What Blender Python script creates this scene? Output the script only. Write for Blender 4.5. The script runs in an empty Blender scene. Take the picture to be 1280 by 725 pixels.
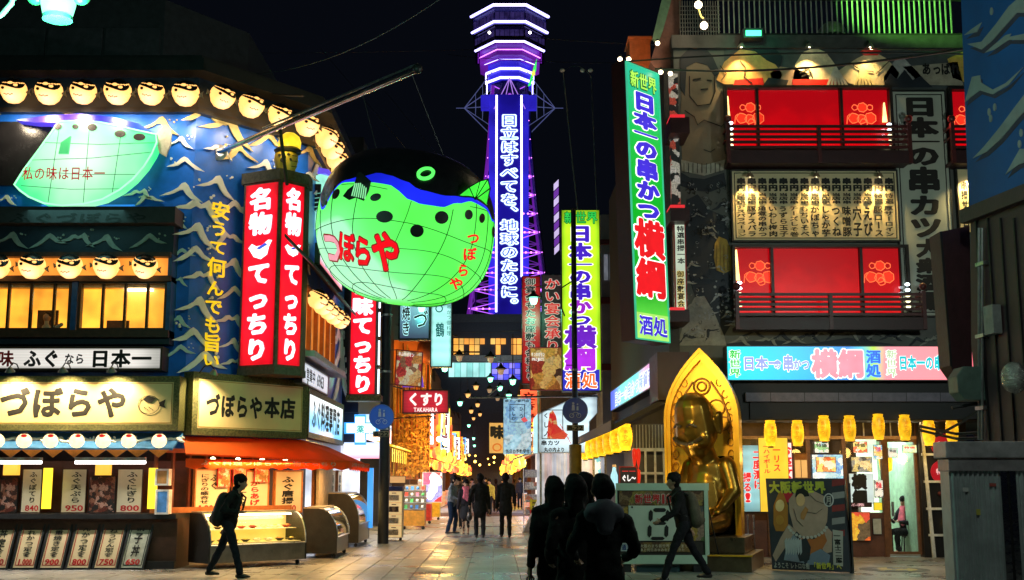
import bpy,math,random
from mathutils import Vector,Matrix
random.seed(11)
SC=bpy.context.scene
COL=SC.collection
R=math.radians
# camera, world, exposure
FPX,TH,EYE=1500.0,R(9.02),1.6
cam_d=bpy.data.cameras.new('camera');cam=bpy.data.objects.new('camera',cam_d);COL.objects.link(cam)
cam.location=(0,0,EYE);cam.rotation_euler=(math.pi/2+TH,0,0)
cam_d.sensor_width=36;cam_d.lens=36*FPX/1280;cam_d.clip_start=.1;cam_d.clip_end=3000
SC.camera=cam
world=bpy.data.worlds.new('World');SC.world=world;world.use_nodes=True
bg=world.node_tree.nodes['Background'];bg.inputs[0].default_value=(.22,.30,.55,1);bg.inputs[1].default_value=.0065
SC.view_settings.view_transform='Standard';SC.view_settings.look='None'
SC.view_settings.exposure=.35;SC.view_settings.gamma=1
SC.cycles.use_denoising=True
SC.cycles.max_bounces=6;SC.cycles.transparent_max_bounces=12
SC.cycles.sample_clamp_indirect=4
SC.cycles.use_light_tree=True
# pixel <-> place helpers (used once, at build time, to survey the photograph)
def ray(px,py):
 u=(362.5-py)/FPX
 return Vector(((px-640)/FPX,math.cos(TH)-u*math.sin(TH),math.sin(TH)+u*math.cos(TH)))
EYEV=Vector((0,0,EYE))
def at(px,py,Y):
 d=ray(px,py);return EYEV+d*(Y/d.y)
def gnd(px,py,z=0):
 d=ray(px,py);return EYEV+d*((z-EYE)/d.z)
ZV=Vector((0,0,1))
class Fr:
 """a facade frame: origin, u to the viewer's right, v up, n outward"""
 def __init__(s,o,u,v=ZV):
  s.o=Vector(o);s.u=Vector(u).normalized();s.v=Vector(v);s.n=s.u.cross(s.v).normalized()
 def p(s,u,v,w=0):return s.o+s.u*u+s.v*v+s.n*w
 def on(s,px,py,w=0):
  d=ray(px,py);o=s.o+s.n*w
  t=(o-EYEV).dot(s.n)/d.dot(s.n);q=EYEV+d*t-o
  uu,vv,uv=s.u.dot(s.u),s.v.dot(s.v),s.u.dot(s.v)
  a,b=q.dot(s.u),q.dot(s.v);D=uu*vv-uv*uv
  return(a*vv-b*uv)/D,(b*uu-a*uv)/D
 def rect(s,r,w=0):
  x0,y0,x1,y1=r;my,mx=(y0+y1)/2,(x0+x1)/2
  return s.on(x0,my,w)[0],s.on(x1,my,w)[0],s.on(mx,y1,w)[1],s.on(mx,y0,w)[1]
 def shift(s,w):return Fr(s.o+s.n*w,s.u,s.v)
def flat(Y):return Fr((0,Y,0),(1,0,0))
# glyphs
_fc=bpy.data.curves.new('glyph','FONT');_fc.resolution_u=2
_fo=bpy.data.objects.new('glyph',_fc);_GL={}
def glyph(ch,off):
 k=(ch,off)
 if k not in _GL:
  _fc.body=ch;_fc.offset=off
  m=bpy.data.meshes.new_from_object(_fo)
  P=[(v.co.x,v.co.y)for v in m.vertices]
  if off and any(abs(a-.5)>.75 or abs(b-.4)>.75 for a,b in P):_GL[k]=glyph(ch,0)
  else:_GL[k]=(P,[tuple(p.vertices)for p in m.polygons])
  bpy.data.meshes.remove(m)
 return _GL[k]
class MB:
 def __init__(s):s.v=[];s.f=[];s.mi=[];s.cur=0
 def add(s,vs,fs):
  b=len(s.v);s.v.extend(tuple(x)for x in vs)
  for f in fs:s.f.append(tuple(b+i for i in f));s.mi.append(s.cur)
  return s
 def box(s,F,u0,u1,v0,v1,w0,w1):
  P=[F.p(u,v,w)for w in(w0,w1)for v in(v0,v1)for u in(u0,u1)]
  return s.add(P,[(0,2,3,1),(4,5,7,6),(0,1,5,4),(2,6,7,3),(0,4,6,2),(1,3,7,5)])
 def pbox(s,F,r,w0,w1):
  """box whose face covers pixel rectangle r, surveyed at depth w1"""
  u0,u1,v0,v1=F.rect(r,w1);return s.box(F,u0,u1,v0,v1,w0,w1)
 def frame(s,F,u0,u1,v0,v1,t,w0,w1):
  s.box(F,u0,u1,v1-t,v1,w0,w1);s.box(F,u0,u1,v0,v0+t,w0,w1)
  s.box(F,u0,u0+t,v0+t,v1-t,w0,w1);s.box(F,u1-t,u1,v0+t,v1-t,w0,w1);return s
 def wbox(s,x0,x1,y0,y1,z0,z1):return s.box(W0,x0,x1,z0,z1,-y1,-y0)
 def prism(s,F,pts,w0,w1):
  n=len(pts)
  P=[F.p(a,b,w0)for a,b in pts]+[F.p(a,b,w1)for a,b in pts]
  fs=[tuple(range(n-1,-1,-1)),tuple(range(n,2*n))]
  for i in range(n):j=(i+1)%n;fs.append((i,j,n+j,n+i))
  return s.add(P,fs)
 def poly(s,F,pts,w):
  return s.add([F.p(a,b,w)for a,b in pts],[tuple(range(len(pts)))])
 def ring(s,c,a,b,n):
  return[c+a*math.cos(2*math.pi*i/n)+b*math.sin(2*math.pi*i/n)for i in range(n)]
 def path(s,pts,r,n=6,closed=False):
  pts=[Vector(p)for p in pts];k=len(pts);b0=len(s.v);rr=r if isinstance(r,(list,tuple))else[r]*k
  for i,p in enumerate(pts):
   t=(pts[(i+1)%k]-pts[i-1])if closed else(pts[min(i+1,k-1)]-pts[max(i-1,0)])
   t=t.normalized()if t.length>1e-9 else ZV
   a=t.orthogonal().normalized()if i==0 else(pa-t*pa.dot(t)).normalized()
   pa=a;s.v.extend(tuple(x)for x in s.ring(p,a*rr[i],t.cross(a)*rr[i],n))
  for i in range(k if closed else k-1):
   for j in range(n):
    A,B=b0+i*n,b0+((i+1)%k)*n;q=(j+1)%n
    s.f.append((A+j,A+q,B+q,B+j));s.mi.append(s.cur)
  if not closed:
   s.f.append(tuple(b0+j for j in range(n-1,-1,-1)));s.f.append(tuple(b0+(k-1)*n+j for j in range(n)));s.mi+=[s.cur]*2
  return s
 def tube(s,p,q,r,n=8):return s.path([p,q],r,n)
 def lathe(s,c,prof,n=16,ax=(1,0,0),ay=(0,1,0),az=(0,0,1),sx=1,sy=1):
  c,ax,ay,az=Vector(c),Vector(ax),Vector(ay),Vector(az);b0=len(s.v)
  for r,z in prof:s.v.extend(tuple(x)for x in s.ring(c+az*z,ax*r*sx,ay*r*sy,n))
  for i in range(len(prof)-1):
   for j in range(n):
    q=(j+1)%n;A,B=b0+i*n,b0+(i+1)*n
    s.f.append((A+j,A+q,B+q,B+j));s.mi.append(s.cur)
  s.f.append(tuple(b0+j for j in range(n-1,-1,-1)));s.f.append(tuple(b0+(len(prof)-1)*n+j for j in range(n)));s.mi+=[s.cur]*2
  return s
 def ball(s,c,rx,ry=None,rz=None,n=16,m=8,lo=-1.,hi=1.):
  ry=ry or rx;rz=rz or rx;a0,a1=math.asin(lo),math.asin(hi)
  pr=[(max(.001,math.cos(a0+(a1-a0)*i/m)),rz*math.sin(a0+(a1-a0)*i/m))for i in range(m+1)]
  return s.lathe(c,pr,n,sx=rx,sy=ry)
 def disc(s,F,u,v,r,w0,w1,n=20,ry=None):
  return s.prism(F,[(u+r*math.cos(2*math.pi*i/n),v+(ry or r)*math.sin(2*math.pi*i/n))for i in range(n)],w0,w1)
 def cap(s,p,q,r1,r2,side=None,fl=1.,fl2=None,n=12,m=4):
  """tapered capsule from p to q; fl squashes the section across «side»"""
  p,q=Vector(p),Vector(q);z=q-p;L=z.length;z.normalize()
  a=Vector(side)if side is not None else z.orthogonal()
  a=(a-z*a.dot(z)).normalized();b=z.cross(a);fl2=fl2 or fl;b0=len(s.v);rows=[]
  for i in range(m+1):
   t=-math.pi/2+math.pi/2*i/m;rows.append((p+z*(r1*math.sin(t)),r1*math.cos(t),fl))
  for i in range(m+1):
   t=math.pi/2*i/m;rows.append((p+z*(L+r2*math.sin(t)),r2*math.cos(t),fl2))
  for c,r,f in rows:s.v.extend(tuple(x)for x in s.ring(c,a*max(r,1e-4),b*max(r,1e-4)*f,n))
  for i in range(len(rows)-1):
   for j in range(n):
    k=(j+1)%n;A,B=b0+i*n,b0+(i+1)*n
    s.f.append((A+j,A+k,B+k,B+j));s.mi.append(s.cur)
  s.f.append(tuple(b0+j for j in range(n-1,-1,-1)));s.f.append(tuple(b0+(len(rows)-1)*n+j for j in range(n)));s.mi+=[s.cur]*2
  return s
 def text(s,F,st,u0,u1,v0,v1,w,vert=False,off=.03,fn=None,fit=.96):
  """every character stretched into its own cell of the rectangle"""
  n=len(st);wd=[(.32 if c in '.,-|!、。' and not vert else(.62 if ord(c)<256 and not vert else 1))for c in st];tot=sum(wd);acc=0
  for i,ch in enumerate(st):
   if vert:c0,c1,d0,d1=u0,u1,v1-(v1-v0)*(i+1)/n,v1-(v1-v0)*i/n
   else:
    c0=u0+(u1-u0)*acc/tot;acc+=wd[i];c1=u0+(u1-u0)*acc/tot;d0,d1=v0,v1
   if ch==' ' or ch=='\u3000':continue
   vs,fs=glyph(ch,min(off,.008));ex=max(0,off-.008)*.78 if off>.018 else 0
   if not vs:continue
   if ord(ch)<256:
    xs=[a for a,b in vs];x0,x1=min(xs),max(xs);gx,gy=(x0+x1)/2,.36;sw=max(x1-x0,.3)*1.08;sh=.78
   elif ch in '、。':gx,gy,sw,sh=-.1,-.2,1.,1.
   elif ch in '一ー':gx,gy,sw,sh=.5,.38,1.,1.
   else:gx,gy,sw,sh=.5,.385,1.02,1.02
   kx,ky=(c1-c0)/sw*fit,(d1-d0)/sh*fit;cx,cy=(c0+c1)/2,(d0+d1)/2
   rot=vert and ch in 'ー〜-～'
   nc=0 if ex<.006 else(6 if ex<.03 else 10)
   for q in range(-1,nc):
    ox,oy=(0,0)if q<0 else(ex*math.cos(q*6.2832/nc),ex*math.sin(q*6.2832/nc));P=[]
    for a,b in vs:
     a,b=a-gx+ox,b-gy+oy
     if rot:a,b=b,-a
     x,y=cx+a*kx,cy+b*ky
     P.append(fn(x,y)if fn else F.p(x,y,w-.0003*(q+1)))
    s.add(P,fs)
  return s
 def ptext(s,F,st,r,w,vert=False,off=.03,fit=.96):
  u0,u1,v0,v1=F.rect(r,w);return s.text(F,st,u0,u1,v0,v1,w,vert,off,fit=fit)
W0=Fr((0,0,0),(1,0,0))
def build(name,mb,mat,parent=None,smooth=False,bevel=0,sub=None):
 o0=Vector((0,0,0));q=parent
 while q is not None:o0+=Vector(q.location);q=q.parent
 if parent is None:
  xs=[p[0]for p in mb.v];ys=[p[1]for p in mb.v];zs=[p[2]for p in mb.v]
  o0=Vector(((min(xs)+max(xs))/2,(min(ys)+max(ys))/2,min(zs)))
 me=bpy.data.meshes.new(name)
 me.from_pydata([(a-o0.x,b-o0.y,c-o0.z)for a,b,c in mb.v],[],mb.f)
 for m in(mat if isinstance(mat,(list,tuple))else[mat]):me.materials.append(m)
 if any(mb.mi):me.polygons.foreach_set('material_index',mb.mi)
 if smooth:
  me.polygons.foreach_set('use_smooth',[True]*len(me.polygons))
  me.set_sharp_from_angle(angle=R(50))
 me.update()
 o=bpy.data.objects.new(name,me);COL.objects.link(o)
 if parent is None:o.location=o0
 else:o.parent=parent
 if bevel:
  bv=o.modifiers.new('bevel','BEVEL');bv.width=bevel;bv.segments=2;bv.limit_method='ANGLE'
 return o
def thing(name,label,cat,loc=(0,0,0),group=None):
 o=bpy.data.objects.new(name,None);COL.objects.link(o);o.empty_display_size=.2
 o.location=loc;tag(o,label,cat,group);return o
def tag(o,label=None,cat=None,group=None,kind=None):
 for k,v in(('label',label),('category',cat),('group',group),('kind',kind)):
  if v:o[k]=v
 return o
def kids(o):return KID.get(o.name,[])
KID={}
def register(o):
 """remember a prototype's tree so that it can be copied"""
 for c in bpy.data.objects:
  if c.parent is o:
   KID.setdefault(o.name,[]).append(c);register(c)
def copy_tree(o,parent=None,loc=None,rz=None,label=None,scale=None):
 c=o.copy();COL.objects.link(c)
 if parent is not None:c.parent=parent
 if loc is not None:c.location=loc
 if rz is not None:c.rotation_euler=(0,0,rz)
 if scale is not None:c.scale=scale if isinstance(scale,(tuple,list))else(scale,)*3
 if label:c['label']=label
 for k in kids(o):copy_tree(k,c)
 return c
def place(proto,state,loc,rz=0,label=None,scale=None):
 """the first call moves the prototype itself, the others copy it"""
 if not state.get(proto.name):
  state[proto.name]=True;register(proto);o=proto
  o.location=loc;o.rotation_euler=(0,0,rz)
  if label:o['label']=label
  if scale:o.scale=scale if isinstance(scale,(tuple,list))else(scale,)*3
  return o
 return copy_tree(proto,None,loc,rz,label,scale)
USED={}
ORD='first second third fourth fifth sixth seventh eighth ninth tenth eleventh twelfth thirteenth fourteenth fifteenth sixteenth seventeenth eighteenth nineteenth twentieth'.split()
# materials
_M={}
def nt(name):
 m=bpy.data.materials.new(name);m.use_nodes=True;t=m.node_tree
 return m,t,t.nodes['Principled BSDF']
def N(t,ty,**kw):
 n=t.nodes.new(ty)
 for k,v in kw.items():setattr(n,k,v)
 return n
def rgb(c):return(c[0],c[1],c[2],1)
def pm(name,c,rough=.6,metal=0,var=.3,scale=6,bump=.15,rnd=0,spec=.5):
 k=('p',name)
 if k in _M:return _M[k]
 m,t,b=nt(name)
 tc=N(t,'ShaderNodeTexCoord');n=N(t,'ShaderNodeTexNoise');n.inputs['Scale'].default_value=scale;n.inputs['Detail'].default_value=7
 n.inputs['Roughness'].default_value=.65
 t.links.new(tc.outputs['Object'],n.inputs['Vector'])
 mr=N(t,'ShaderNodeMapRange');mr.inputs['From Min'].default_value=.3;mr.inputs['From Max'].default_value=.7
 mr.inputs['To Min'].default_value=1-var;mr.inputs['To Max'].default_value=1+var
 t.links.new(n.outputs['Fac'],mr.inputs['Value'])
 mx=N(t,'ShaderNodeVectorMath',operation='SCALE');mx.inputs[0].default_value=c[:3]
 src=mr.outputs['Result']
 if rnd:
  oi=N(t,'ShaderNodeObjectInfo');m2=N(t,'ShaderNodeMapRange');m2.inputs['To Min'].default_value=1-rnd;m2.inputs['To Max'].default_value=1+rnd
  t.links.new(oi.outputs['Random'],m2.inputs['Value']);mm=N(t,'ShaderNodeMath',operation='MULTIPLY')
  t.links.new(src,mm.inputs[0]);t.links.new(m2.outputs['Result'],mm.inputs[1]);src=mm.outputs[0]
 t.links.new(src,mx.inputs['Scale']);t.links.new(mx.outputs['Vector'],b.inputs['Base Color'])
 r2=N(t,'ShaderNodeMapRange');r2.inputs['To Min'].default_value=max(0.02,rough-.12);r2.inputs['To Max'].default_value=min(1,rough+.12)
 t.links.new(n.outputs['Fac'],r2.inputs['Value']);t.links.new(r2.outputs['Result'],b.inputs['Roughness'])
 b.inputs['Metallic'].default_value=metal;b.inputs['Specular IOR Level'].default_value=spec
 if bump:
  bp=N(t,'ShaderNodeBump');bp.inputs['Strength'].default_value=bump;bp.inputs['Distance'].default_value=.02
  n2=N(t,'ShaderNodeTexNoise');n2.inputs['Scale'].default_value=scale*5;n2.inputs['Detail'].default_value=4
  t.links.new(tc.outputs['Object'],n2.inputs['Vector']);t.links.new(n2.outputs['Fac'],bp.inputs['Height']);t.links.new(bp.outputs['Normal'],b.inputs['Normal'])
 _M[k]=m;return m
LIGHTBOX={'sign_white','lit_red','lime_face','kusuri_red','banner_red','cyan_white','pale_cyan_white','grey_white','poster_cyan'}
def em(name,c,st=1.,var=.12,scale=2.5,base=None,rough=.35,rnd=0):
 """uneven glow of sign faces, lamps and lanterns, also given to lit walls and goods"""
 k=('e',name)
 if k in _M:return _M[k]
 m,t,b=nt(name);b.inputs['Base Color'].default_value=rgb(base or[x*.35 for x in c]);b.inputs['Roughness'].default_value=rough
 tc=N(t,'ShaderNodeTexCoord');n=N(t,'ShaderNodeTexNoise');n.inputs['Scale'].default_value=scale;n.inputs['Detail'].default_value=2
 t.links.new(tc.outputs['Object'],n.inputs['Vector'])
 mr=N(t,'ShaderNodeMapRange');mr.inputs['From Min'].default_value=.3;mr.inputs['From Max'].default_value=.7
 mr.inputs['To Min'].default_value=st*(1-var);mr.inputs['To Max'].default_value=st*(1+var)
 t.links.new(n.outputs['Fac'],mr.inputs['Value']);src=mr.outputs['Result']
 if rnd:
  oi=N(t,'ShaderNodeObjectInfo');m2=N(t,'ShaderNodeMapRange');m2.inputs['To Min'].default_value=1-rnd;m2.inputs['To Max'].default_value=1+rnd*.6
  t.links.new(oi.outputs['Random'],m2.inputs['Value']);mm=N(t,'ShaderNodeMath',operation='MULTIPLY');t.links.new(src,mm.inputs[0]);t.links.new(m2.outputs[0],mm.inputs[1]);src=mm.outputs[0]
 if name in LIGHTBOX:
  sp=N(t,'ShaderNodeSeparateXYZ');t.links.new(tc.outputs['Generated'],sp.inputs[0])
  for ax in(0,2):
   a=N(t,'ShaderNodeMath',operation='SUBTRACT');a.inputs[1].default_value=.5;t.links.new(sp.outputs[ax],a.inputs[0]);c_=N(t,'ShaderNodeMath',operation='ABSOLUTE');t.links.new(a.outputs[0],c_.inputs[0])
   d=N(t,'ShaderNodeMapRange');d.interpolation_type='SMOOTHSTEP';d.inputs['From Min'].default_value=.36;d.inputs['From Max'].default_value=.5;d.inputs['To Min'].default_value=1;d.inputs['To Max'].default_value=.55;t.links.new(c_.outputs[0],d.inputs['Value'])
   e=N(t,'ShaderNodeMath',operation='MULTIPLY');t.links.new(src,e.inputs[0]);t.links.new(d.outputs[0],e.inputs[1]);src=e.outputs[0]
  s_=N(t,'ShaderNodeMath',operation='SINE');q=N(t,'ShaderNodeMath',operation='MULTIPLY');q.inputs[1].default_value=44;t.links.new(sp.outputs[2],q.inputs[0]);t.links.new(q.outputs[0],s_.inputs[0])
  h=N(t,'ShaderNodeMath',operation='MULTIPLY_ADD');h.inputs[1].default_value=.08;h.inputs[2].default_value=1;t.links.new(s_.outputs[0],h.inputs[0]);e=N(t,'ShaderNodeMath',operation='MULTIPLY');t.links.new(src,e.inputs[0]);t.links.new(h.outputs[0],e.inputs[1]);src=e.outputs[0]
 t.links.new(src,b.inputs['Emission Strength'])
 b.inputs['Emission Color'].default_value=rgb(c);_M[k]=m;return m
def ramp(t,stops,inter='LINEAR'):
 r=N(t,'ShaderNodeValToRGB');cr=r.color_ramp;cr.interpolation=inter
 while len(cr.elements)<len(stops):cr.elements.new(.5)
 for e,(p,c)in zip(cr.elements,stops):e.position=p;e.color=rgb(c)
 return r
def grad(name,stops,axis=0,lo=0.,hi=1.,st=1.,inter='LINEAR',warp=.05,coord='Generated'):
 """printed or backlit panel whose own colours run along one axis of the panel"""
 m,t,b=nt(name);tc=N(t,'ShaderNodeTexCoord');sp=N(t,'ShaderNodeSeparateXYZ')
 n=N(t,'ShaderNodeTexNoise');n.inputs['Scale'].default_value=3;t.links.new(tc.outputs['Object'],n.inputs['Vector'])
 t.links.new(tc.outputs[coord],sp.inputs[0])
 ad=N(t,'ShaderNodeMath',operation='MULTIPLY_ADD');ad.inputs[1].default_value=warp
 t.links.new(n.outputs['Fac'],ad.inputs[0]);t.links.new(sp.outputs[axis],ad.inputs[2])
 r=ramp(t,stops,inter);t.links.new(ad.outputs[0],r.inputs[0])
 vm=N(t,'ShaderNodeVectorMath',operation='SCALE');vm.inputs['Scale'].default_value=.3;t.links.new(r.outputs[0],vm.inputs[0]);t.links.new(vm.outputs[0],b.inputs['Base Color']);t.links.new(r.outputs[0],b.inputs['Emission Color']);b.inputs['Emission Strength'].default_value=st
 b.inputs['Roughness'].default_value=.35;return m
def cloth(name,c,k=.5):
 """thin woven cloth that lets lamp light through from behind"""
 m,t,b=nt(name);b.inputs['Base Color'].default_value=rgb(c);b.inputs['Roughness'].default_value=.8
 tr=N(t,'ShaderNodeBsdfTranslucent');tr.inputs[0].default_value=rgb(c);mi=N(t,'ShaderNodeMixShader');mi.inputs[0].default_value=k
 tc=N(t,'ShaderNodeTexCoord');n=N(t,'ShaderNodeTexNoise');n.inputs['Scale'].default_value=4;n.inputs['Detail'].default_value=5;t.links.new(tc.outputs['Object'],n.inputs['Vector'])
 bp=N(t,'ShaderNodeBump');bp.inputs['Strength'].default_value=.6;bp.inputs['Distance'].default_value=.05;t.links.new(n.outputs['Fac'],bp.inputs['Height']);t.links.new(bp.outputs[0],b.inputs['Normal']);t.links.new(bp.outputs[0],tr.inputs['Normal'])
 o=t.nodes['Material Output'];t.links.new(b.outputs[0],mi.inputs[1]);t.links.new(tr.outputs[0],mi.inputs[2]);t.links.new(mi.outputs[0],o.inputs[0]);return m
def cells(name,pal,scale=6,st=0.,rnd=1.,rough=.4,kind='F1',stretch=(1,1,1)):
 """picture-like print: coloured patches of voronoi cells, with noise inside them; st gives lit prints a glow of their own"""
 k=('c',name)
 if k in _M:return _M[k]
 m,t,b=nt(name);tc=N(t,'ShaderNodeTexCoord');mp=N(t,'ShaderNodeMapping');mp.inputs['Scale'].default_value=stretch
 t.links.new(tc.outputs['Object'],mp.inputs[0])
 n=N(t,'ShaderNodeTexNoise');n.inputs['Scale'].default_value=scale*1.3;n.inputs['Detail'].default_value=3;t.links.new(mp.outputs[0],n.inputs['Vector'])
 mx=N(t,'ShaderNodeMix',data_type='VECTOR');mx.inputs[0].default_value=.12
 t.links.new(mp.outputs[0],mx.inputs[4]);t.links.new(n.outputs['Color'],mx.inputs[5])
 vo=N(t,'ShaderNodeTexVoronoi');vo.inputs['Scale'].default_value=scale;vo.inputs['Randomness'].default_value=rnd
 t.links.new(mx.outputs[1],vo.inputs['Vector'])
 sp=N(t,'ShaderNodeSeparateColor');t.links.new(vo.outputs['Color'],sp.inputs[0])
 r=ramp(t,[(i/len(pal),c)for i,c in enumerate(pal)],'CONSTANT');t.links.new(sp.outputs[0],r.inputs[0])
 vm=N(t,'ShaderNodeVectorMath',operation='SCALE');t.links.new(r.outputs[0],vm.inputs[0])
 mr=N(t,'ShaderNodeMapRange');mr.inputs['From Min'].default_value=.3;mr.inputs['From Max'].default_value=.7;mr.inputs['To Min'].default_value=.55;mr.inputs['To Max'].default_value=1.3
 n3=N(t,'ShaderNodeTexNoise');n3.inputs['Scale'].default_value=scale*4;t.links.new(mp.outputs[0],n3.inputs['Vector'])
 t.links.new(n3.outputs['Fac'],mr.inputs['Value']);t.links.new(mr.outputs[0],vm.inputs['Scale'])
 t.links.new(vm.outputs[0],b.inputs['Base Color']);t.links.new(vm.outputs[0],b.inputs['Emission Color']);b.inputs['Emission Strength'].default_value=st
 b.inputs['Roughness'].default_value=rough;_M[k]=m;return m
def glass(name,tint=(1,1,1),mixf=.12):
 m=bpy.data.materials.new(name);m.use_nodes=True;t=m.node_tree;t.nodes.clear()
 o=N(t,'ShaderNodeOutputMaterial');mi=N(t,'ShaderNodeMixShader');tr=N(t,'ShaderNodeBsdfTransparent');gl=N(t,'ShaderNodeBsdfGlossy')
 tr.inputs[0].default_value=rgb(tint);gl.inputs['Roughness'].default_value=.04
 fr=N(t,'ShaderNodeFresnel');fr.inputs[0].default_value=1.5
 ad=N(t,'ShaderNodeMath',operation='MULTIPLY');ad.inputs[1].default_value=mixf*10;t.links.new(fr.outputs[0],ad.inputs[0])
 t.links.new(ad.outputs[0],mi.inputs[0]);t.links.new(tr.outputs[0],mi.inputs[1]);t.links.new(gl.outputs[0],mi.inputs[2]);t.links.new(mi.outputs[0],o.inputs[0]);return m
black=pm('black_paint',(.012,.012,.013),.5)
dark=pm('dark_metal',(.03,.03,.033),.45,.3)
ink=pm('black_ink',(.01,.009,.009),.7,bump=0)
redink=pm('red_ink',(.55,.02,.02),.6,bump=0)
steel=pm('brushed_steel',(.45,.45,.46),.3,.9,.2,20)
wood=pm('brown_wood',(.16,.065,.025),.5,0,.4,9)
woodd=pm('dark_wood',(.05,.022,.012),.5,0,.4,9)
maroon=pm('maroon_paint',(.11,.014,.016),.45)
white=pm('white_paint',(.72,.72,.7),.5)
cream=pm('cream_board',(.75,.66,.46),.6,0,.08,2)
goldfr=pm('gilt_dark_green_frame',(.12,.12,.04),.45,.3,.8,25,.6)
eink=em('lit_dark_print',(.015,.012,.01),.2)
Ewhite=em('lit_white',(1,.97,1),1.5,.1)
Ered=em('lit_red',(1,.004,.02),1.15,.15)
GLS=glass('window_glass')
def glow(name,c_in,c_out,ctr,r0,r1,st=1.,base=None):
 """lit skin whose lamps stand near ctr (object space): paler and stronger there"""
 m,t,b=nt(name);tc=N(t,'ShaderNodeTexCoord');n=N(t,'ShaderNodeTexNoise');n.inputs['Scale'].default_value=1.3;t.links.new(tc.outputs['Object'],n.inputs['Vector'])
 d=N(t,'ShaderNodeVectorMath',operation='DISTANCE');d.inputs[1].default_value=ctr;t.links.new(tc.outputs['Object'],d.inputs[0])
 a=N(t,'ShaderNodeMath',operation='MULTIPLY_ADD');a.inputs[1].default_value=(r1-r0)*.5;t.links.new(n.outputs['Fac'],a.inputs[0]);t.links.new(d.outputs['Value'],a.inputs[2])
 mr=N(t,'ShaderNodeMapRange');mr.inputs['From Min'].default_value=r0;mr.inputs['From Max'].default_value=r1;t.links.new(a.outputs[0],mr.inputs['Value'])
 r=ramp(t,[(0,c_in),(1,c_out)]);t.links.new(mr.outputs[0],r.inputs[0]);t.links.new(r.outputs[0],b.inputs['Emission Color'])
 b.inputs['Emission Strength'].default_value=st;b.inputs['Base Color'].default_value=rgb(base or[x*.5 for x in c_out]);b.inputs['Roughness'].default_value=.35
 return m
def lamp(ty,name,loc,en,col,size=.1,rot=None,parent=None,spot=90,blend=.6,sy=None):
 d=bpy.data.lights.new(name,ty);d.energy=en;d.color=col
 if ty=='AREA':
  d.size=size
  if sy:d.shape='RECTANGLE';d.size_y=sy
 else:d.shadow_soft_size=size
 if ty=='SPOT':d.spot_size=R(spot);d.spot_blend=blend
 o=bpy.data.objects.new(name,d);COL.objects.link(o);o.location=loc
 if rot is not None:o.rotation_euler=Vector(rot).to_track_quat('-Z','Y').to_euler()
 if parent is not None:
  q=parent;off=Vector((0,0,0))
  while q is not None:off+=Vector(q.location);q=q.parent
  o.location=Vector(loc)-off;o.parent=parent
 return o
def sign(name,label,F,r,w0,w1,face,casing,texts=(),cat='sign',rim=.04,group=None,lip=.02,parent=None,cut=None):
 """a sign box: casing, face panel inside a rim, lettering. r and the text rectangles are surveyed on the front plane"""
 u0,u1,v0,v1=F.rect(r,w1)
 root=parent or thing(name,label,cat,F.p((u0+u1)/2,v0,w0),group)
 mb=MB();mb.box(F,u0,u1,v0,v1,w0,w1-lip)
 if rim:mb.frame(F,u0,u1,v0,v1,rim,w1-lip,w1+.012)
 build('casing',mb,casing,root)
 e=rim+.001
 build('face_panel',MB().box(F,u0+e,u1-e,v0+e,v1-e,w1-lip-.004,w1),face,root)
 for i,T in enumerate(texts):
  st,tr,vert,mats,offs=T
  for j,(m,of)in enumerate(zip(mats,offs)):
   b=MB();b.ptext(F,st,tr,w1+.008+.012*j,vert,of)
   build('lettering' if j==len(mats)-1 else 'letter_outline',b,m,root)
 return root
# street frame and ground
SD=Vector((-23/FPX,1,0)).normalized()
FC_N=None
def sx(x,y):return x-23/FPX*(y-25)
M_pave=pm('granite_slab',(.30,.295,.29),.36,0,.22,5,.25,rnd=.2)
def stains(m):
 """wear over the whole street: dark gum spots and damp patches placed by position, not by slab"""
 t=m.node_tree;b=t.nodes['Principled BSDF'];old=b.inputs['Base Color'].links[0].from_socket;ro=b.inputs['Roughness'].links[0].from_socket
 g_=N(t,'ShaderNodeNewGeometry');n=N(t,'ShaderNodeTexNoise');n.inputs['Scale'].default_value=.55;n.inputs['Detail'].default_value=8;n.inputs['Roughness'].default_value=.7;t.links.new(g_.outputs['Position'],n.inputs['Vector'])
 r=ramp(t,[(.30,(.38,.38,.40)),(.46,(.85,.85,.85)),(.62,(1.1,1.08,1.04))]);t.links.new(n.outputs['Fac'],r.inputs[0])
 v=N(t,'ShaderNodeTexVoronoi');v.inputs['Scale'].default_value=1.7;t.links.new(g_.outputs['Position'],v.inputs['Vector'])
 r2=ramp(t,[(.0,(.3,.3,.3)),(.055,(.45,.45,.45)),(.075,(1,1,1))]);t.links.new(v.outputs['Distance'],r2.inputs[0])
 a=N(t,'ShaderNodeVectorMath',operation='MULTIPLY');c=N(t,'ShaderNodeVectorMath',operation='MULTIPLY');t.links.new(old,a.inputs[0]);t.links.new(r.outputs[0],a.inputs[1]);t.links.new(a.outputs[0],c.inputs[0]);t.links.new(r2.outputs[0],c.inputs[1]);t.links.new(c.outputs[0],b.inputs['Base Color'])
 mr=N(t,'ShaderNodeMapRange');mr.inputs['From Min'].default_value=.35;mr.inputs['From Max'].default_value=.6;mr.inputs['To Min'].default_value=.16;mr.inputs['To Max'].default_value=.5;t.links.new(n.outputs['Fac'],mr.inputs['Value']);t.links.new(mr.outputs[0],b.inputs['Roughness'])
stains(M_pave)
M_bed=pm('dark_grout',(.035,.033,.03),.6,0,.3,3)
M_asph=pm('street_paving',(.16,.15,.145),.45,0,.3,1.5,.3)
g=MB();g.wbox(-400,400,-60,900,-.3,-.03);ground=tag(build('ground',g,M_asph),kind='structure')
pave=MB();pave.wbox(-16,16,15,62,-.028,-.022);pavement=tag(build('pavement',pave,M_bed),kind='structure')
SW,SL=.46,.92
slab_me=None;rows=[]
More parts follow.
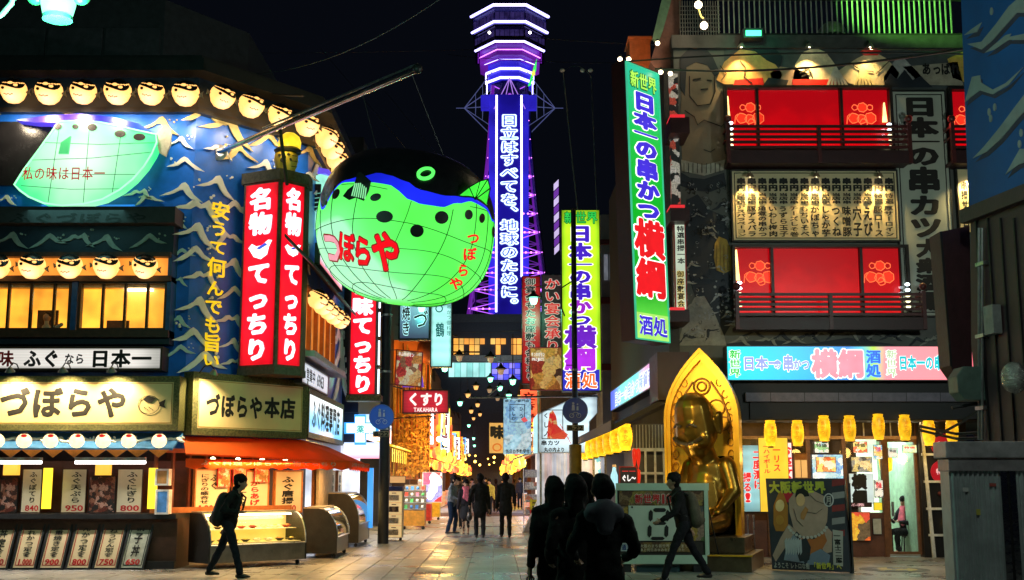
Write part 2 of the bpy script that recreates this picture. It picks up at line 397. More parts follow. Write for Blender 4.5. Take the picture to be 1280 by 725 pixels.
for j in range(0,44):
 for i in range(-40,40):
  y=15.2+j*SL;x=(i+.5)*SW-23/FPX*y
  px=640+FPX*x/y
  if-60<px<1340 and abs(x)<14.5:rows.append((y,x))
def slabgeo(mb,x,y,dz=0):
 h=.006;F=Fr((x,y,dz),(1,0,0),(0,1,0))
 a,b=SW/2-.006,SL/2-.006
 P=[F.p(u,v,-.02)for u,v in((-a,-b),(a,-b),(a,b),(-a,b))]+[F.p(u,v,-h)for u,v in((-a,-b),(a,-b),(a,b),(-a,b))]+[F.p(u,v,0)for u,v in((-a+h,-b+h),(a-h,-b+h),(a-h,b-h),(-a+h,b-h))]
 mb.add(P,[(0,1,5,4),(1,2,6,5),(2,3,7,6),(3,0,4,7),(4,5,9,8),(5,6,10,9),(6,7,11,10),(7,4,8,11),(8,9,10,11)])
near=sorted([r for r in rows if r[0]>19.2 and-20<640+FPX*r[1]/r[0]<1300],key=lambda r:r[0])[:300]
ns=set(near);far_mb=MB();rs=random.Random(3)
mb=MB();slabgeo(mb,0,0);slab_me=bpy.data.meshes.new('slab');slab_me.from_pydata(mb.v,[],mb.f);slab_me.materials.append(M_pave)
for r in rows:
 dz=rs.uniform(-.003,.003)
 if r in ns:
  o=bpy.data.objects.new('paving_slab',slab_me);COL.objects.link(o);o.parent=pavement
  o.location=(r[1]-pavement.location.x,r[0]-pavement.location.y,dz-pavement.location.z)
  o.rotation_euler=(rs.uniform(-.002,.002),rs.uniform(-.003,.003),0)
 else:slabgeo(far_mb,r[1],r[0],dz)
tag(build('distant_slabs',far_mb,M_pave,pavement),kind='stuff')
F_g=Fr((0,0,0),(1,0,0),(0,1,0))
c=gnd(1118,712);t=thing('manhole_cover','dark round floor plate with worn yellow picture set in paving by the glass door','floor plate',(c.x,c.y,0))
build('plate',MB().disc(F_g,c.x,c.y,.62,-.01,.006,32),dark,t)
build('emblem',MB().disc(F_g,c.x,c.y,.4,.006,.010,24),cells('emblem_print',[(.5,.33,.02),(.03,.05,.08),(.6,.45,.05)],6),t)
# left restaurant: three facades
C1=Vector((-6.16,22.6,0));BU=Vector((.618,.786,0)).normalized();C2=C1+BU*2.92
FA=Fr((0,22.6,0),(1,0,0));FB=Fr(C1,BU);FC=Fr(C2,SD);FC_END=6.6
zA=lambda py:FA.on(120,py)[1]
M_blue=pm('sea_blue_wall',(.006,.13,.66),.38,0,.35,1.2,.1)
M_foam=pm('pale_wave_board',(.80,.80,.76),.5,0,.15,3)
M_foamy=pm('yellow_wave_board',(.72,.52,.20),.5,0,.12,3)
topz=zA(84)
NB=thing('restaurant_building','blue wave-covered corner restaurant with rows of lit puffer fish lanterns','building',(-8,24,0))
foot=[Vector((-15,22.6,0)),C1,C2,C2+SD*FC_END,Vector((-15,33,0))]
mb=MB();zb=zA(560)
FP=Fr((0,0,0),(1,0,0),(0,1,0))
mb.prism(FP,[(p.x,p.y)for p in foot],zb,topz-.25)
build('wall',mb,M_blue,NB)
mb=MB();mb.prism(FP,[(-15,24.2),(-6.9,24.2),(C2.x-.9,25.9),(C2.x-1,31.5),(-15,33)],0,zb)
build('ground_floor_wall',mb,pm('dark_brown_wall',(.05,.02,.012),.6),NB)
mb=MB()
def off_foot(d):return[(-15.5,22.6-d),(C1.x+d*.45,22.6-d),(C2.x+d*.9,C2.y-d*.2),(C2.x+d+SD.x*FC_END,C2.y+FC_END),(-15.5,33)]
mb.prism(FP,off_foot(.55),topz-.25,topz);mb.prism(FP,off_foot(.35),topz,topz+.12)
build('roof',mb,black,NB)
zl0,zl1=zA(137),zA(100)
mb=MB();mb.prism(FP,off_foot(.10),zl0,topz-.25);build('lantern_band',mb,pm('navy_board',(.006,.02,.05),.4),NB)
mb=MB();mb.prism(FP,off_foot(.16),zl0-.10,zl0);build('band_rail',mb,black,NB)
mb=MB();mb.prism(FP,[(-15,25),(-7.6,25),(-6.2,27),(-6.2,33),(-15,33)],topz,zA(-60));us=build('upper_storey',mb,pm('soot_grey_wall',(.045,.042,.05),.8),NB)
for k in range(4):
 build('wall_panel',MB().wbox(-12.6+k*1.25,-11.42+k*1.25,24.94,24.999,topz+.2,zA(-20)),pm('soot_panel',(.06,.055,.065),.7),us)
CREST=[[(-1.05,-.20),(-.7,-.04),(-.4,.08),(-.15,.24),(.02,.44),(.20,.50),(.34,.36),(.46,.12),(.64,-.14),(1.1,-.52),(.82,-.44),(.50,-.34),(.26,-.12),(.10,.12),(-.08,.10),(-.3,-.04),(-.6,-.14)],[(-1.1,-.40),(-.7,-.12),(-.36,.12),(-.10,.40),(.10,.50),(.30,.38),(.54,.14),(1.1,-.10),(.72,-.10),(.44,-.04),(.20,.14),(.04,.22),(-.14,.06),(-.36,-.12),(-.62,-.28)],[(-1.1,-.12),(-.8,.02),(-.52,.10),(-.26,.30),(-.06,.34),(.12,.22),(.30,.32),(.46,.44),(.60,.30),(.72,.0),(1.1,-.44),(.74,-.32),(.50,-.10),(.34,.14),(.12,.06),(-.10,.12),(-.34,-.04),(-.66,-.08)]]
WAVES=[]
def crest(F,u,v,s,mat,kind,flip=1,par=None,w=.05,rot=0):
 s*=1.28
 ca,sa=math.cos(rot),math.sin(rot)
 pts=[(u+s*(x*flip*ca-y*sa),v+s*(x*flip*sa+y*ca))for x,y in CREST[kind]]
 if flip*1<0:pts=pts[::-1]
 mb=MB();mb.prism(F,pts,w-.03,w)
 rr=random.Random(int(u*991+v*77))
 for q in range(3):
  mb.disc(F,u+s*(.55+rr.uniform(0,.4))*flip,v+s*(.15+rr.uniform(0,.5)),s*rr.uniform(.03,.07),w-.03,w,8)
 o=build('wave_crest',mb,mat,par or NB);WAVES.append(o);return o
def px_crest(F,px,py,wpx,mat=None,kind=0,flip=1,w=.05,par=None,rot=0):
 u,v=F.on(px,py,w);u2,_=F.on(px+wpx/2,py,w);crest(F,u,v,abs(u2-u),mat or M_foam,kind,flip,par,w,rot)
for px,py,wp,k,fl,m in((198,157,38,0,1,M_foamy),(14,137,36,1,1,M_foamy),(108,138,60,1,1,M_foamy),(224,178,26,0,1,None),(232,206,34,1,-1,None),(160,196,28,0,1,None),(226,240,40,0,1,None),(172,243,28,2,1,None),(187,250,26,2,-1,None),(218,280,24,2,1,None),(226,318,26,1,1,None),(219,352,22,2,1,None),(221,402,26,0,1,None),(224,440,30,1,1,None),(6,250,22,0,1,None)):
 px_crest(FA,px,py,wp,m,k,fl)
for px,py,wp,k,fl,m in((256,146,40,1,1,M_foamy),(283,160,50,0,1,M_foamy),(301,192,34,0,-1,M_foamy),(273,188,26,2,1,None),(335,178,34,1,1,M_foamy),(330,210,30,0,1,None),(270,232,36,0,1,None),(248,262,44,2,1,None),(292,262,32,1,1,None),(244,292,40,0,1,None),(290,300,30,2,-1,None),(243,320,36,1,1,None),(290,335,34,0,1,None),(252,348,34,2,1,None),(292,368,28,1,1,None),(246,385,40,0,1,None),(288,402,30,2,1,None),(244,425,40,1,-1,None),(290,432,26,0,1,None),(254,455,44,1,1,None),(292,455,24,2,1,None),(385,192,26,0,1,M_foamy),(386,222,20,1,1,None)):
 px_crest(FB,px,py,wp,m,k,fl)
for px,py,wp,k in((380,345,10,1),(382,318,10,2),(425,455,14,0),(427,480,14,1),(424,430,12,2),(400,215,14,1),(402,245,12,0)):
 px_crest(FC,px,py,wp,None,k)
t=thing('wall_slogan','yellow brush characters running down the blue wave wall','lettering',FB.p(.6,4,0))
for i,(ch,px,py,w_,h_)in enumerate((('安',276,263,21,22),('う',274,286,20,20),('て',273,309,20,18),('何',271,334,21,24),('ん',269,360,19,20),('で',267,383,20,20),('も',266,406,19,22),('旨',265,428,20,23),('い',264,450,19,18))):
 b=MB();u0,u1,v0,v1=FB.rect((px-w_*.62,py-h_*.55,px+w_*.62,py+h_*.55),.09);b.text(FB,ch,u0,u1,v0,v1,.09,True,.035)
 build('character',b,em('yellow_character',(.95,.62,.0),.6,.1,base=(.8,.55,.03)),t)
# small puffer fish lantern (prototype)
E_lan=glow('lantern_skin',(1,.86,.58),(1,.48,.13),(.03,-.2,-.10),.02,.30,1.35,(.6,.4,.2))
def puffer_lantern():
 root=thing('puffer_lantern','','lantern');rr=.25
 pr=[(.001,-.24),(.10,-.225),(.18,-.16),(.235,-.05),(.25,.03),(.24,.09),(.20,.16),(.12,.215),(.001,.235)]
 build('body',MB().lathe((0,0,0),pr,22),E_lan,root,True)
 b=MB()
 vs,fs=[],[];n=24
 for i in range(7):
  for j in range(n):
   a=2*math.pi*j/n;lo=.42+.20*math.sin(2*a+.9)+.10*math.sin(3*a);el=lo+(math.pi/2-lo)*i/6
   vs.append((.262*math.cos(el)*math.cos(a),.262*math.cos(el)*math.sin(a),.245*math.sin(el)))
 for i in range(6):
  for j in range(n):q=(j+1)%n;fs.append((i*n+j,i*n+q,(i+1)*n+q,(i+1)*n+j))
 b.add(vs,fs);bk=build('back_patch',b,pm('lacquer_black',(.01,.01,.012),.3),root,True)
 F=Fr((0,0,0),(1,0,0))
 for x,z,r1,r2 in((.02,.16,.05,.032),(.12,.12,.042,.028)):
  q=Vector((x/.262,0,z/.245));y_=-.262*math.sqrt(max(.05,1-q.x**2-q.z**2));nn=Vector((q.x/.262,y_/.262**2,q.z/.245)).normalized();uu_=Vector((0,0,1)).cross(nn)*1;uu_.normalize();vv_=nn.cross(uu_)
  build('light_spot',MB().lathe(Vector((x,y_,z))-nn*.004,[(r1,0),(r1*.9,.012),(.001,.014)],12,uu_,vv_,nn,1,r2/r1),E_lan,bk)
 b=MB()
 for k in range(5):b.disc(F,-.07+.035*k,-.05-.012*(k%2),.011,.2,.268,8)
 build('mouth_dots',b,em('orange_print',(.75,.25,.06),.6),root)
 build('eye',MB().disc(F,-.11,.06,.028,.15,.245,12),ink,root)
 build('tail_fin',MB().prism(F,[(.22,-.01),(.33,.06),(.31,0),(.33,-.07)],-.01,.01),pm('fin_grey',(.16,.15,.13),.6),root)
 build('side_fin',MB().prism(F,[(-.22,0),(-.32,.05),(-.31,-.05)],-.01,.01),pm('fin_grey',(.16,.15,.13),.6),root)
 build('hanging_ring',MB().path([(.0+.03*math.cos(a*.785),0,.26+.03*math.sin(a*.785))for a in range(8)],.006,5,True),dark,root)
 return root
PL=puffer_lantern();st={}
rowsL=[(FA,[(17,114),(61,115),(104,115),(147,115),(189,116),(232,117)],'top row over the straight wall',-.05,1.),(FB,[(278,121),(314,132),(350,144),(384,156)],'top row above the angled corner',.5,1.),(FC,[(408,172),(415,185),(421,199),(427,213)],'steep top row along the side street',.6,1.),(FA,[(-3,333),(40,333),(87,333),(133,333),(181,333)],'row over the orange upstairs windows',.0,.95),(FC,[(397,374),(404,381),(411,388),(418,394),(426,400)],'short row over side street windows',.35,.85)]
for F,L,where,rz,sc in rowsL:
 for i,(px,py)in enumerate(L):
  w_=.55 if F is FA and py>200 else(.48 if F is not FC else.4);u,v=F.on(px,py,w_)
  yaw=math.atan2(F.u.y,F.u.x)
  o=place(PL,st,F.p(u,v,w_),yaw*.6,'puffer fish lantern, %s, %s from left'%(where,ORD[i]),sc*(1.04 if i%2 else 1))
  o['group']='puffer fish lanterns on the corner restaurant';o.rotation_euler=(.36+rs.uniform(-.10,.10),.12+rs.uniform(-.08,.08),yaw*.6)
  if(F is FA and py<200)or(F is FB):
   lamp('SPOT','lantern_bulb',F.p(u,v-.34,w_+.30),62 if F is FA else 26,(1,.80,.55),.12,F.n*-.8-ZV,o,120,1)
# lit fish sign on face A
M_fishw=glow('fish_sign_skin',(1,1,.97),(.05,.80,.24),(1.75,-.35,.85),.1,1.75,1.)
t=thing('fish_sign','flat glowing mint green fish-shaped sign with red lettering on the wave wall','sign',FA.p(-10,zA(258),0))
def pxpoly(F,pts,w=0):return[F.on(x,y,w)for x,y in pts]
body=[(18,231),(30,212),(48,188),(74,152),(100,151),(125,153),(150,158),(172,163),(195,168),(196,178),(190,192),(180,208),(166,224),(150,237),(128,249),(104,255),(78,257),(55,254),(36,246),(25,238)]
P0=pxpoly(FA,body,.35);build('body',MB().prism(FA,P0[::-1],.02,.35),M_fishw,t)
build('dark_glass',MB().pbox(FA,(-60,152,62,232),.02,.08),pm('dark_glass_panel',(.012,.012,.014),.2),t)
edge=MB();edge.path([FA.p(a,b,.36)for a,b in P0],.018,6,True);build('outline_tube',edge,em('lime_tube',(.3,1,.45),1.4),t)
build('back_band',MB().prism(FA,pxpoly(FA,[(72,153),(44,153),(20,150),(60,144),(100,142),(140,146),(172,154),(195,167),(172,162),(150,157),(125,152.5),(100,150.5),(80,150)],.37),.05,.37),grad('fish_back',[(0,(.05,.05,.6)),(.35,(.14,.05,.85)),(.7,(.03,.05,.75)),(1,(.02,.1,.4))],0,st=.9),t)
for x,y,a,b2 in((72,158,5,4),(94,158,4,3),(115,159,6,4.5),(150,167,7,4.5),(174,171,7.5,4.5)):
 u,v=FA.on(x,y,.37);build('spot',MB().disc(FA,u,v,a/66,.34,.372,18,b2/66),black,t)
build('fin',MB().prism(FA,pxpoly(FA,[(73,192),(76,178),(88,170),(85,192)][::-1],.40),.35,.40),em('green_fin',(.08,.6,.2),.8),t)
build('tail',MB().prism(FA,pxpoly(FA,[(195,166),(205,155),(214,160),(212,180),(206,195),(198,190),(195,176)][::-1],.3),.2,.26),pm('tail_grey',(.3,.3,.25),.6),t)
mb=MB()
for pts in([(40,200),(190,190)],[(30,213),(170,218)],[(26,232),(150,236)],[(56,178),(194,178)],[(74,160),(60,253)],[(112,156),(104,254)],[(152,162),(140,243)]):
 q=[FA.on(x,y,.355)for x,y in pts]
 m_=((q[0][0]+q[1][0])/2,(q[0][1]+q[1][1])/2-(.04 if abs(q[0][1]-q[1][1])<.4 else 0))
 mb.path([FA.p(a,b,.355)for a,b in(q[0],m_,q[1])],.006,4)
build('seam',mb,pm('seam_green',(.02,.2,.12),.6),t)
b=MB();b.ptext(FA,'私の味は日本一',(27,207,132,226),.37,False,.012);build('lettering',b,em('red_print_lit',(.7,.01,.03),.45),t)
lamp('AREA','fish_back_glow',FA.p(FA.on(105,262,.2)[0],zA(262),.25),14,(.3,.9,.8),1.8,FA.n*-.4-ZV,t)
# projecting window bay
B=thing('window_bay','projecting upstairs bay with lit orange sliding windows under a dark ledge','window bay',FA.p(-10,zA(430),0))
u0,u1,v0,v1=FA.rect((-60,262,217,430),.35)
uu=lambda px,w=.35:FA.on(px,380,w)[0];vv=lambda py,w=.35:FA.on(120,py,w)[1]
UL=uu(-60)
build('wall',MB().box(FA,UL,uu(213),vv(318),vv(262),.0,.32).box(FA,UL,uu(213),vv(430),vv(416),.0,.32),pm('navy_wood',(.012,.018,.035),.5),B)
build('ledge',MB().box(FA,UL,uu(219),vv(282),vv(262),.0,.62),pm('dark_shingle_board',(.04,.035,.04),.7),B)
lb=MB();lb.ptext(FA,'ふぐづぼらや',(10,265,185,280),.635,False,.03);build('worn_lettering',lb,ink,B)
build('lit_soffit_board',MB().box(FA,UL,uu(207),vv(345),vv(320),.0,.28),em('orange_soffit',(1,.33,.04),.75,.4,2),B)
build('rail',MB().box(FA,UL,uu(213),vv(352),vv(345),.0,.42).box(FA,UL,uu(213),vv(422),vv(413),.0,.42).box(FA,UL,uu(212),vv(322),vv(316),0,.45),woodd,B)
room=MB();room.box(FA,UL,uu(210),vv(412),vv(352),.005,.02);build('room_glow',room,em('amber_room',(1,.38,.03),1.25,.5,1.6,base=(.7,.4,.15)),B)  # glowing sheet stands in for the lamp-lit room
build('room_ceiling',MB().box(FA,UL,uu(210),vv(358),vv(352),.02,.20),pm('room_cream',(.8,.6,.35),.7),B)
build('ceiling_lamp',MB().box(FA,uu(150),uu(185),vv(361),vv(358.5),.04,.16),em('warm_white_lamp',(1,.85,.6),4),B)
for a,b2,c in((40,66,385),(128,156,398)):build('folding_screen',MB().box(FA,uu(a),uu(b2),vv(412),vv(c),.02,.06),wood,B)
for x0,x1,ms in((-60,88,(9,37,66)),(97,208,(127,155,183))):
 w_=build('window',MB().frame(FA,uu(x0),uu(x1),vv(413),vv(351),.05,.22,.34),woodd,B)
 for m_ in ms:build('mullion',MB().box(FA,uu(m_)-.022,uu(m_)+.022,vv(412),vv(352),.24,.32),woodd,w_)
 xs=[x0]+list(ms)+[x1]
 for a,b2 in zip(xs,xs[1:]):build('pane',MB().box(FA,uu(a)+.03,uu(b2)-.03,vv(411),vv(353),.27,.276),GLS,w_)
for i,(px,py)in enumerate(((12,300),(60,302),(95,300),(130,303),(185,302))):
 px_crest(FA.shift(.32),px,py,34,pm('dim_wave',(.3,.3,.27),.6),i%3,1,.03,B)
build('post',MB().box(FA,uu(89),uu(96),vv(413),vv(352),.0,.36),pm('blue_post',(.02,.08,.25),.4),B);build('post',MB().box(FA,uu(208),uu(213),vv(416),vv(318),.0,.36),pm('blue_post',(.02,.08,.25),.4),B)
d=thing('person','seated diner with dark hair seen through the orange upstairs window','person',FA.p(uu(52),vv(412),.12))
mb=MB();cx,cz=uu(54),vv(398);hp=FA.p(cx,cz,.13)
mb.cap(hp-ZV*.30,hp-ZV*.16,.15,.09,(1,0,0),.5);mb.cap(hp-ZV*.14,hp,.04,.045)
mb.cap(hp-ZV*.2+Vector((.1,0,0)),hp-ZV*.1+Vector((.32,-.1,0)),.045,.035);build('body',mb,pm('cream_shirt',(.6,.5,.35),.7),d,True)
mb=MB();mb.ball(hp+ZV*.05,.07,.08,.09);build('face',mb,pm('skin',(.55,.32,.2),.5),d,True)
mb=MB();mb.ball(hp+ZV*.075+Vector((.0,.02,0)),.08,.085,.09,lo=-.2);build('hair',mb,ink,d,True)
# signs on face A
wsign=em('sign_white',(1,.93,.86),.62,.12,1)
M_cream=pm('varnished_cream_board',(.84,.66,.32),.45,0,.07,1.5,.05)
sign('shop_sign','long white sign 味ふぐなら日本一 in black and red brush script under the window bay',FA,(-60,433,203,463),.0,.42,wsign,woodd,[('味',(-4,437,18,459),False,[redink],[.04]),('ふぐ',(29,436,75,460),False,[ink],[.05]),('なら',(80,441,106,456),False,[ink],[.04]),('日本一',(112,436,190,460),False,[ink],[.05])])
s2=sign('shop_sign','big cream sign づぼらや in heavy black brush script with a fish drawing',FA,(-60,470,224,538),.0,.55,M_cream,goldfr,[('づぼらや',(-2,482,160,524),False,[ink],[.05])],rim=.11)
fp=MB();u,v=FA.on(186,506,.57)
fp.path([FA.p(u+.20*math.cos(a/12*6.283)+.0,v+.17*math.sin(a/12*6.283),.565)for a in range(12)],.006,4,True)
fp.prism(FA,[(u-.12,v+.10),(u-.02,v+.17),(u+.12,v+.12),(u+.05,v+.04),(u-.05,v+.05)][::-1],.558,.57);fp.prism(FA,[(u+.18,v+.04),(u+.30,v+.10),(u+.28,v),(u+.31,v-.06),(u+.2,v-.02)][::-1],.558,.566)
for k in range(6):fp.disc(FA,u-.08+.03*k,v-.05-.02*(k%3),.008,.558,.566,6)
build('fish_drawing',fp,ink,s2)
fr=MB();u0,u1,v0,v1=FA.rect((-60,470,224,538),.55);fr.frame(FA,u0+.13,u1-.13,v0+.13,v1-.13,.012,.55,.556);build('gold_line',fr,pm('gold_line',(.5,.25,.05),.4),s2)
def gooseneck(px,py,F,w,lab,col=(1,.75,.4),en=170,to=-1,shade=None,n=1,aim=.5,cone=125):
 u,v=F.on(px,py,w)
 t=thing('gooseneck_lamp',lab,'lamp',F.p(u,v,w));a=F.p(u,v,w)
 mb=MB();mb.path([F.p(u,v+.02,w-.45),F.p(u,v+.14,w-.30),F.p(u,v+.15,w-.12),a+ZV*.06],.012,6);build('arm',mb,dark,t)
 h=F.n*-.35-ZV;h.normalize();s_=h.orthogonal().normalized();q=h.cross(s_)
 build('shade',MB().lathe(a+ZV*.06,[(.02,0),(.04,.015),(.09,.09),(.085,.09),(.03,.03)],14,s_,q,h),shade or pm('lamp_enamel',(.3,.28,.24),.3,.5),t,True)
 build('bulb',MB().ball(a+ZV*.06+h*.07,.032),em('bulb_warm',(1,.8,.5),14),t,True)
 lamp('SPOT','bulb_light',a+h*.10+ZV*.06,en,col,.03,F.n*-aim-ZV,t,cone,.7)
 return t
for i,(px,wh)in enumerate(((12,'leftmost'),(78,'middle'),(139,'rightmost'))):
 gooseneck(px,463,FA,.95,'small gooseneck lamp over the big cream sign, %s of three'%wh,en=190)
e=thing('shop_awning','fringed counter eave painted with blue waves under the big cream sign','awning',FA.p(-9,zA(575),0))
f1,f2=FA.p(0,0,.1),FA.p(0,0,.9)
def slope(mb,F,a0,a1,w0,z0,w1,z1,th=.04,b0=None,b1=None):
 b0=a0 if b0 is None else b0;b1=a1 if b1 is None else b1
 P=[F.p(a0,z0,w0),F.p(a1,z0,w0),F.p(b1,z1,w1),F.p(b0,z1,w1)];P+=[p-ZV*th for p in P]
 return mb.add(P,[(0,3,2,1),(4,5,6,7),(0,1,5,4),(1,2,6,5),(2,3,7,6),(3,0,4,7)])
za,zc=zA(541),FA.on(120,560,.85)[1]
mb=slope(MB(),FA,-14,uu(232),.1,za,.8,zc);build('cover',mb,pm('wave_cloth_blue',(.03,.16,.42),.6),e)
EF=Fr(FA.p(0,za,.1),FA.u,(FA.p(0,zc,.8)-FA.p(0,za,.1)).normalized()*-1)
for i in range(9):
 x=-9.6+i*.42;crest(EF,x,-.40,.2,M_foam,i%3,1,e,.03)
for i in range(11):
 x=uu(-50)+i*.38;pts=[(x,0),(x+.19,-.14),(x+.38,0)]
 build('fringe_flap',MB().prism(FA.shift(.82),[(a,b+zc-.03)for a,b in pts][::-1],0,.012),pm('orange_cloth',(.65,.22,.04),.7),e)
ball=thing('ball_lantern','','lantern',group='round paper lanterns under the cream sign')
build('globe',MB().ball((0,0,0),.135,.135,.13),em('paper_globe',(1,.72,.38),1.5,.3,6),ball,True)
build('cap_ring',MB().lathe((0,0,0),[(.05,.11),(.05,.15),(.02,.15)],12),black,ball)
F0=Fr((0,0,0),(1,0,0));build('red_stripe',MB().disc(F0,.03,.085,.05,.06,.115,10,.03),em('red_mark',(.8,.02,.02),.7),ball)
st={}
for i,px in enumerate((-4,30,63,96,129,161,199)):
 u,v=FA.on(px,551,.9);o=place(ball,st,FA.p(u,v,.9),rs.uniform(-.5,.5),'round paper ball lantern under the big cream sign, %s from the left'%ORD[i]);o['group']='round paper lanterns under the cream sign'
for i,(a,b2)in enumerate(((-30,52),(94,182))):
 t=thing('tube_lamp','bright white fluorescent tube under the eave, %s one'%('left' if i==0 else 'right'),'lamp',FA.p(uu(a),zA(578),.5))
 u0,v=FA.on(a,578,.55);u1,_=FA.on(b2,578,.55)
 build('tube',MB().tube(FA.p(u0,v,.55),FA.p(u1,v,.55),.028),em('tube_white',(1,.95,.9),6,.02),t)
 build('batten',MB().box(FA,u0,u1,v+.03,v+.09,.5,.6),white,t)
 lamp('AREA','tube_light',FA.p((u0+u1)/2,v-.04,.55),22,(1,.93,.82),u1-u0,-ZV+FA.n*.5,t,sy=.1)
cnt=thing('shop_counter','dark counter front under the fluorescent tubes holding slanted price boards','counter',FA.p(-9,0,0))
zt=zA(643);build('body',MB().box(FA,-14,uu(228),.0,zA(655)+.1,-.9,.05),woodd,cnt)
build('shelf',MB().box(FA,-14,uu(228),zA(655)+.1,zA(649)+.1,-1.,.18),dark,cnt)
build('kick_rail',MB().box(FA,-14,uu(228),.0,.14,.05,.16),dark,cnt)
for px in(58,190):
 build('lit_post',MB().pbox(FA,(px-5,585,px+5,636),-.02,.06),em('yellow_tube',(1,.68,.03),1.4),cnt)
for px in(13,128):build('yellow_lamp_box',MB().pbox(FA,(px-9,580,px+9,594),-.1,.02),em('amber_box',(1,.5,.05),1.),cnt)
backpan=build('back_panel',MB().box(FA,-14,uu(228),zt,zA(575),-1.0,-.96),pm('dim_red_wood',(.16,.05,.03),.5),cnt)
cr2=pm('paper_board',(.68,.60,.44),.6,0,.08,3)
for i,(r,st_,pr)in enumerate((((27,586,52,641),'ふぐぽてり','840'),((77,586,108,641),'ふぐ天ぷら','950'),((146,586,178,641),'ふぐにぎり','800'))):
 x0,y0,x1,y1=r
 sign('menu_board','upright price board behind the counter, %s from the left'%ORD[i],FA,r,-.35,-.3,cr2,woodd,[(st_,(x0+(x1-x0)*.35,y0+3,x1-6,y1-12),True,[ink],[.03]),(pr,(x0+4,y1-10,x1-4,y1-2),False,[redink],[.03])],rim=.012,group='upright price boards behind the counter',cat='menu board')
for r,nm in(((0,597,22,641),'left'),((111,595,144,641),'right')):
 sign('food_poster','dark food photo poster behind the counter, %s one'%nm,FA,r,-.3,-.25,cells('dark_food',[(.05,.02,.015),(.25,.1,.06),(.02,.02,.02),(.12,.03,.02),(.45,.25,.2)],14),black,cat='poster',rim=.008)
for y0,y1,c_,nm in((586,607,(.6,.3,.1),'orange'),(612,643,(.1,.3,.7),'blue')):
 sign('wall_box','small white box with %s label on the post by the counter'%nm,FA,(194,y0,211,y1),.0,.2,pm('box_'+nm,c_,.4),white,cat='box',rim=.035)
LB=(('天丼定食','650',2),('豚ひれかつ定食','1,000',37),('豚玉重焼き定食','900',71),('とんかつ定食','800',105),('きつねうどん定食','750',139),('親子丼','650',172))
for i,(st_,pr,cx)in enumerate(LB):
 base=at(cx-8,711,22.35);top=at(cx+8,646,22.62);vvv=(top-base).normalized();H=(top-base).length
 F=Fr(base,(1,0,0),vvv);hw=.20
 t=thing('menu_board','slanted price board leaning on the counter front, %s from the left'%ORD[i],'menu board',base,'slanted price boards along the counter')
 face=pm('warm_paper_board',(.80,.62,.36),.6,0,.06,3)if i<5 else pm('grey_paper',(.5,.5,.4),.6)
 build('board',MB().box(F,-hw,hw,.02,H,-.02,.0),face,t)
 build('frame',MB().frame(F,-hw-.03,hw+.03,-.04,H+.03,.035,-.03,.03),dark,t)
 build('red_line',MB().frame(F,-hw+.03,hw-.03,.06,H-.04,.012,0,.006),redink if i<5 else ink,t)
 b=MB();b.text(F,st_,-hw*.42,hw*.42,H*.22,H*.95,.012,True,.03);build('lettering',b,ink,t)
 b=MB();b.text(F,pr,-hw*.65,hw*.65,H*.07,H*.19,.012,False,.04);build('price',b,redink,t)
 build('prop',MB().tube(F.p(0,H*.8,-.03),F.p(0,0,-.3),.012),dark,t)
# signs on the angled corner and side street
s3=sign('shop_sign','smaller cream sign づぼらや本店 in black brush script on the angled corner',FB,(240,470,384,546),.0,.28,M_cream,goldfr,[('づぼらや',(257,492,329,524),False,[ink],[.05]),('本店',(330,496,370,524),False,[ink],[.05])],rim=.13)
fr=MB();a,b,c,d=FB.rect((240,470,384,546),.28);fr.frame(FB,a+.15,b-.15,c+.15,d-.15,.012,.28,.286);build('gold_line',fr,pm('gold_line',(.5,.25,.05),.4),s3)
gooseneck(268,466,FB,.75,'small gooseneck lamp over the left end of the 本店 sign',en=200)
gooseneck(376,470,FB,.7,'small gooseneck lamp over the right end of the 本店 sign',en=150)
sign('shop_sign','blue-white lit sign ふぐ料理専門店 facing the side street beside the cream signs',FC,(385,495,429,552),.0,.12,grad('blue_fade',[(0,(.05,.45,1)),(.45,(.35,.75,1)),(.8,(.9,.97,1)),(1,(.95,1,1))],2,st=1.),goldfr,[('ふぐ料理専門店',(390,503,425,542),False,[ink],[.04])],rim=.12)
sign('shop_sign','small white lit sign with a phone number above the blue-white side street sign',FC,(377,459,410,487),.0,.15,em('grey_white',(.75,.8,.9),.7),dark,[('営業中 6963',(383,464,405,482),False,[ink],[.03])],rim=.03)
sign('roof_sign','slanted blue and red lit sign under the small eave of the side street',FC,(399,322,428,348),.3,.4,grad('blue_red',[(0,(.9,.05,.1)),(.4,(.85,.8,.9)),(1,(.08,.2,.9))],2,st=.9),black,[('フグ',(404,326,424,344),False,[em('blue_print',(.03,.1,.6),.6)],[.05])],rim=.02)
wb=thing('window_bay','side street window bay with orange wooden frames and a dark eave','window bay',FC.p(1,FC.on(395,450)[1],0))
a,b,c,d=FC.rect((376,372,416,452),.05)
build('lit_room',MB().box(FC,a,b,c,d,-.0,.02),em('amber_side_room',(1,.30,.04),.5,.4,2),wb)
w_=build('window',MB().frame(FC,a,b,c,d,.07,.02,.12),pm('orange_wood',(.45,.15,.04),.5),wb)
for k in(1,2,3,4):build('mullion',MB().box(FC,a+(b-a)*k/5-.04,a+(b-a)*k/5+.04,c,d,.02,.11),pm('orange_wood',(.45,.15,.04),.5),w_)
build('sill',MB().box(FC,a-.05,b+.3,c-.12,c,0,.35),pm('pale_sill',(.45,.45,.5),.5),wb)
e1=FC.rect((378,352,432,362),.35)
mb=slope(MB(),FC,e1[0]-.1,e1[1]+.6,.0,e1[3]+.45,.55,e1[3]-.1,.07);build('eave',mb,black,wb)
EF_=at(347,340,23.0);EL=at(303.5,340,23.38);ER=at(377,340,23.45)
z0,z1=at(347,457,23.0).z,at(351,226,23.0).z
for p in(EF_,EL,ER):p.z=0
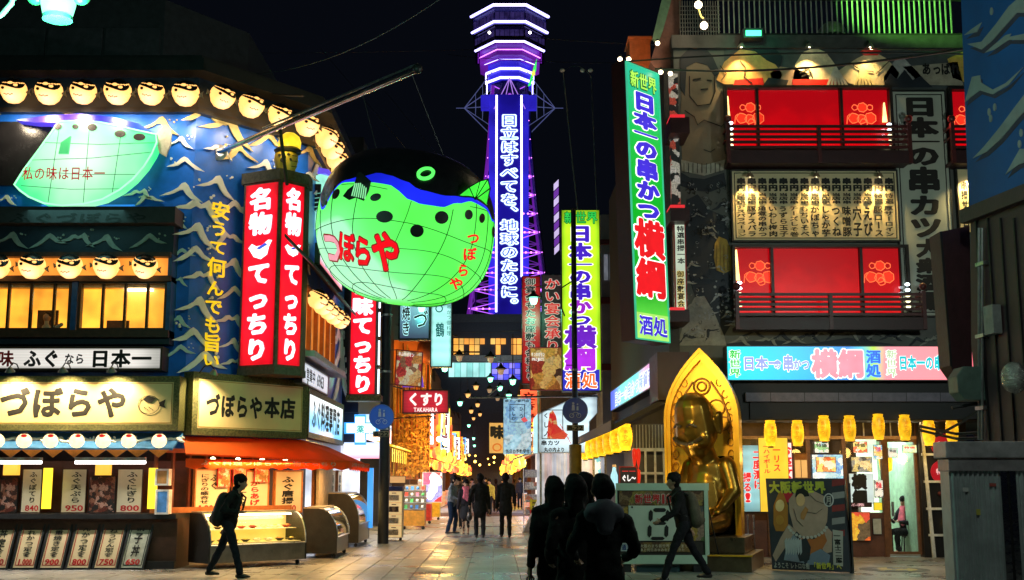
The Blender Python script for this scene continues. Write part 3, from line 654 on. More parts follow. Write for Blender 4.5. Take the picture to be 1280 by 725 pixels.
FL_=Fr(EL,EF_-EL);FR_=Fr(EF_,ER-EF_);wl,wr=(EF_-EL).length,(ER-EF_).length
vs_=thing('vertical_sign','tall two-sided red sign 名物てっちり with glowing white characters on the corner','sign',(EF_.x,EF_.y+.2,z0))
cp=lambda g_:[(EL.x-g_,EL.y),(EF_.x,EF_.y-g_),(ER.x+g_,ER.y),(ER.x+g_,ER.y+.5),(EL.x-g_,EL.y+.5)]
stone=pm('stone_grey_casing',(.09,.085,.07),.8,0,.5,15,.4)
build('casing',MB().prism(FP,cp(.03),z0-.02,z1+.02),stone,vs_)
build('cap',MB().prism(FP,cp(.09),z1+.02,z1+.24),stone,vs_);build('base',MB().prism(FP,cp(.05),z0-.16,z0-.02),stone,vs_)
cellz=[(228+i*32.5)for i in range(8)]
for F,wd in((FL_,wl),(FR_,wr)):
 build('face_panel',MB().box(F,.05,wd-.03,z0+.03,z1-.03,.02,.05),Ered,vs_)
 H=z1-z0;ch=['名','物',None,'て','っ','ち','り']
 for i,q in enumerate(ch):
  vt,vb=z1-.08-(H-.16)*i/7,z1-.08-(H-.16)*(i+1)/7;k0,k1=wd*.17,wd*.87
  if q:
   for j,(m,of)in enumerate(((em('pinkish_glow',(1,.62,.75),1.25),.075),(Ewhite,.04))):
    b=MB();b.text(F,q,k0,k1,vb+.01,vt-.01,.058+.008*j,True,of);build('character' if j else 'letter_outline',b,m,vs_)
  else:
   b=MB();cu,cv=(k0+k1)/2,(vb+vt)/2;rr=(k1-k0)*.46
   b.prism(F,[(cu-rr,cv+.02),(cu-rr*.7,cv+rr*.35),(cu-rr*.3,cv+rr*.15),(cu+rr*.2,cv+rr*.2),(cu+rr*.75,cv+rr*.55),(cu+rr*1.05,cv+rr*.5),(cu+rr*.8,cv+.02),(cu+rr*.65,cv-rr*.5),(cu+rr*.1,cv-rr*.8),(cu-rr*.5,cv-rr*.6)][::-1],.05,.062)
   build('fish_mark',b,Ewhite,vs_)
   b=MB();b.prism(F,[(cu-rr*.3,cv+rr*.0),(cu+rr*.5,cv+rr*.35),(cu+rr*.7,cv+rr*.2),(cu,cv-rr*.1)][::-1],.062,.07);build('fish_back',b,em('mark_blue',(.05,.1,.7),.8),vs_)
cy=at(360,186,23.3);YL=thing('fish_lamp','yellow boxy fish-shaped lamp standing on top of the tall red sign','lamp',(cy.x,cy.y,z1+.24))
yb=z1+.24;ylm=em('yellow_lamp_skin',(1,.72,.03),.8,.4,4)
build('body',MB().lathe((cy.x-.03,cy.y,yb),[(.001,0),(.17,0),(.2,.1),(.24,.24),(.23,.36),(.17,.42),(.001,.43)],18),pm('yellow_body',(.55,.42,.04),.5),YL,True)
build('collar',MB().lathe((cy.x,cy.y,yb+.40),[(.25,0),(.28,.05),(.22,.1),(.1,.1)],18),black,YL,True)
build('lit_head',MB().lathe((cy.x+.03,cy.y,yb+.50),[(.001,0),(.22,0),(.23,.12),(.19,.24),(.10,.31),(.001,.32)],18),ylm,YL,True)
b=MB();Fy=flat(cy.y)
for dx,dz,r_ in((-.12,.3,.03),(-.02,.26,.035),(.06,.32,.025),(-.06,.2,.045),(.1,.22,.02)):b.disc(Fy,cy.x+dx,yb+dz,r_,.1,.245,10)
build('spots',b,ink,YL)
b=MB()
for k in range(3):b.path([(cy.x+.12,cy.y-.2,yb+.08+.11*k),(cy.x+.21,cy.y-.12,yb+.09+.11*k)],.008,4)
build('side_grid',b,ink,YL)
lamp('POINT','head_light',(cy.x,cy.y-.5,yb+.5),8,(1,.7,.2),.1,None,YL)
A0,A1=FB.p(*FB.on(272,191),0),at(522,86,19.9)
t=thing('steel_boom','long polished steel boom reaching from the wave wall over the giant puffer fish','arm',A0)
build('boom',MB().path([A0,A0.lerp(A1,.5),A1],[.045,.06,.065],10),pm('polished_steel',(.6,.62,.66),.22,1,.15,10),t,True)
up=Vector((0,0,.11));build('upper_pipe',MB().tube(A0.lerp(A1,.25)+up,A1+up*.8,.022),steel,t)
b=MB()
for k in range(3,11):b.tube(A0.lerp(A1,k/10.5),A0.lerp(A1,k/10.5)+up,.01,5)
build('spacer',b,steel,t);build('end_cap',MB().ball(A1,.09),dark,t,True)
pst=A0.lerp(A1,.34);build('strut',MB().tube(pst,pst-Vector((0,-.9,.9)),.035),dark,t)
build('wall_plate',MB().lathe(A0,[(.16,-.02),(.16,.05),(.08,.09)],14,(1,0,0),(0,0,1),FB.n),steel,t)
# the giant puffer fish lantern
FCN=at(509,287,20.7);RX,RY,RZ=1.535,1.9,1.30;RO=R(7)
fx,fz,fy=Vector((math.cos(RO),0,-math.sin(RO))),Vector((math.sin(RO),0,math.cos(RO))),Vector((0,1,0))
def fish_xyz(a,l,s=1.):
 e=.80;f=lambda q:math.copysign(abs(q)**e,q)
 return FCN+fx*(RX*s*f(math.cos(l))*f(math.sin(a)))-fy*(RY*s*f(math.cos(l))*f(math.cos(a)))+fz*(RZ*s*f(math.sin(l)))
def fish_ll(px,py):
 """lon/lat of the skin seen at a pixel: march the ray into the superellipsoid"""
 d=ray(px,py);t0,t1=17.,FCN.y/d.y
 def val(t):
  q=EYEV+d*t-FCN;x,y,z=abs(q.dot(fx))/RX,abs(q.dot(fy))/RY,abs(q.dot(fz))/RZ;k=2/.80
  return x**k+y**k+z**k-1
 if val(t1)>0:
  q=EYEV+d*t1-FCN;x,z=q.dot(fx)/RX,q.dot(fz)/RZ;r_=math.hypot(x,z);x,z=x/r_,z/r_
  g_=lambda q_:math.copysign(abs(q_)**(1/.80),q_)
  return math.copysign(math.pi/2,x),max(-1.5,min(1.5,math.asin(max(-1,min(1,g_(z))))))
 for _ in range(30):
  tm=(t0+t1)/2
  if val(tm)>0:t0=tm
  else:t1=tm
 q=EYEV+d*t1-FCN;g_=lambda v_:math.copysign(abs(v_)**(1/.80),v_)
 x,y,z=g_(q.dot(fx)/RX),g_(-q.dot(fy)/RY),g_(q.dot(fz)/RZ)
 return math.atan2(x,y),math.asin(max(-1,min(1,z)))
def fpx(px,py,s=1.012):return fish_xyz(*fish_ll(px,py),s)
def curve_of(pts):
 L=sorted(fish_ll(*p)for p in pts);
 def f(a):
  a=abs(a)if abs(a)>1.45 else a
  if abs(a)>1.45:return L[-1][1]if a>0 else L[0][1]
  for(a0,l0),(a1,l1)in zip(L,L[1:]):
   if a0<=a<=a1:k=(a-a0)/max(1e-6,a1-a0);k=k*k*(3-2*k);return l0+(l1-l0)*k
  return L[0][1]if a<L[0][0]else L[-1][1]
 def g_(a):
  if abs(a)<=1.3:return f(a)
  k=(abs(a)-1.3)/(math.pi-1.3);e0=f(math.copysign(1.3,a));return e0*(1-k)+.45*k
 return g_
cb1=curve_of([(404,262),(411,238),(430,228),(466,228),(487,231),(500,239),(510,249),(526,255),(552,259),(572,254),(590,252),(608,262),(616,280)])
cb2=curve_of([(404,259),(412,235),(432,225),(455,220),(474,216),(491,220),(508,227),(524,237),(553,244),(575,246),(592,248),(608,258),(616,277)])
GF=thing('puffer_fish_lantern','giant green inflated puffer fish lantern with blue back hanging over the street','lantern',(FCN.x,FCN.y,FCN.z-RZ))
def zone(lo,hi,nl,s=1.):
 mb=MB();n=120;vs,fs=[],[]
 for i in range(nl+1):
  for j in range(n):
   a=-math.pi+2*math.pi*j/n;l0,l1=lo(a),hi(a);vs.append(fish_xyz(a,l0+(l1-l0)*i/nl,s))
 for i in range(nl):
  for j in range(n):q=(j+1)%n;fs.append((i*n+j,i*n+q,(i+1)*n+q,(i+1)*n+j))
 return mb.add(vs,fs)
Mg,tg,bgn=nt('green_lit_skin')
tc=N(tg,'ShaderNodeTexCoord');nz=N(tg,'ShaderNodeTexNoise');nz.inputs['Scale'].default_value=.9;nz.inputs['Detail'].default_value=1.5
tg.links.new(tc.outputs['Object'],nz.inputs['Vector'])
sep=N(tg,'ShaderNodeSeparateXYZ');tg.links.new(tc.outputs['Object'],sep.inputs[0])
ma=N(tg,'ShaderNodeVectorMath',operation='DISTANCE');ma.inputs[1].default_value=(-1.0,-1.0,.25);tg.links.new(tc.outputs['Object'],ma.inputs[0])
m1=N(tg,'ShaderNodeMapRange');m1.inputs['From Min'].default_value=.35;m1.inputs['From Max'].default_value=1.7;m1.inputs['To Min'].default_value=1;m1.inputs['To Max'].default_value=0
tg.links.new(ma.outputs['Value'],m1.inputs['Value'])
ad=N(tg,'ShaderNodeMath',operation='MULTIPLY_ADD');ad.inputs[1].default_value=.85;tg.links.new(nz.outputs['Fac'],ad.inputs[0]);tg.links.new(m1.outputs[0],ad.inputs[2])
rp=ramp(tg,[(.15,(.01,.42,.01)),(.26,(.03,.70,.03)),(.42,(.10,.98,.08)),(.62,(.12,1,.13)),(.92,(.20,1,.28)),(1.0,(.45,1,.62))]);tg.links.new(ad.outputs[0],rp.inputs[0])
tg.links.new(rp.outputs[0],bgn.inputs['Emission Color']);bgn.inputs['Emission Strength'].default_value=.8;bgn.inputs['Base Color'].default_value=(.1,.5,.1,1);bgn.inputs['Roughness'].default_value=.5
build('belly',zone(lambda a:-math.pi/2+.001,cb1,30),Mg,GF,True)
build('blue_band',zone(cb1,cb2,6),em('blue_lit_skin',(.01,.02,.85),.85,.35,1.2),GF,True)
build('black_back',zone(cb2,lambda a:math.pi/2-.001,16),pm('black_back',(.008,.008,.01),.35),GF,True)
sm=MB()
for k in range(-7,8):
 a=k*.36+.08;pts=[]
 for i in range(22):
  l=-1.45+(cb1(a)-.01+1.45)*i/21;pts.append(fish_xyz(a+.10*math.sin(l*2+k),l,1.003))
 sm.path(pts,.0065,4)
for l0 in(-1.1,-.78,-.47,-.17,.12):
 pts=[fish_xyz(-2.6+5.2*i/60,l0+.04*math.sin(3*i/10+l0*5),1.003)for i in range(61)if l0<cb1(-2.6+5.2*i/60)-.03]
 if len(pts)>3:sm.path(pts,.0065,4)
build('seam_lines',sm,pm('seam_dark_green',(.005,.06,.01),.7),GF)
def skin_poly(pts,s=1.012):
 """patch lying on the skin: fan of rings so that it follows the curve"""
 c=(sum(p[0]for p in pts)/len(pts),sum(p[1]for p in pts)/len(pts));n=len(pts);vs=[fpx(c[0],c[1],s)];fs=[]
 for k in(1,2,3):
  for p in pts:vs.append(fpx(c[0]+(p[0]-c[0])*k/3,c[1]+(p[1]-c[1])*k/3,s))
 for j in range(n):
  q=(j+1)%n;fs.append((0,1+q,1+j))
  for k in(0,1):fs.append((1+k*n+j,1+k*n+q,1+(k+1)*n+q,1+(k+1)*n+j))
 return MB().add(vs,fs)
def ell(x,y,a,b2,rot=0,n=18):
 return[(x+a*math.cos(t_)*math.cos(rot)-b2*math.sin(t_)*math.sin(rot),y+a*math.cos(t_)*math.sin(rot)+b2*math.sin(t_)*math.cos(rot))for t_ in[2*math.pi*i/n for i in range(n)]]
for x,y,a,b2,ro in((421,243,4,7,.5),(409,254,1.6,3,.3),(470,247,7,4.6,-.3),(481,271,10.5,7.5,0),(551.5,272,8.5,8,0),(521,288.5,8.5,8,0),(585,268.5,5,6.2,0),(601.5,273,3.6,6,.1),(615.5,290,2,7,0)):
 build('black_spot',skin_poly(ell(x,y,a,b2,ro)),pm('spot_black',(.006,.006,.006),.5),GF)
ring=ell(532,217.5,9.5,6.2,-.25,24);mb=MB();mb.path([fpx(x,y,1.01)for x,y in ring],.03,6,True);build('eye_ring',mb,em('ring_green',(.1,1,.12),1.1),GF)
build('striped_fin',skin_poly([(430,246),(436,238),(444,232),(448,218),(452,216),(465,228),(462,240),(456,252),(446,248),(438,251)],1.02),pm('fin_black',(.008,.01,.008),.6),GF)
b=MB()
for k in range(7):b.path([fpx(446+k*2.2,231+k*.9-(3-abs(k-3)),1.03),fpx(442+k*2.6,246+k*.6,1.03)],.012,4)
build('fin_stripes',b,em('fin_stripe_green',(.3,.9,.4),.7),GF)
ft=[fpx(575,244,1.0),fpx(608,256,1.0),fpx(594,233,1.16)];gfin=em('green_fin_lit',(.05,.95,.05),.85,.3)
tip=(ft[0]+ft[1])/2+(ft[2]-(ft[0]+ft[1])/2)*1.0
b=MB();pts=[fpx(575,244,1.),fpx(582,238,1.06),fpx(590,234,1.12),fpx(596,233.5,1.15),fpx(603,241,1.1),fpx(609,256,1.)]
b.add([p-fy*.03 for p in pts]+[p+fy*.1 for p in pts],[(0,1,2,3,4,5),(11,10,9,8,7,6)]+[(i,i+6,(i+1)%6+6,(i+1)%6)for i in range(6)]);build('ear_fin',b,gfin,GF)
b=MB()
for q in(1,2,3,4):b.path([fpx(592,251,1.02)-fy*.04,pts[q]-fy*.05],.010,4)
b.path([p-fy*.05 for p in pts],.012,4);build('ear_fin_ribs',b,ink,GF)
b=MB();pp=[fpx(462,200,1.0),fpx(480,188,1.02),fpx(485,182,1.08),fpx(497,193,1.0)]
q0=FCN+Vector((-.62,.3,RZ*.93));dor=[q0+Vector(v_)for v_ in((-.35,0,-.12),(-.05,0,.12),(.1,0,.24),(.18,0,.26),(.38,0,.0),(.4,0,-.14))]
b.add([p for p in dor]+[p+fy*.05 for p in dor],[(0,5,4,3,2,1),(6,7,8,9,10,11)]+[(i,i+6,(i+1)%6+6,(i+1)%6)[::-1]for i in range(6)]);build('dorsal_fin',b,pm('dorsal_grey',(.12,.13,.15),.5),GF)
mred=em('fish_red_letters',(.80,.003,.010),.95,.1);mpk=em('faded_pink_letters',(.85,.35,.42),.8)
def skin_text(st,x0,x1,y0,y1,mat,off,vert=False,shear=0,s=1.014):
 b=MB();cxm=(x0+x1)/2
 b.text(None,st,x0,x1,-y1,-y0,0,vert,off,fn=lambda x,y:fpx(x,-y+shear*(x-cxm),s));return b
for st_,x0,x1,y0,y1,m,sh in(('つ',405,428,284,332,mpk,.7),('ぼ',424,444,288,328,mred,.35),('ら',442,466,293,334,mred,.25),('や',464,501,287,341,mred,.2)):
 build('letter_outline',skin_text(st_,x0-1,x1+1,y0-1,y1+1,em('letter_orange',(.8,.25,.1),.8),.075,False,sh,1.010),em('letter_edge',(.35,.02,.02),.5),GF)
 build('character',skin_text(st_,x0,x1,y0,y1,m,.045,False,sh),m,GF)
for st_,x0,x1,y0,y1 in(('つ',582,599,289,306),('ぼ',577,595,308,326),('ら',570,586,328,346),('や',560,579,345,362)):
 build('character',skin_text(st_,x0,x1,y0,y1,mred,.045),mred,GF)
b=MB()
for dx in(-.5,.7):b.tube(FCN+Vector((dx,.2,RZ*.9)),A0.lerp(A1,.75 if dx<0 else.97),.008,5)
build('hanging_wire',b,dark,GF)
t=thing('fish_sign','smaller lit fish with blue back half hidden behind the giant puffer fish','sign',at(402,305,26.4));Fb=flat(26.4)
build('body',MB().prism(Fb,pxpoly(Fb,[(385,240),(390,229),(402,222),(418,226),(430,245),(430,310),(408,306),(396,290),(388,262)][::-1]),0,.35),em('mint_small',(.35,.95,.75),.95,.4,2),t)
build('blue_back',MB().prism(Fb,pxpoly(Fb,[(385,238),(388,222),(399,214),(414,217),(424,230),(410,222),(398,223)][::-1]),.1,.37),em('violet_small',(.12,.08,.8),.8),t)
build('tail_fin',MB().prism(Fb,pxpoly(Fb,[(385,245),(391,236),(405,236),(404,262),(396,270),(386,262)][::-1]),.37,.45),black,t)
b=MB()
for k in range(5):b.path([Fb.p(*Fb.on(388,243+k*5.5,.46),.46),Fb.p(*Fb.on(403,241+k*5.5,.46),.46)],.012,4)
build('fin_ribs',b,em('fin_lit_rib',(.2,.6,.5),.5),t)
F31=flat(30.6)
rsg=sign('vertical_sign','narrow red lit sign お味てっちり with white characters below the giant fish',F31,(437,338,471,494),-.35,.0,Ered,stone,[],rim=.03)
for i,q in enumerate('お味てっちり'):
 u0,u1,v0,v1=F31.rect((440,346+i*24.3,467,346+(i+1)*24.3),0)
 for j,(m,of)in enumerate(((em('pinkish_glow',(1,.62,.75),1.25),.08),(Ewhite,.05))):
  b=MB();b.text(F31,q,u0,u1,v0,v1,.02+.01*j,True,of);build('character' if j else 'letter_outline',b,m,rsg)
u,v0,v1=F31.on(474,420)[0],F31.on(474,492)[1],F31.on(474,350)[1]
for k in range(4):build('neon_tube',MB().tube(F31.p(u,v0+(v1-v0)*k/4,0),F31.p(u,v0+(v1-v0)*(k+.85)/4,0),.022),em('cool_tube',(.75,.85,1),2.2),rsg)
build('ornate_base',MB().pbox(F31,(432,494,476,501),-.4,.06),goldfr,rsg)
# orange awning, boards and showcases at the corner
O0=C1+Vector((.30,-.85,0));O1=C2+Vector((1.05,-.32,0));O2=C2+SD*4.1+FC.n*1.0
aw=thing('shop_awning','orange cloth awning glowing from below around the restaurant corner','awning',C2+Vector((0,0,1.9)))
M_or=cloth('orange_awning_cloth',(.90,.17,.015),.55)
top=[C1+ZV*2.42,C2+ZV*2.43,C2+SD*4.1+ZV*2.40];low=[O0+ZV*2.08,O1+ZV*1.99,O2+ZV*1.96]
mb=MB();P=top+low;P+=[p-ZV*.03 for p in P]
mb.add(P,[(0,3,4,1),(1,4,5,2),(6,7,10,9),(7,8,11,10),(0,6,9,3),(2,5,11,8),(3,9,10,4),(4,10,11,5)]);build('cover',mb,M_or,aw)
for p,q in((O0,O1),(O1,O2)):
 Fv=Fr(p,q-p);L=(q-p).length;n=int(L/.35)
 vb=MB()
 for k in range(n):
  a,b2=L*k/n+.005,L*(k+1)/n-.005
  vb.prism(Fv,[(a,1.99),(a,1.84),((a+b2)/2,1.80),(b2,1.84),(b2,1.99)],.0,.012)
 build('valance',vb,M_or,aw)
 tx=MB();tx.text(Fv,'ふぐ料理づぼらや名物てっちり'[:max(4,int(L/.22))],L*.08,L*.92,1.87,1.97,.02,False,.02);build('valance_lettering',tx,pm('cream_print',(.7,.5,.3),.6),aw)
for k in range(5):
 p=C1.lerp(C2,.15+.2*k)+Vector((.35,-.5,1.98));bl=MB();bl.ball(p,.05);build('bulb',bl,em('awning_bulb',(1,.75,.4),12),aw,True)
lamp('AREA','awning_bulbs_light',C1.lerp(C2,.5)+Vector((.45,-.55,1.93)),85,(1,.58,.2),2.6,-ZV,aw,sy=.5).rotation_euler=(0,0,math.atan2(BU.y,BU.x))
lamp('AREA','side_bulbs_light',C2+SD*2+FC.n*.6+ZV*1.9,85,(1,.58,.2),3.4,-ZV,aw,sy=.5).rotation_euler=(0,0,math.pi/2)
bd=thing('backboard_rail','orange-painted wooden rail carrying the menu boards under the awning','rail',FB.p(1.4,1.2,-.4))
build('rail',MB().box(FB,-.3,3.0,2.12,2.3,-.5,-.42).box(FB,-.3,3.0,1.0,1.1,-.5,-.3),pm('orange_wood',(.45,.15,.04),.5),bd)
for k in range(9):build('post',MB().box(FB,-.25+k*.38,-.2+k*.38,1.1,2.12,-.5,-.44),pm('dark_red_wood',(.2,.05,.02),.5),bd)
ob=pm('orange_board_frame',(.55,.2,.05),.5)
for r,texts,lab in(((243,586,286,641),[('ふぐ',(262,592,274,612),True,[ink],[.03]),('にぎりの盛合せ',(250,592,262,630),True,[ink],[.03]),('1,200',(247,631,272,639),False,[redink],[.04])],'leftmost cream menu board with price 1,200 under the orange awning'),((291,588,336,641),[('からあげ',(312,600,325,632),True,[redink],[.05]),('一人前',(296,612,308,634),True,[ink],[.04])],'cream menu board with red characters in the middle under the awning'),((343,588,378,641),[('ふぐ唐揚',(352,595,368,630),True,[ink],[.05]),('1,050',(347,631,370,639),False,[redink],[.04])],'cream menu board with price 1,050 under the orange awning')):
 sign('menu_board',lab,FB,r,-.38,-.32,pm('lit_paper',(.85,.70,.45),.6,0,.06,2),ob,texts,rim=.03,cat='menu board')
for r,lab in(((272,583,288,609),'small food photo card hanging left of the red-lettered menu board'),((291,584,308,603),'tilted food photo card above the red-lettered menu board'),((318,584,336,603),'food photo card hanging right of the red-lettered menu board')):
 sign('photo_card',lab,FB,r,-.27,-.25,cells('food_card',[(.7,.25,.08),(.85,.6,.25),(.6,.08,.03),(.9,.85,.7),(.4,.2,.05)],16),redink,cat='card',rim=.012)
for r,s_,lab in(((393,586,402,632),'定食','nearest narrow menu board on the side street under the awning'),((412,588,419,622),'鍋物','middle narrow menu board on the side street under the awning'),((422,588,428,620),'雑炊','narrow menu board 雑炊 farthest along the side street under the awning')):
 x0,y0,x1,y1=r
 sign('menu_board',lab,FC,r,-.25,-.18,pm('lit_paper',(.85,.70,.45),.6,0,.06,2),ob,[(s_,(x0+2,y0+5,x1-2,y1-5),True,[ink],[.03])],rim=.03,cat='menu board')
bp_=thing('folded_shutter','plain beige panel closing the side street under the awning','panel',FC.p(4.2,0,-.1));build('board',MB().box(FC,3.2,5.6,.0,2.0,-.12,-.06),pm('beige_panel',(.55,.42,.26),.6),bp_)
def showcase(F,L,H,lab,endm,foods,dp=.72,glow=1.0):
 """refrigerated display case with curved glass; F starts at the front left foot, u runs along the front"""
 t=thing('display_case',lab,'display case',F.p(L/2,0,-dp/2))
 b0,g0=.10,H*.42
 prof=[(-dp,b0),(0,b0),(0,g0)]+[(-.42*(1-math.cos(q))*.95,g0+(H-g0)*math.sin(q))for q in[math.pi/2*k/7 for k in range(1,8)]]+[(-dp,H)]
 FE0=Fr(F.p(0,0,0),F.n);FE1=Fr(F.p(L,0,0),F.n)
 build('end_panel',MB().prism(FE0,prof,0,.03),endm,t);build('end_panel',MB().prism(FE1,prof,-.03,0),endm,t)
 build('base',MB().box(F,0.0,L,b0,g0,-dp,-.01),pm('case_steel',(.20,.20,.19),.35,.8,.25,5),t)
 build('back',MB().box(F,.0,L,g0,H,-dp,-dp+.04),em('case_back_glow',(1,.62,.08),glow*.50,.3,2,base=(.7,.6,.4)),t)  # back and shelves glow by themselves, as if the case lamp lit them
 build('top',MB().box(F,.0,L,H,H+.03,-dp,-.34),pm('case_trim',(.5,.45,.35),.35,.6),t)
 gl=MB();q0=prof[2:-1];vs,fs=[],[]
 for w_,v_ in q0:vs+=[F.p(.0,v_,w_),F.p(L,v_,w_)]
 for i in range(len(q0)-1):fs.append((2*i,2*i+1,2*i+3,2*i+2))
 build('curved_glass',gl.add(vs,fs),GLS,t,True)
 tr=MB();tr.path([F.p(0,v_,w_+.01)for w_,v_ in q0],.014,5);tr.path([F.p(L,v_,w_+.01)for w_,v_ in q0],.014,5);tr.tube(F.p(0,g0,.008),F.p(L,g0,.008),.014);build('trim',tr,steel,t)
 build('light_strip',MB().box(F,.05,L-.05,H-.06,H-.03,-.5,-.42),em('case_tube',(1,.85,.5),6*glow),t)
 tr_=rs
 for lv,dd in((g0+.02,.02),(g0+(H-g0)*.45,.18)):
  sh=build('shelf',MB().box(F,.03,L-.03,lv,lv+.012,-dp+.04,-dd-.1),em('shelf_glow',(1,.66,.12),glow*.40,base=(.8,.75,.6)),t)
  n=int(L/.26)
  for k in range(n):
   u=.16+(L-.3)*k/max(1,n-1);c=F.p(u,lv+.012,-dd-.28)
   b=MB();b.lathe(c,[(.04,0),(.05,.01),(.10,.05),(.095,.05),(.02,.02)],12);di=build('dish',b,tr_.choice([pm('bowl_black',(.03,.02,.02),.3),pm('bowl_red',(.3,.03,.02),.3),pm('bowl_white',(.8,.8,.75),.3)]),sh,True)
   b=MB();cc=tr_.choice(foods)
   for z in range(4):b.ball(c+Vector((tr_.uniform(-.04,.04),tr_.uniform(-.04,.04),.05)),.035,.035,.022,7,4)
   b_=build('dish_food',b,pm('food_%d'%foods.index(cc),cc,.5),sh,True)
 for k in(.12,L-.12):
  b=MB();b.lathe(F.p(k,.045,-.08),[(.045,-.02),(.045,.02)],12,F.n,ZV,F.u);build('caster',b,black,t)
 lamp('AREA','case_light',F.p(L/2,H-.07,-.44),2.6*L*glow,(1,.70,.22),L*.9,-ZV+F.n*.35,t,sy=.06)
 return t
FOOD=[(.7,.3,.08),(.85,.7,.2),(.6,.1,.05),(.8,.75,.6),(.2,.35,.08)]
g0,g1=gnd(262,712),gnd(381,705)
gdark=pm('charcoal_case_end',(.028,.027,.026),.4,.2)
showcase(Fr(g0,g1-g0),(g1-g0).length,1.0,'long glass display case of food glowing yellow nearest the restaurant corner',gdark,FOOD)
g0=gnd(421,698);showcase(Fr(g0,SD),2.0,1.02,'dark-ended curved glass display case, middle one along the side street',gdark,FOOD,glow=1.3)
g0=gnd(448,684);showcase(Fr(g0,SD),2.5,1.28,'taller curved glass display case farthest along the side street',gdark,FOOD,glow=1.3,dp=.9)
# the tower at the end of the street
TY=222.;TC=at(637,400,TY);TX=TC.x;TCy=TY+7.6
tz=lambda py:at(637,py,TY).z
TW=thing('lattice_tower','tall steel tower with blue neon rings and a vertical neon slogan','tower',(TX,TCy,0))
M_tst=pm('tower_steel',(.22,.12,.30),.45,.6,.2,.3);M_navy=pm('tower_cladding',(.03,.03,.12),.4,.2,.3,.5)
Eneon=em('neon_violet_white',(.40,.36,1),4.2,.05,.2);Eneb=em('neon_lower',(.35,.30,1),2.2,.1,.2)
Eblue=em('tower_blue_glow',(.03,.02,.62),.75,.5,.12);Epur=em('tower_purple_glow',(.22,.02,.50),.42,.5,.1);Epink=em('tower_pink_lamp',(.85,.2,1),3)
def octo(ap):k=ap*math.tan(R(22.5));f=1.35 if ap>5.5 else 1.1;return[(x,y*f)for x,y in _oc(ap,k)]
def _oc(ap,k):return[(k,-ap),(ap,-k),(ap,k),(k,ap),(-k,ap),(-ap,k),(-ap,-k),(-k,-ap)]
FPT=Fr((TX,TCy,0),(1,0,0),(0,1,0))
def deck(name,ap,z0,z1,mat,par=None):return build(name,MB().prism(FPT,octo(ap),z0,z1),mat,par or TW)
def neon(ap,z,r=.22,m=None,drop=0):
 P=octo(ap);pts=[(TX+P[i][0],TCy+P[i][1],z)for i in(6,7,0,1)];mb=MB();mb.path(pts,r,6)
 return build('neon_ring',mb,m or Eneon,TW)
zr=[tz(13),tz(33),tz(55),tz(63),tz(68),tz(80),tz(91)]
aps=[7.6,7.6,6.6,5.6,4.7,4.5,4.1]
deck('roof_deck',7.4,zr[0]-.3,zr[0]+.25,M_navy);deck('observation_deck',7.2,zr[1]-.4,zr[0]-.3,M_navy);deck('observation_deck',6.9,zr[2]+.1,zr[1]-.4,pm('deck_glass_dark',(.02,.015,.05),.15,.3))
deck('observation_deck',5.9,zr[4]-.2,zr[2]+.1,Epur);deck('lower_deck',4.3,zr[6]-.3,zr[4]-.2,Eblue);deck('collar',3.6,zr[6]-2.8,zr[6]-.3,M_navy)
deck('mast_housing',3.2,zr[0]+1.9,zr[0]+6,M_navy)
for z,ap,r_,m in((zr[0],7.65,.27,Eneon),(zr[1],7.45,.25,Eneon),(zr[2],6.75,.25,Eneon),(zr[3],6.0,.08,Epink),(zr[4],5.0,.25,Eneon),(zr[5],4.6,.25,Eneon),(zr[6],4.4,.25,Eneon)):neon(ap,z,r_,m)
for ap,z_hi,z_lo,m in((6.2,zr[2],zr[4],Epur),(4.7,zr[5],zr[5]-2.2,Eneon),(4.5,zr[6],zr[6]-2.4,Eneon)):
 k=ap*math.tan(R(22.5))
 for sx_ in(-1,1):build('neon_drop',MB().tube((TX+sx_*ap,TCy-k,z_hi),(TX+sx_*ap,TCy-k,z_lo),.12),m,TW)
for z0_,z1_,ap,n in((zr[1]+.4,zr[0]-1.2,7.22,6),(zr[2]+1.0,zr[1]-1.3,6.92,6)):
 P=octo(ap)
 for i in(7,0,6):
  a,b2=Vector((TX+P[i][0],TCy+P[i][1],0)),Vector((TX+P[(i+1)%8][0],TCy+P[(i+1)%8][1],0))
  if i==7:pass
  F=Fr(a,b2-a);L=(b2-a).length
  if F.n.y>0:F=Fr(b2,a-b2)
  w_=build('window',MB().box(F,.2,L-.2,z0_,z1_,.02,.06),em('deck_window',(.03,.02,.10),.5,.6,.8,rough=.15),TW)
  for q in range(1,n):build('mullion',MB().box(F,L*q/n-.06,L*q/n+.06,z0_,z1_,.06,.12),M_navy,w_)
for dx in(-3.9,3.9):build('floodlight',MB().ball((TX+dx,TCy-9.4,tz(45)),.28,n=10,m=6),em('flood_white',(1,.95,.9),6),TW,True)
def hw(z):
 zz=[(tz(410),8.0),(tz(340),6.6),(tz(265),5.3),(tz(190),4.2),(tz(118),3.5),(tz(98),3.3)]
 if z<=zz[0][0]:return 8.0+(zz[0][0]-z)*.22
 for(a,p),(b2,q)in zip(zz,zz[1:]):
  if z<=b2:return p+(q-p)*(z-a)/(b2-a)
 return 3.3
lv=[0.,6,12.5]+[tz(p)for p in(410,386,362,340,314,288,264,240,216,192,168,144,120,98)]
for sx_,sy_ in((-1,-1),(1,-1),(1,1),(-1,1)):
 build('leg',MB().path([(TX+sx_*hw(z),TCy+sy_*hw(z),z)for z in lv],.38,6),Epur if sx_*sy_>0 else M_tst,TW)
br=MB();bp2=MB();nod=MB()
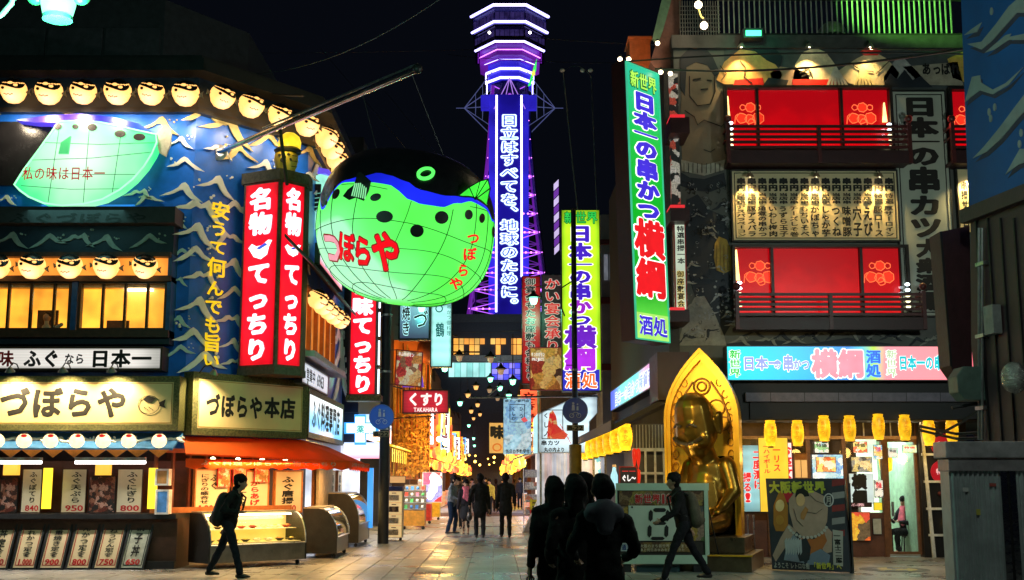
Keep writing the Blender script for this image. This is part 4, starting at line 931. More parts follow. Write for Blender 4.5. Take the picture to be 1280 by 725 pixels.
for i in range(3,len(lv)-1):
 z0_,z1_=lv[i],lv[i+1];h0,h1=hw(z0_),hw(z1_)
 for f in range(4):
  c_,s_=((1,0),(0,1),(-1,0),(0,-1))[f]
  def Pp(x,h,z):X,Y_=x,-h;return(TX+X*c_-Y_*s_,TCy+X*s_+Y_*c_,z)
  (bp2 if f==0 else br).tube(Pp(-h0,h0,z0_),Pp(h0,h0,z0_),.16,4)
  (bp2 if f==0 else br).tube(Pp(-h0,h0,z0_),Pp(h1,h1,z1_),.10,4).tube(Pp(h0,h0,z0_),Pp(-h1,h1,z1_),.10,4)
  if f==0:
   for q in(-1,-.82,-.66,-.5,.5,.66,.82,1):nod.ball(Pp(q*h0,h0+.2,z0_),.19,n=7,m=4)
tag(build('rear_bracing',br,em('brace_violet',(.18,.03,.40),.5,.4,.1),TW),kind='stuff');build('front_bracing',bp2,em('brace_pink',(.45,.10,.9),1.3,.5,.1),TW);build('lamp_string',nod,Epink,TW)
FT=flat(TY-.5);shaft=MB();shaft.pbox(FT,(611,118,661,395),-4.5,-2.6)
build('shaft',shaft,Eblue,TW);build('side_block',MB().pbox(FT,(601,119,612,133),-4,-1),Eblue,TW);build('side_block',MB().pbox(FT,(660,119,671,133),-4,-1),Eblue,TW)
sb=MB();sb.pbox(FT,(619,118,653.5,398),-1.2,0);build('sign_board',sb,em('board_blue',(.010,.006,.26),.7,.4,.15),TW)
for px,y1 in((620.5,390),(652,346)):
 u,_=FT.on(px,250,.3);build('neon_tube',MB().tube(FT.p(u,FT.on(px,y1,.3)[1],.3),FT.p(u,FT.on(px,119,.3)[1],.3),.20,6),Eneon,TW)
msg='日立はすべてを、地球のために。'
for i,q in enumerate(msg):
 y0=142+(389-142)*i/15;y1=142+(389-142)*(i+1)/15
 u0,u1,v0,v1=FT.rect((625,y0,648,y1),.35)
 for j,(m,of)in enumerate(((em('tower_letter_glow',(.55,.75,1),1.8),.12),(em('tower_letter_core',(.03,.05,.62),.8),.0))):
  b=MB();b.text(FT,q,u0,u1,v0,v1,.35+.1*j,True,of);build('letter_core' if j else 'character',b,m,TW)
build('time_panel',MB().pbox(FT,(630,144-0,643,144.5),.2,.21),Eblue,TW)
zt_,zm,zb_=tz(97),tz(126),tz(152)
for s_ in(-1,1):
 tip=Vector((TX+s_*8.9,TCy-3,zm));mb=MB();tip2=tip+Vector((s_*1.6,0,0))
 for q in(Vector((TX+s_*3.4,TCy-4.2,zt_+2.4)),Vector((TX+s_*3.4,TCy-4.2,zb_)),Vector((TX+s_*3.2,TCy-4.2,zm)),Vector((TX+s_*3.4,TCy+2,zt_+1)),Vector((TX+s_*3.6,TCy+2,zb_))):mb.tube(q,tip,.09,4)
 for k in(.35,.6):
  a=Vector((TX+s_*3.4,TCy-4.2,zt_+2.4)).lerp(tip,k);b2=Vector((TX+s_*3.4,TCy-4.2,zb_)).lerp(tip,k);c_=Vector((TX+s_*3.2,TCy-4.2,zm)).lerp(tip,k);mb.tube(a,c_,.07,4).tube(b2,c_,.07,4).tube(a,b2,.05,4)
 mb.tube(tip,tip2,.08,4);build('star_brace',mb,em('brace_grey_blue',(.10,.12,.30),.5),TW)
mb=MB();ap_=(TX,TCy-8.4,tz(99))
for q in((TX-3,TCy-7.5,tz(136)),(TX+3,TCy-7.5,tz(136)),(TX-1.2,TCy-7.5,tz(134)),(TX+1.2,TCy-7.5,tz(134))):mb.tube(ap_,q,.11,4)
mb.tube((TX-1.6,TCy-7.8,tz(122)),(TX+1.6,TCy-7.8,tz(122)),.11,4);build('front_star_brace',mb,em('brace_lilac',(.4,.2,.8),.9),TW)
Fq=flat(TY-1.2);build('green_banner',MB().prism(Fq,pxpoly(Fq,[(660,108),(668,82),(671,74),(670,88),(663,107)]),0,.4),em('banner_green',(.05,.85,.12),1.),TW)
build('banner_figure',MB().prism(Fq,pxpoly(Fq,[(664,92),(668,88),(669,94),(666,97)]),.4,.5),em('banner_yellow',(.9,.8,.1),1.),TW)
# dark block with lit window rows under the tower
FM=flat(118.);MBd=thing('office_building','dark building under the tower with rows of orange, cyan and violet windows','building',FM.p(-2,0,-6))
mb=MB();mb.pbox(FM,(520,402,720,412),-12,0);u0,u1,v0,v1=FM.rect((520,402,720,600),0)
build('wall',MB().box(FM,u0,u1,0,v1,-12,-.5),pm('far_dark_wall',(.035,.035,.05),.7),MBd)
build('parapet',MB().box(FM,u0,u1,v1,v1+.8,-12,-.3),pm('far_grey',(.06,.06,.07),.7),MBd)
build('spandrel',MB().pbox(FM,(560,444,655,453),-.5,.1),pm('far_band',(.30,.27,.25),.7),MBd)
rw=random.Random(5)
for i in range(13):
 x=567+i*6.6
 if i in(6,10):continue
 for ya,yb in((423,430),(431,443)):
  if yb>440 and i in(2,5,6,7,9):continue
  w_=build('window',MB().pbox(FM,(x,ya,x+5.8,yb),-.5,-.3),em('far_amber%d'%(i%3),((1,.42,.06),(1,.55,.12),(.9,.35,.05))[i%3],.95-.2*(i%2),.4,.6),MBd)
for i in range(7):
 x=561+i*7.6;build('window',MB().pbox(FM,(x,453,x+7,471),-.5,-.3),em('far_cyan%d'%(i%2),((.45,.95,.9),(.3,.8,.75))[i%2],.8-.06*i,.3,.6),MBd)
for i in range(5):
 for j in range(3):
  x=615+i*7.2;y=454+j*7;build('window',MB().pbox(FM,(x,y,x+6.4,y+6.2),-.5,-.3),em('far_violet%d'%((i+j)%2),((.08,.08,.95),(.3,.25,1.))[(i+j)%2],.9,.4,.6),MBd)
lamp('AREA','facade_light',FM.p(-1,14,6),160,(.5,.7,.8),8,-FM.n+ZV*.1,MBd)
# shopping street: shops on both sides
PAL=[(1,.42,.05),(1,.62,.15),(1,.12,.04),(1,.85,.55),(.9,.9,1),(1,.3,.02),(.2,.5,1),(1,.75,.05)]
STx=['串かつ','立呑み','寿司','居酒屋','うどん','喫茶','ホルモン','酒処','たこ焼','薬局','土産','将棋','焼肉','お好み焼']
def shopE(i,k=0):c=PAL[i%len(PAL)];return em('shop_light_%d_%d'%(i%len(PAL),k),c,(1.3,2.0,2.6)[k],.6,1.8)
rsh=random.Random(21)
def shop(side,y0,y1,x0,idx):
 """one shop of the arcade: upper wall, open lit front, awning, hanging and blade signs"""
 s=-1 if side=='left' else 1
 xo=sx(x0,(y0+y1)/2);o=Vector((sx(x0,y0),y0,0))if s<0 else Vector((sx(x0,y1),y1,0))
 F=Fr(o,SD if s<0 else-SD);L=y1-y0-.15;hue=idx+(3 if s>0 else 0)
 t=thing('shop_building','%s-side shop %s along the street, %s lit front'%(side,ORD[idx],('orange','amber','red','cream','white','deep orange','blue','yellow')[hue%8]),'shop',F.p(L/2,0,-2))
 H=rsh.uniform(6.2,8.0)
 build('wall',MB().box(F,0,L,2.7,H,-4,0),pm('shop_wall_%d'%(idx%3),((.10,.08,.07),(.06,.06,.07),(.13,.09,.06))[idx%3],.8),t)
 build('interior',MB().box(F,.1,L-.1,.02,2.7,-2.0,-1.8),shopE(hue),t)
 build('side_wall',MB().box(F,0,.12,0,2.7,-4,0),woodd,t);build('side_wall',MB().box(F,L-.12,L,0,2.7,-4,0),woodd,t)
 build('awning',slope(MB(),F,0,L,0,2.75,1.0,2.4,.05),pm('awning_%d'%(hue%4),((.5,.08,.03),(.6,.4,.05),(.1,.12,.3),(.55,.5,.4))[hue%4],.7),t)
 build('counter',MB().box(F,.3,L-.3,.02,.9,-.5,.05),cells('shop_goods_%d'%(idx%3),PAL[idx%3:idx%3+5],9,.25),t)
 fs_=build('fascia_sign',MB().box(F,.2,L-.2,2.78,3.4,.02,.2),shopE(hue+2),t)
 b=MB();nm=STx[(idx*2+(0 if s<0 else 5))%len(STx)];b.text(F,nm,L*.2,L*.8,2.84,3.34,.215,False,.05);build('lettering',b,redink if(hue+2)%8 in(3,4,1)else ink,fs_)
 for k in range(4):
  yy=.4+(L-.8)*k/3;z0_=rsh.uniform(2.7,4.2);hh=rsh.uniform(.9,1.8);w_=rsh.uniform(.45,.7)
  p=F.p(yy,0,.12 if s>0 else.12+w_);Fb_=Fr((p.x if s<0 else p.x,p.y,0),(1,0,0))
  ua,ub=(-w_,0)if s<0 else(-w_-.0,0)
  if s>0:Fb_=Fr((p.x-.0,p.y,0),(1,0,0))
  bs=build('blade_sign',MB().box(Fb_,ua,ub,z0_,z0_+hh,-.12,0),shopE(idx+k*3+1,0),t)
  b=MB();b.text(Fb_,STx[(idx*3+k*5)%len(STx)][:3],ua+.06,ub-.06,z0_+.08,z0_+hh-.08,.012,True,.05);build('lettering',b,redink if k else ink,bs)
 for k in range(int(L/.45)):
  c=F.p(.3+k*.45,(2.25,2.7)[k%2]+rsh.uniform(-.1,.1),.85+rsh.uniform(-.3,.2));b=MB();b.lathe(c,[(.03,-.17),(.09,-.14),(.12,0),(.09,.14),(.03,.17)],10);build('paper_lantern',b,shopE([0,7,2][k%3],1),t,True)
 lamp('AREA','shop_light',F.p(L/2,2.3,.1),65,PAL[hue%8],L*.8,-ZV+F.n*.7,t,sy=.5)
 return t
ys=[46,52,58,65,72,80,89,99,112,128]
for i in range(9):shop('left',ys[i],ys[i+1],-3.55,i)
ys=[44,50,56,62.5,70,78,87,97,111,128]
for i in range(9):shop('right',ys[i],ys[i+1],1.35,i)
FE=flat(128.5);ga=thing('street_end_glow','glowing orange block added as the haze at the far end of the street','building',FE.p(-1.5,0,-2))  # added glowing block stands in for the orange haze down the street
build('wall',MB().box(FE,-6.5,3.5,0,7.5,-4,-.4),em('end_glow_orange',(1,.24,.02),.55,.8,.5),ga);build('lit_opening',MB().box(FE,-3.6,.6,.1,3.2,-.4,-.3),em('end_glow_bright',(1,.55,.12),1.3,.5,1.2),ga)
for k in range(6):build('window',MB().box(FE,-5.6+1.5*k,-4.7+1.5*k,4.4,5.8,-.4,-.28),em('end_glow_window',(1,.65,.2),1.4,.4,2),ga)
for k,(Y,c_,nn)in enumerate(((74,(1,.5,.08),7),(98,(1,.6,.1),9))):
 t=thing('lamp_string','string of small orange lamps across the far street, %s one from here'%ORD[k],'lamp string',(sx(-1,Y),Y,3.1))
 p,q=Vector((sx(-3.4,Y),Y,3.7)),Vector((sx(1.2,Y),Y,3.7));pts=[p.lerp(q,i/12)-ZV*(.5*(1-(i/6-1)**2))for i in range(13)]
 build('wire',MB().path(pts,.015,4),dark,t)
 for i in(1,2,4,5,7,8,11):build('bulb',MB().ball(pts[i]-ZV*rsh.uniform(.05,.4),rsh.uniform(.05,.12),n=8,m=5),em('string_bulb_%d'%(k%2),c_,5),t,True)
# hanging street lanterns
def street_lantern(kind):
 root=thing('street_lantern','','street lamp')
 build('hood',MB().lathe((0,0,0),[(.03,.34),(.06,.30),(.09,.22),(.24,.12),(.25,.09),(.17,.09),(.02,.1)],12),pm('hood_%s'%kind,(.05,.07,.06),.4,.4),root,True)
 c_,s_=dict(green=((.25,1,.62),3.6),amber=((1,.48,.14),1.1),dim=((.7,.45,.25),.35))[kind]
 build('globe',MB().lathe((0,0,0),[(.001,-.16),(.09,-.14),(.13,-.02),(.15,.08),(.05,.09)],12),em('globe_'+kind,c_,s_,.25,5),root,True)
 build('cage',MB().path([(.16*math.cos(a),.16*math.sin(a),.06)for a in[k*.524 for k in range(12)]],.01,4,True),dark,root)
 return root
P_g,P_a,P_d=street_lantern('green'),street_lantern('amber'),street_lantern('dim');st={}
LN=[('green',667,375,33,1.0),('green',527,385,34,.95),('green',556,460,44,1.1),('green',613,474,52,1.0),('green',641,477,50,1.1),('green',625,485,56,1.05),('green',636,495,62,1.2),('green',575,504,60,1.1),('green',586,532,80,.9),('green',592,548,88,.9),('green',593,557,96,.9),('dim',574,447,44,1.1),('dim',613,449,44,1.1),('dim',626,464,44,1.1),('amber',595,484,60,1.1),('dim',612,488,60,1.05),('amber',585,494,62,1.1),('dim',622,498,66,1.1),('amber',597,506,70,1.1),('amber',589,514,72,1.1),('amber',600,518,78,1.0),('amber',592,523,84,1.0)]
lab_c={'green':'bright green-lit','amber':'small orange-lit','dim':'dim unlit-looking'};cnt_={}
for kind,px,py,Y,sc in LN:
 cnt_[kind]=cnt_.get(kind,0)+1;p=at(px,py,Y)
 o=place({'green':P_g,'amber':P_a,'dim':P_d}[kind],st,p,0,'%s hooded street lantern, %s highest of its colour over the street'%(lab_c[kind],ORD[cnt_[kind]-1]),sc*.8);o['group']='hooded street lanterns hanging over the arcade'
 if kind=='green' and Y<60:lamp('POINT','lantern_light',p-ZV*.4,42,(.2,1,.6),.15,None,o).location=(0,0,-.4/sc)
for k,(Y,z_,pl)in enumerate(((33.5,6.8,0),(44,6.9,0),(51,6.5,0),(61,6.6,0),(71,6.4,0),(83,6.0,0),(92,5.6,0))):
 a,b2=Vector((sx(-4.6,Y),Y,z_+.5)),Vector((sx(2.6,Y),Y,z_+.5));t=thing('span_cable','thin cable spanning the arcade carrying lanterns, %s from here'%ORD[k],'cable',(a+b2)/2-ZV*.4)
 build('cable',MB().path([a.lerp(b2,i/10)-ZV*.4*(1-(i/5-1)**2)for i in range(11)],.012,4),dark,t)
 for kind,px,py,YY,sc in LN:
  if abs(YY-Y)<4.6:
   p=at(px,py,YY);f_=(p.x-a.x)/(b2.x-a.x);c_=a.lerp(b2,max(0,min(1,f_)))-ZV*.4*(1-(2*f_-1)**2)
   build('hanger',MB().tube(c_,p+ZV*.3*sc,.010,4),dark,t)
gb=thing('grey_building','pale grey building with dark red bands behind the lime sign','building',at(775,480,41));Fgb=flat(41.)
build('wall',MB().box(Fgb,Fgb.on(752,400)[0],Fgb.on(800,400)[0],0,Fgb.on(770,268)[1],-5,0),pm('band_building_grey',(.22,.22,.23),.7,0,.3,1),gb)
for y0,y1 in((300,306),(372,380),(455,463)):build('red_band',MB().box(Fgb,Fgb.on(752,400)[0]-.02,Fgb.on(800,400)[0],Fgb.on(770,y1)[1],Fgb.on(770,y0)[1],-.3,.12),maroon,gb)
for k in range(3):w_=build('window',MB().pbox(Fgb,(755+7*k,318,760+7*k,350),-.05,.04),em('dim_grey_window',(.16,.17,.20),.5,.4,3),gb)
ns_=thing('neon_strip','slanted violet and white striped neon strip left of the lime sign','sign',at(695,318,33));Fns=flat(33.)
for k in range(9):build('stripe',MB().prism(Fns,pxpoly(Fns,[(693-k*.1,318-k*10),(699-k*.1,312-k*10),(699-k*.1,304-k*10),(693-k*.1,310-k*10)]),-.08,.0),em('neon_stripe_%d'%(k%2),((.75,.6,1),(.35,.08,.8))[k%2],(.7,.35)[k%2]),ns_)
for k,(px,py)in enumerate(((540,716),(735,700))):
 c=gnd(px,py);t=thing('drain_cover','square cast iron drain cover set in the paving, %s'%('in the middle of the open street' if k==0 else 'behind the group of four'),'drain cover',(c.x,c.y,0))
 build('rim',MB().frame(F_g,c.x-.23,c.x+.23,c.y-.23,c.y+.23,.03,-.01,.007),dark,t)
 for q in range(7):build('bar',MB().box(F_g,c.x-.19+q*.06,c.x-.165+q*.06,c.y-.2,c.y+.2,-.01,.006),dark,t)
t=thing('lamp_post','slender dark post with curled bracket arms in the middle distance','lamp post',(at(641,470,44).x,44,0));X=at(641,470,44).x;zt2=at(641,418,44).z
cl=[(at(556,440,44).x+.0,44,at(556,440,44).z),(at(552,425,44).x,44,at(552,425,44).z),(at(558,418,44).x,44,at(558,418,44).z),(at(572,420,44).x,44,at(572,420,44).z)]
build('curled_arm',MB().path(cl,.03,6),dark,t);build('cross_arm',MB().tube((at(540,440,44).x,44,at(540,440,44).z),(at(600,440,44).x,44,at(600,440,44).z),.03),dark,t)
build('hanging_rod',MB().tube((X,44,zt2),(X,44,at(641,475,44).z),.02),dark,t)
# poles with round blue signs
def pole(px,Y,ztop,lab,r=.13,olive=False,yc=520,pxs=None):
 x=at(px,600,Y).x;t=thing('utility_pole',lab,'pole',(x,Y,0))
 build('shaft',MB().lathe((x,Y,0),[(r*1.1,0),(r,3),(r*.9,ztop),(.02,ztop+.02)],14),pm('pole_dark',(.02,.022,.03),.5,.2),t,True)
 if olive:build('wrap',MB().lathe((x,Y,0),[(.16,.6),(.16,2.5),(r,2.52)],16),pm('olive_wrap',(.24,.17,.02),.55),t,True)
 for z in(2.9,4.4,5.9):build('band',MB().lathe((x,Y,z),[(r*1.15,0),(r*1.15,.05)],14),steel,t)
 for k in range(5):
  z=3.2+k*.45;build('step_bolt',MB().tube((x-(r+.14)*(1 if k%2 else-1),Y,z),(x,Y,z),.012,5),dark,t)
 return t,x
tL,xL=pole(480,31.5,7.6,'dark utility pole beside the drug store at the street corner')
tR,xR=pole(719.5,31.0,8.7,'dark utility pole with olive wrapped foot behind the four people',.075,True)
build('cable_bundle',MB().path([(xR-.25,31,at(716,395,31).z),(xR-.33,31,at(712,385,31).z),(xR-.33,31,at(712,360,31).z),(xR,31,at(716,350,31).z)],.02,5),dark,tR)
for px,py,Y,xq,lab in((477,521,31.3,xL,'round blue pedestrian and bicycle sign with 8-22 plate on the left pole'),(719,513,30.8,xR,'round blue pedestrian sign with 8-22 plate on the right pole')):
 Fs=flat(Y);t=thing('traffic_sign',lab,'traffic sign',Fs.p(Fs.on(px,py)[0],Fs.on(px,py)[1]-.5,0));u,v=Fs.on(px,py)
 build('disc',MB().disc(Fs,u,v,.325,-.02,0,32),em('sign_blue_lit',(.02,.10,.48),.30,.15)if px<600 else pm('sign_blue_dark',(.02,.07,.42),.35),t)  # lit and unlit copies of one sign: left glows, right is darker
 build('rim',MB().path([Fs.p(u+.318*math.cos(a),v+.318*math.sin(a),.004)for a in[k*math.pi/16 for k in range(32)]],.012,4,True),pm('sign_rim',(.12,.22,.5),.4),t)
 pc=pm('sign_white_print',(.55,.6,.7)if px<600 else(.06,.07,.12),.5)
 b=MB();
 for dx,s_ in((-.05,1.),(.06,.7)):b.disc(Fs,u+dx,v+.10+.08*s_,.032*s_,0,.012,10);b.prism(Fs,[(u+dx-.04*s_,v),(u+dx+.04*s_,v),(u+dx+.03*s_,v+.11*s_+.03),(u+dx-.03*s_,v+.11*s_+.03)],0,.012)
 build('walkers_symbol',b,pc,t)
 b=MB()
 for dx in(-.09,.09):b.path([Fs.p(u+dx+.055*math.cos(a),v-.13+.055*math.sin(a),.008)for a in[k*.628 for k in range(10)]],.009,4,True)
 b.path([Fs.p(u-.09,v-.13,.008),Fs.p(u-.03,v-.05,.008),Fs.p(u+.06,v-.05,.008),Fs.p(u+.09,v-.13,.008)],.009,4);build('bicycle_symbol',b,pc,t)
 pl=build('time_plate',MB().box(Fs,u-.22,u+.22,v-.52,v-.37,-.02,0),pm('plate_tan',(.35,.30,.2),.5),t)
 b=MB();b.text(Fs,'8-22',u-.19,u+.19,v-.51,v-.38,.01,False,.04);build('lettering',b,ink,pl)
# signs hung over the street mouth
F34=flat(34.)
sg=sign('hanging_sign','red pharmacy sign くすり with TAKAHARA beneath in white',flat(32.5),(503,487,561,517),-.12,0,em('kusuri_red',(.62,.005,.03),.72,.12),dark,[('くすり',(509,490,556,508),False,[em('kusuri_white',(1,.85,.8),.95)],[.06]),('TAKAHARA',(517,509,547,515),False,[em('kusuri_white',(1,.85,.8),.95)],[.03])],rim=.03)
Fk=flat(32.5);ba=MB();ba.tube(Fk.p(*Fk.on(503,486,-.1),-.1),Vector((xL,31.5,at(480,482,32).z)),.02).tube(Fk.p(*Fk.on(540,520,-.1),-.1),Vector((xL,31.5,at(480,525,32).z)),.015);build('bracket',ba,dark,sg)
sign('hanging_sign','dark teal lit sign with brush characters ふぐ 焼き under the giant fish',F34,(498,380,538,425),-.3,0,grad('teal_fade',[(0,(.04,.05,.10)),(.5,(.10,.22,.32)),(1,(.25,.5,.6))],2,st=.75),black,[('焼き',(502,382,513,420),True,[ewh:=em('teal_white',(.5,.95,1),.9),eink],[.10,.03]),('づ',(516,386,536,412),False,[ewh,eink],[.06,.02])],rim=.05)
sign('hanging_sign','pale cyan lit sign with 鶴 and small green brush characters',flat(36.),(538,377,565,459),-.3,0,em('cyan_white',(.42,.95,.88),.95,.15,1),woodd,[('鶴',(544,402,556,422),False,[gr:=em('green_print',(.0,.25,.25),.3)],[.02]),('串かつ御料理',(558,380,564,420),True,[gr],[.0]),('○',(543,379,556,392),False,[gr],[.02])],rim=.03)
Fp_=flat(33.2);pt=sign('food_poster','tilted red food poster with a pile of buns beside the orange lit front',Fr(at(512,483,33.2)*1+Vector((0,0,0)),(1,0,-.10),(.04,0,1)),(494,438,528,483),-.06,0,cells('buns_print',[(.75,.30,.08),(.9,.7,.45),(.6,.05,.05),(.85,.5,.2),(.35,.15,.08)],5.5,.35),pm('red_trim',(.5,.02,.04),.5),[('キムチパオン',(498,440,518,446),False,[em('poster_white',(1,.9,.85),.6)],[.05])],cat='poster',rim=.03)
bn=sign('vertical_banner','red vertical banner with black white-edged characters お得なお座敷',F34,(652,345,676,480),-.15,0,em('banner_red',(.55,.008,.015),.55,.2),black,[('御宴会もたお座敷も各種あり',(656,347,670,476),True,[em('banner_white',(.8,.75,.65),.5),eink],[.09,.03])],rim=.02)
bn['label']='red vertical banner with black white-edged characters right of the tower'
sign('vertical_banner','dark vertical banner with red characters お鍋い宴会承り beside the red one',F34.shift(.05),(677,343,704,452),-.15,0,em('banner_dark',(.03,.02,.02),.5),black,[('かい宴会承り',(680,347,701,440),True,[em('banner_white',(.8,.75,.65),.5),em('banner_red2',(.65,.02,.02),.7)],[.08,.03])],rim=.02)['label']='dark vertical banner with red characters next to the red banner'
sign('food_poster','square food poster of fried dumplings with PROJECT in white letters',F34.shift(.3),(662,434,703,488),-.12,0,cells('dumpling_print',[(.40,.12,.03),(.75,.38,.12),(.35,.03,.02),(.6,.25,.05),(.08,.03,.02),(.6,.32,.14)],4.,.45),pm('red_trim',(.5,.02,.04),.5),[('キンのせセン',(664,440,681,446),False,[em('poster_white',(1,.9,.85),.6)],[.05]),('PROJECT',(665,447,680,451),False,[em('poster_white',(1,.9,.85),.6)],[.05])],cat='poster',rim=.025)
FY=flat(31.6);ylw=em('lime_face',(.50,.95,.02),1.,.12,1.5);eW=em('outline_white',(1,1,.95),1.15);eB=em('print_indigo',(.07,.02,.62),.75)
ys_=sign('vertical_sign','tall lime-yellow lit sign 日本一の串かつ横綱 with violet characters',FY,(702,262,751,489),-.45,0,ylw,dark,[],rim=.02)
build('blue_foot',MB().pbox(FY,(703,462,749.5,488),.0,.006),em('foot_blue',(.03,.03,.55),.8),ys_)
def ch(F,q,r,mats,offs,root,w=.012,lean=0):
 for j,(m,of)in enumerate(zip(mats,offs)):
  b=MB();u0,u1,v0,v1=F.rect(r,w);b.text(F,q,u0,u1,v0,v1,w+.012*j,True,of,fit=.99);build('character' if j==len(mats)-1 else 'letter_outline',b,m,root)
gG=em('print_green',(.03,.6,.08),.8)
for i,q in enumerate('新世界'):ch(FY,q,(705+i*14,264,719+i*14,280),[em('outline_dark',(.0,.12,.03),.5),gG],[.08,.02],ys_)
for i,q in enumerate('日本一の串かつ'):
 hts=[(281,303),(303,325),(325,336),(336,355),(354,375),(374,393),(392,408)][i]
 ch(FY,q,(711,hts[0],740,hts[1]),[eW,eB if i!=5 else em('print_purple',(.35,.02,.6),.8)],[.14,.07],ys_)
ch(FY,'横',(705,406,746,436),[eW,em('print_purple2',(.16,.02,.55),.8)],[.10,.055],ys_);ch(FY,'綱',(705,434,746,464),[eW,em('print_magenta',(.45,.03,.75),.9)],[.10,.055],ys_)
ch(FY,'酒',(706,465,726,486),[eW,em('print_orange',(.9,.15,.03),.9)],[.09,.04],ys_);ch(FY,'処',(727,465,747,486),[eW,em('print_orange',(.9,.15,.03),.9)],[.09,.04],ys_)
bar=thing('steel_bar','thin horizontal steel bar carrying the banner and the prawn sign','bar',at(660,497,36.2));build('bar',MB().tube(at(586,497,36.2),at(748,495,36.2),.03),steel,bar);build('strut',MB().tube(at(608,497,36.2),at(626,481,36.2),.02),steel,bar)
sign('hanging_banner','pale blue printed banner hanging from the steel bar',flat(36.3),(629,498,664,568),-.05,0,cells('blue_banner_print',[(.35,.62,.8),(.45,.72,.85),(.35,.6,.8),(.6,.75,.8),(.25,.5,.8)],3,.55),steel,[('串カツ専門店',(631,499,662,503),False,[eink],[.02]),('当店の予約受付',(632,561,662,567),False,[eink],[.03])],cat='banner',rim=.01)
eb=[x for x in COL.objects if x.name.startswith('hanging_banner')][-1];Fe=flat(36.3)
u0,u1,v0,v1=Fe.rect((637,505,656,528),.01);build('print_frame',MB().frame(Fe,u0,u1,v0,v1,.02,.002,.01),eink,eb)
for q,r in(('く',(639,508,645,514)),('し',(639,514,645,520)),('か',(639,520,645,526)),('ひ',(649,508,654,514)),('つ',(649,516,654,524))):
 b=MB();b.ptext(Fe,q,r,.012,False,.03);build('character',b,eink,eb)
build('red_patch',MB().prism(Fe,pxpoly(Fe,[(651,524),(656,521),(660,526),(655,528)][::-1]),.004,.012),em('red_patch',(.8,.1,.1),.7),eb)
Fz=flat(37.2);bx=thing('box_sign','white box sign with a red prawn and 串カツ lettering over the stall','sign',at(700,567,37.5))
q=[(672,517),(706,502),(747,492),(747,516),(737,527),(737,566),(672,566)]
build('casing',MB().prism(Fz,pxpoly(Fz,q[::-1]),-1.2,-.02),pm('white_box',(.75,.75,.75),.5),bx)
build('face_panel',MB().prism(Fz,pxpoly(Fz,[(674,518),(706,503.5),(746,493.5),(746,516),(736,527),(736,565),(674,565)][::-1]),-.02,0),em('pale_cyan_white',(.72,.93,1),.85,.15,1),bx)
build('side_face',MB().prism(Fz,pxpoly(Fz,[(667,523),(672,517),(672,566),(667,566)][::-1]),-.6,-.03),em('side_cyan',(.5,.85,.9),.8),bx)
u0,u1,v0,v1=Fz.rect((677,512,704,549),.01);build('print_frame',MB().frame(Fz,u0,u1,v0,v1,.025,.002,.012),eink,bx)
build('prawn',MB().prism(Fz,pxpoly(Fz,[(684,548),(685,530),(687,516),(691,513),(695,520),(697,532),(703,538),(710,543),(706,549),(697,549)][::-1]),.004,.02),cells('prawn_print',[(.75,.05,.03),(.85,.1,.04),(.8,.4,.15),(.8,.03,.03)],7,.55),bx)
b=MB();b.path([Fz.p(*Fz.on(700,530,.02),.02),Fz.p(*Fz.on(714,555,.02),.02)],.012,4).path([Fz.p(*Fz.on(700,538,.02),.02),Fz.p(*Fz.on(711,548,.02),.02)],.01,4);build('feelers',b,em('prawn_red_line',(.7,.05,.05),.7),bx)
for q_,r in(('く',(679,516,686,523)),('し',(679,527,686,535)),('ノ',(679,538,686,546)),('串カツ',(676,550,700,557)),('丸の内より',(680,559,706,565))):
 b=MB();b.ptext(Fz,q_,r,.014,False,.05);build('character',b,eink,bx)
sign('hanging_sign','yellow wooden sign with big black 味 in the far street',flat(46.),(611,528,632,567),-.1,0,em('yellow_wood_sign',(.85,.48,.12),.6),woodd,[('味',(612,531,631,549),False,[eink],[.08]),('○',(614,552,630,566),False,[em('seal_orange',(.8,.2,.02),.6)],[.03])],rim=.02)
FS_=flat(38.);stl=thing('food_stall','white-lit stall with hanging clear vinyl curtains under the prawn sign','stall',FS_.p(1.8,0,-.8))
u0,u1,v0,v1=FS_.rect((671,566,757,661),0)
build('back_wall',MB().box(FS_,u0,u1,0,v1,-2.2,-2.1),em('stall_back',(1,.86,.78),.8,.3,1.5),stl)
build('roof',MB().box(FS_,u0-.1,u1+.1,v1,v1+.12,-2.4,.1),white,stl)
for k in range(9):
 a,b2=u0+(u1-u0)*k/9,u0+(u1-u0)*(k+1)/9;pts=[(a+(b2-a)*i/5,math.sin(i*1.9+k)*.03)for i in range(6)];mb=MB()
 vs=[FS_.p(x,z,w_)for x,w_ in pts for z in(.25,v1)];mb.add(vs,[(2*i,2*i+2,2*i+3,2*i+1)for i in range(5)])
 build('vinyl_strip',mb,em('vinyl_%d'%(k%3),((.78,.78,.80),(.80,.62,.60),(.70,.72,.80))[k%3],.42,.35,2.5),stl,True)
for k,(px,m)in enumerate(((676,steel),(742,steel),(757,steel))):
 u=FS_.on(px,620)[0];build('post',MB().box(FS_,u-.03,u+.03,0,v1,.02,.08),m,stl)
sign('menu_board','small colourful lit notice hanging at the stall corner',flat(37.8),(743,568,751,598),-.05,0,cells('notice_print',[(.8,.1,.1),(.9,.9,.9),(.2,.6,.8),(.9,.9,.9)],6,.6),steel,cat='notice',rim=.01)
Fa=Fr(gnd(655,666),(1,0.1,0));p0=gnd(656,666);t=thing('sandwich_board','white A-frame board seen edge-on beside the red crates','sandwich board',p0)
pA=gnd(654,665.5);pB=at(681,608,pA.y+.6);side=Vector((.35,.75,0))
def slab(a,b2,s_,th):
 n_=(b2-a).cross(s_).normalized()*th;mb=MB();P=[a,a+s_,b2+s_,b2];return mb.add(P+[p+n_ for p in P],[(0,1,2,3),(7,6,5,4),(0,4,5,1),(1,5,6,2),(2,6,7,3),(3,7,4,0)])
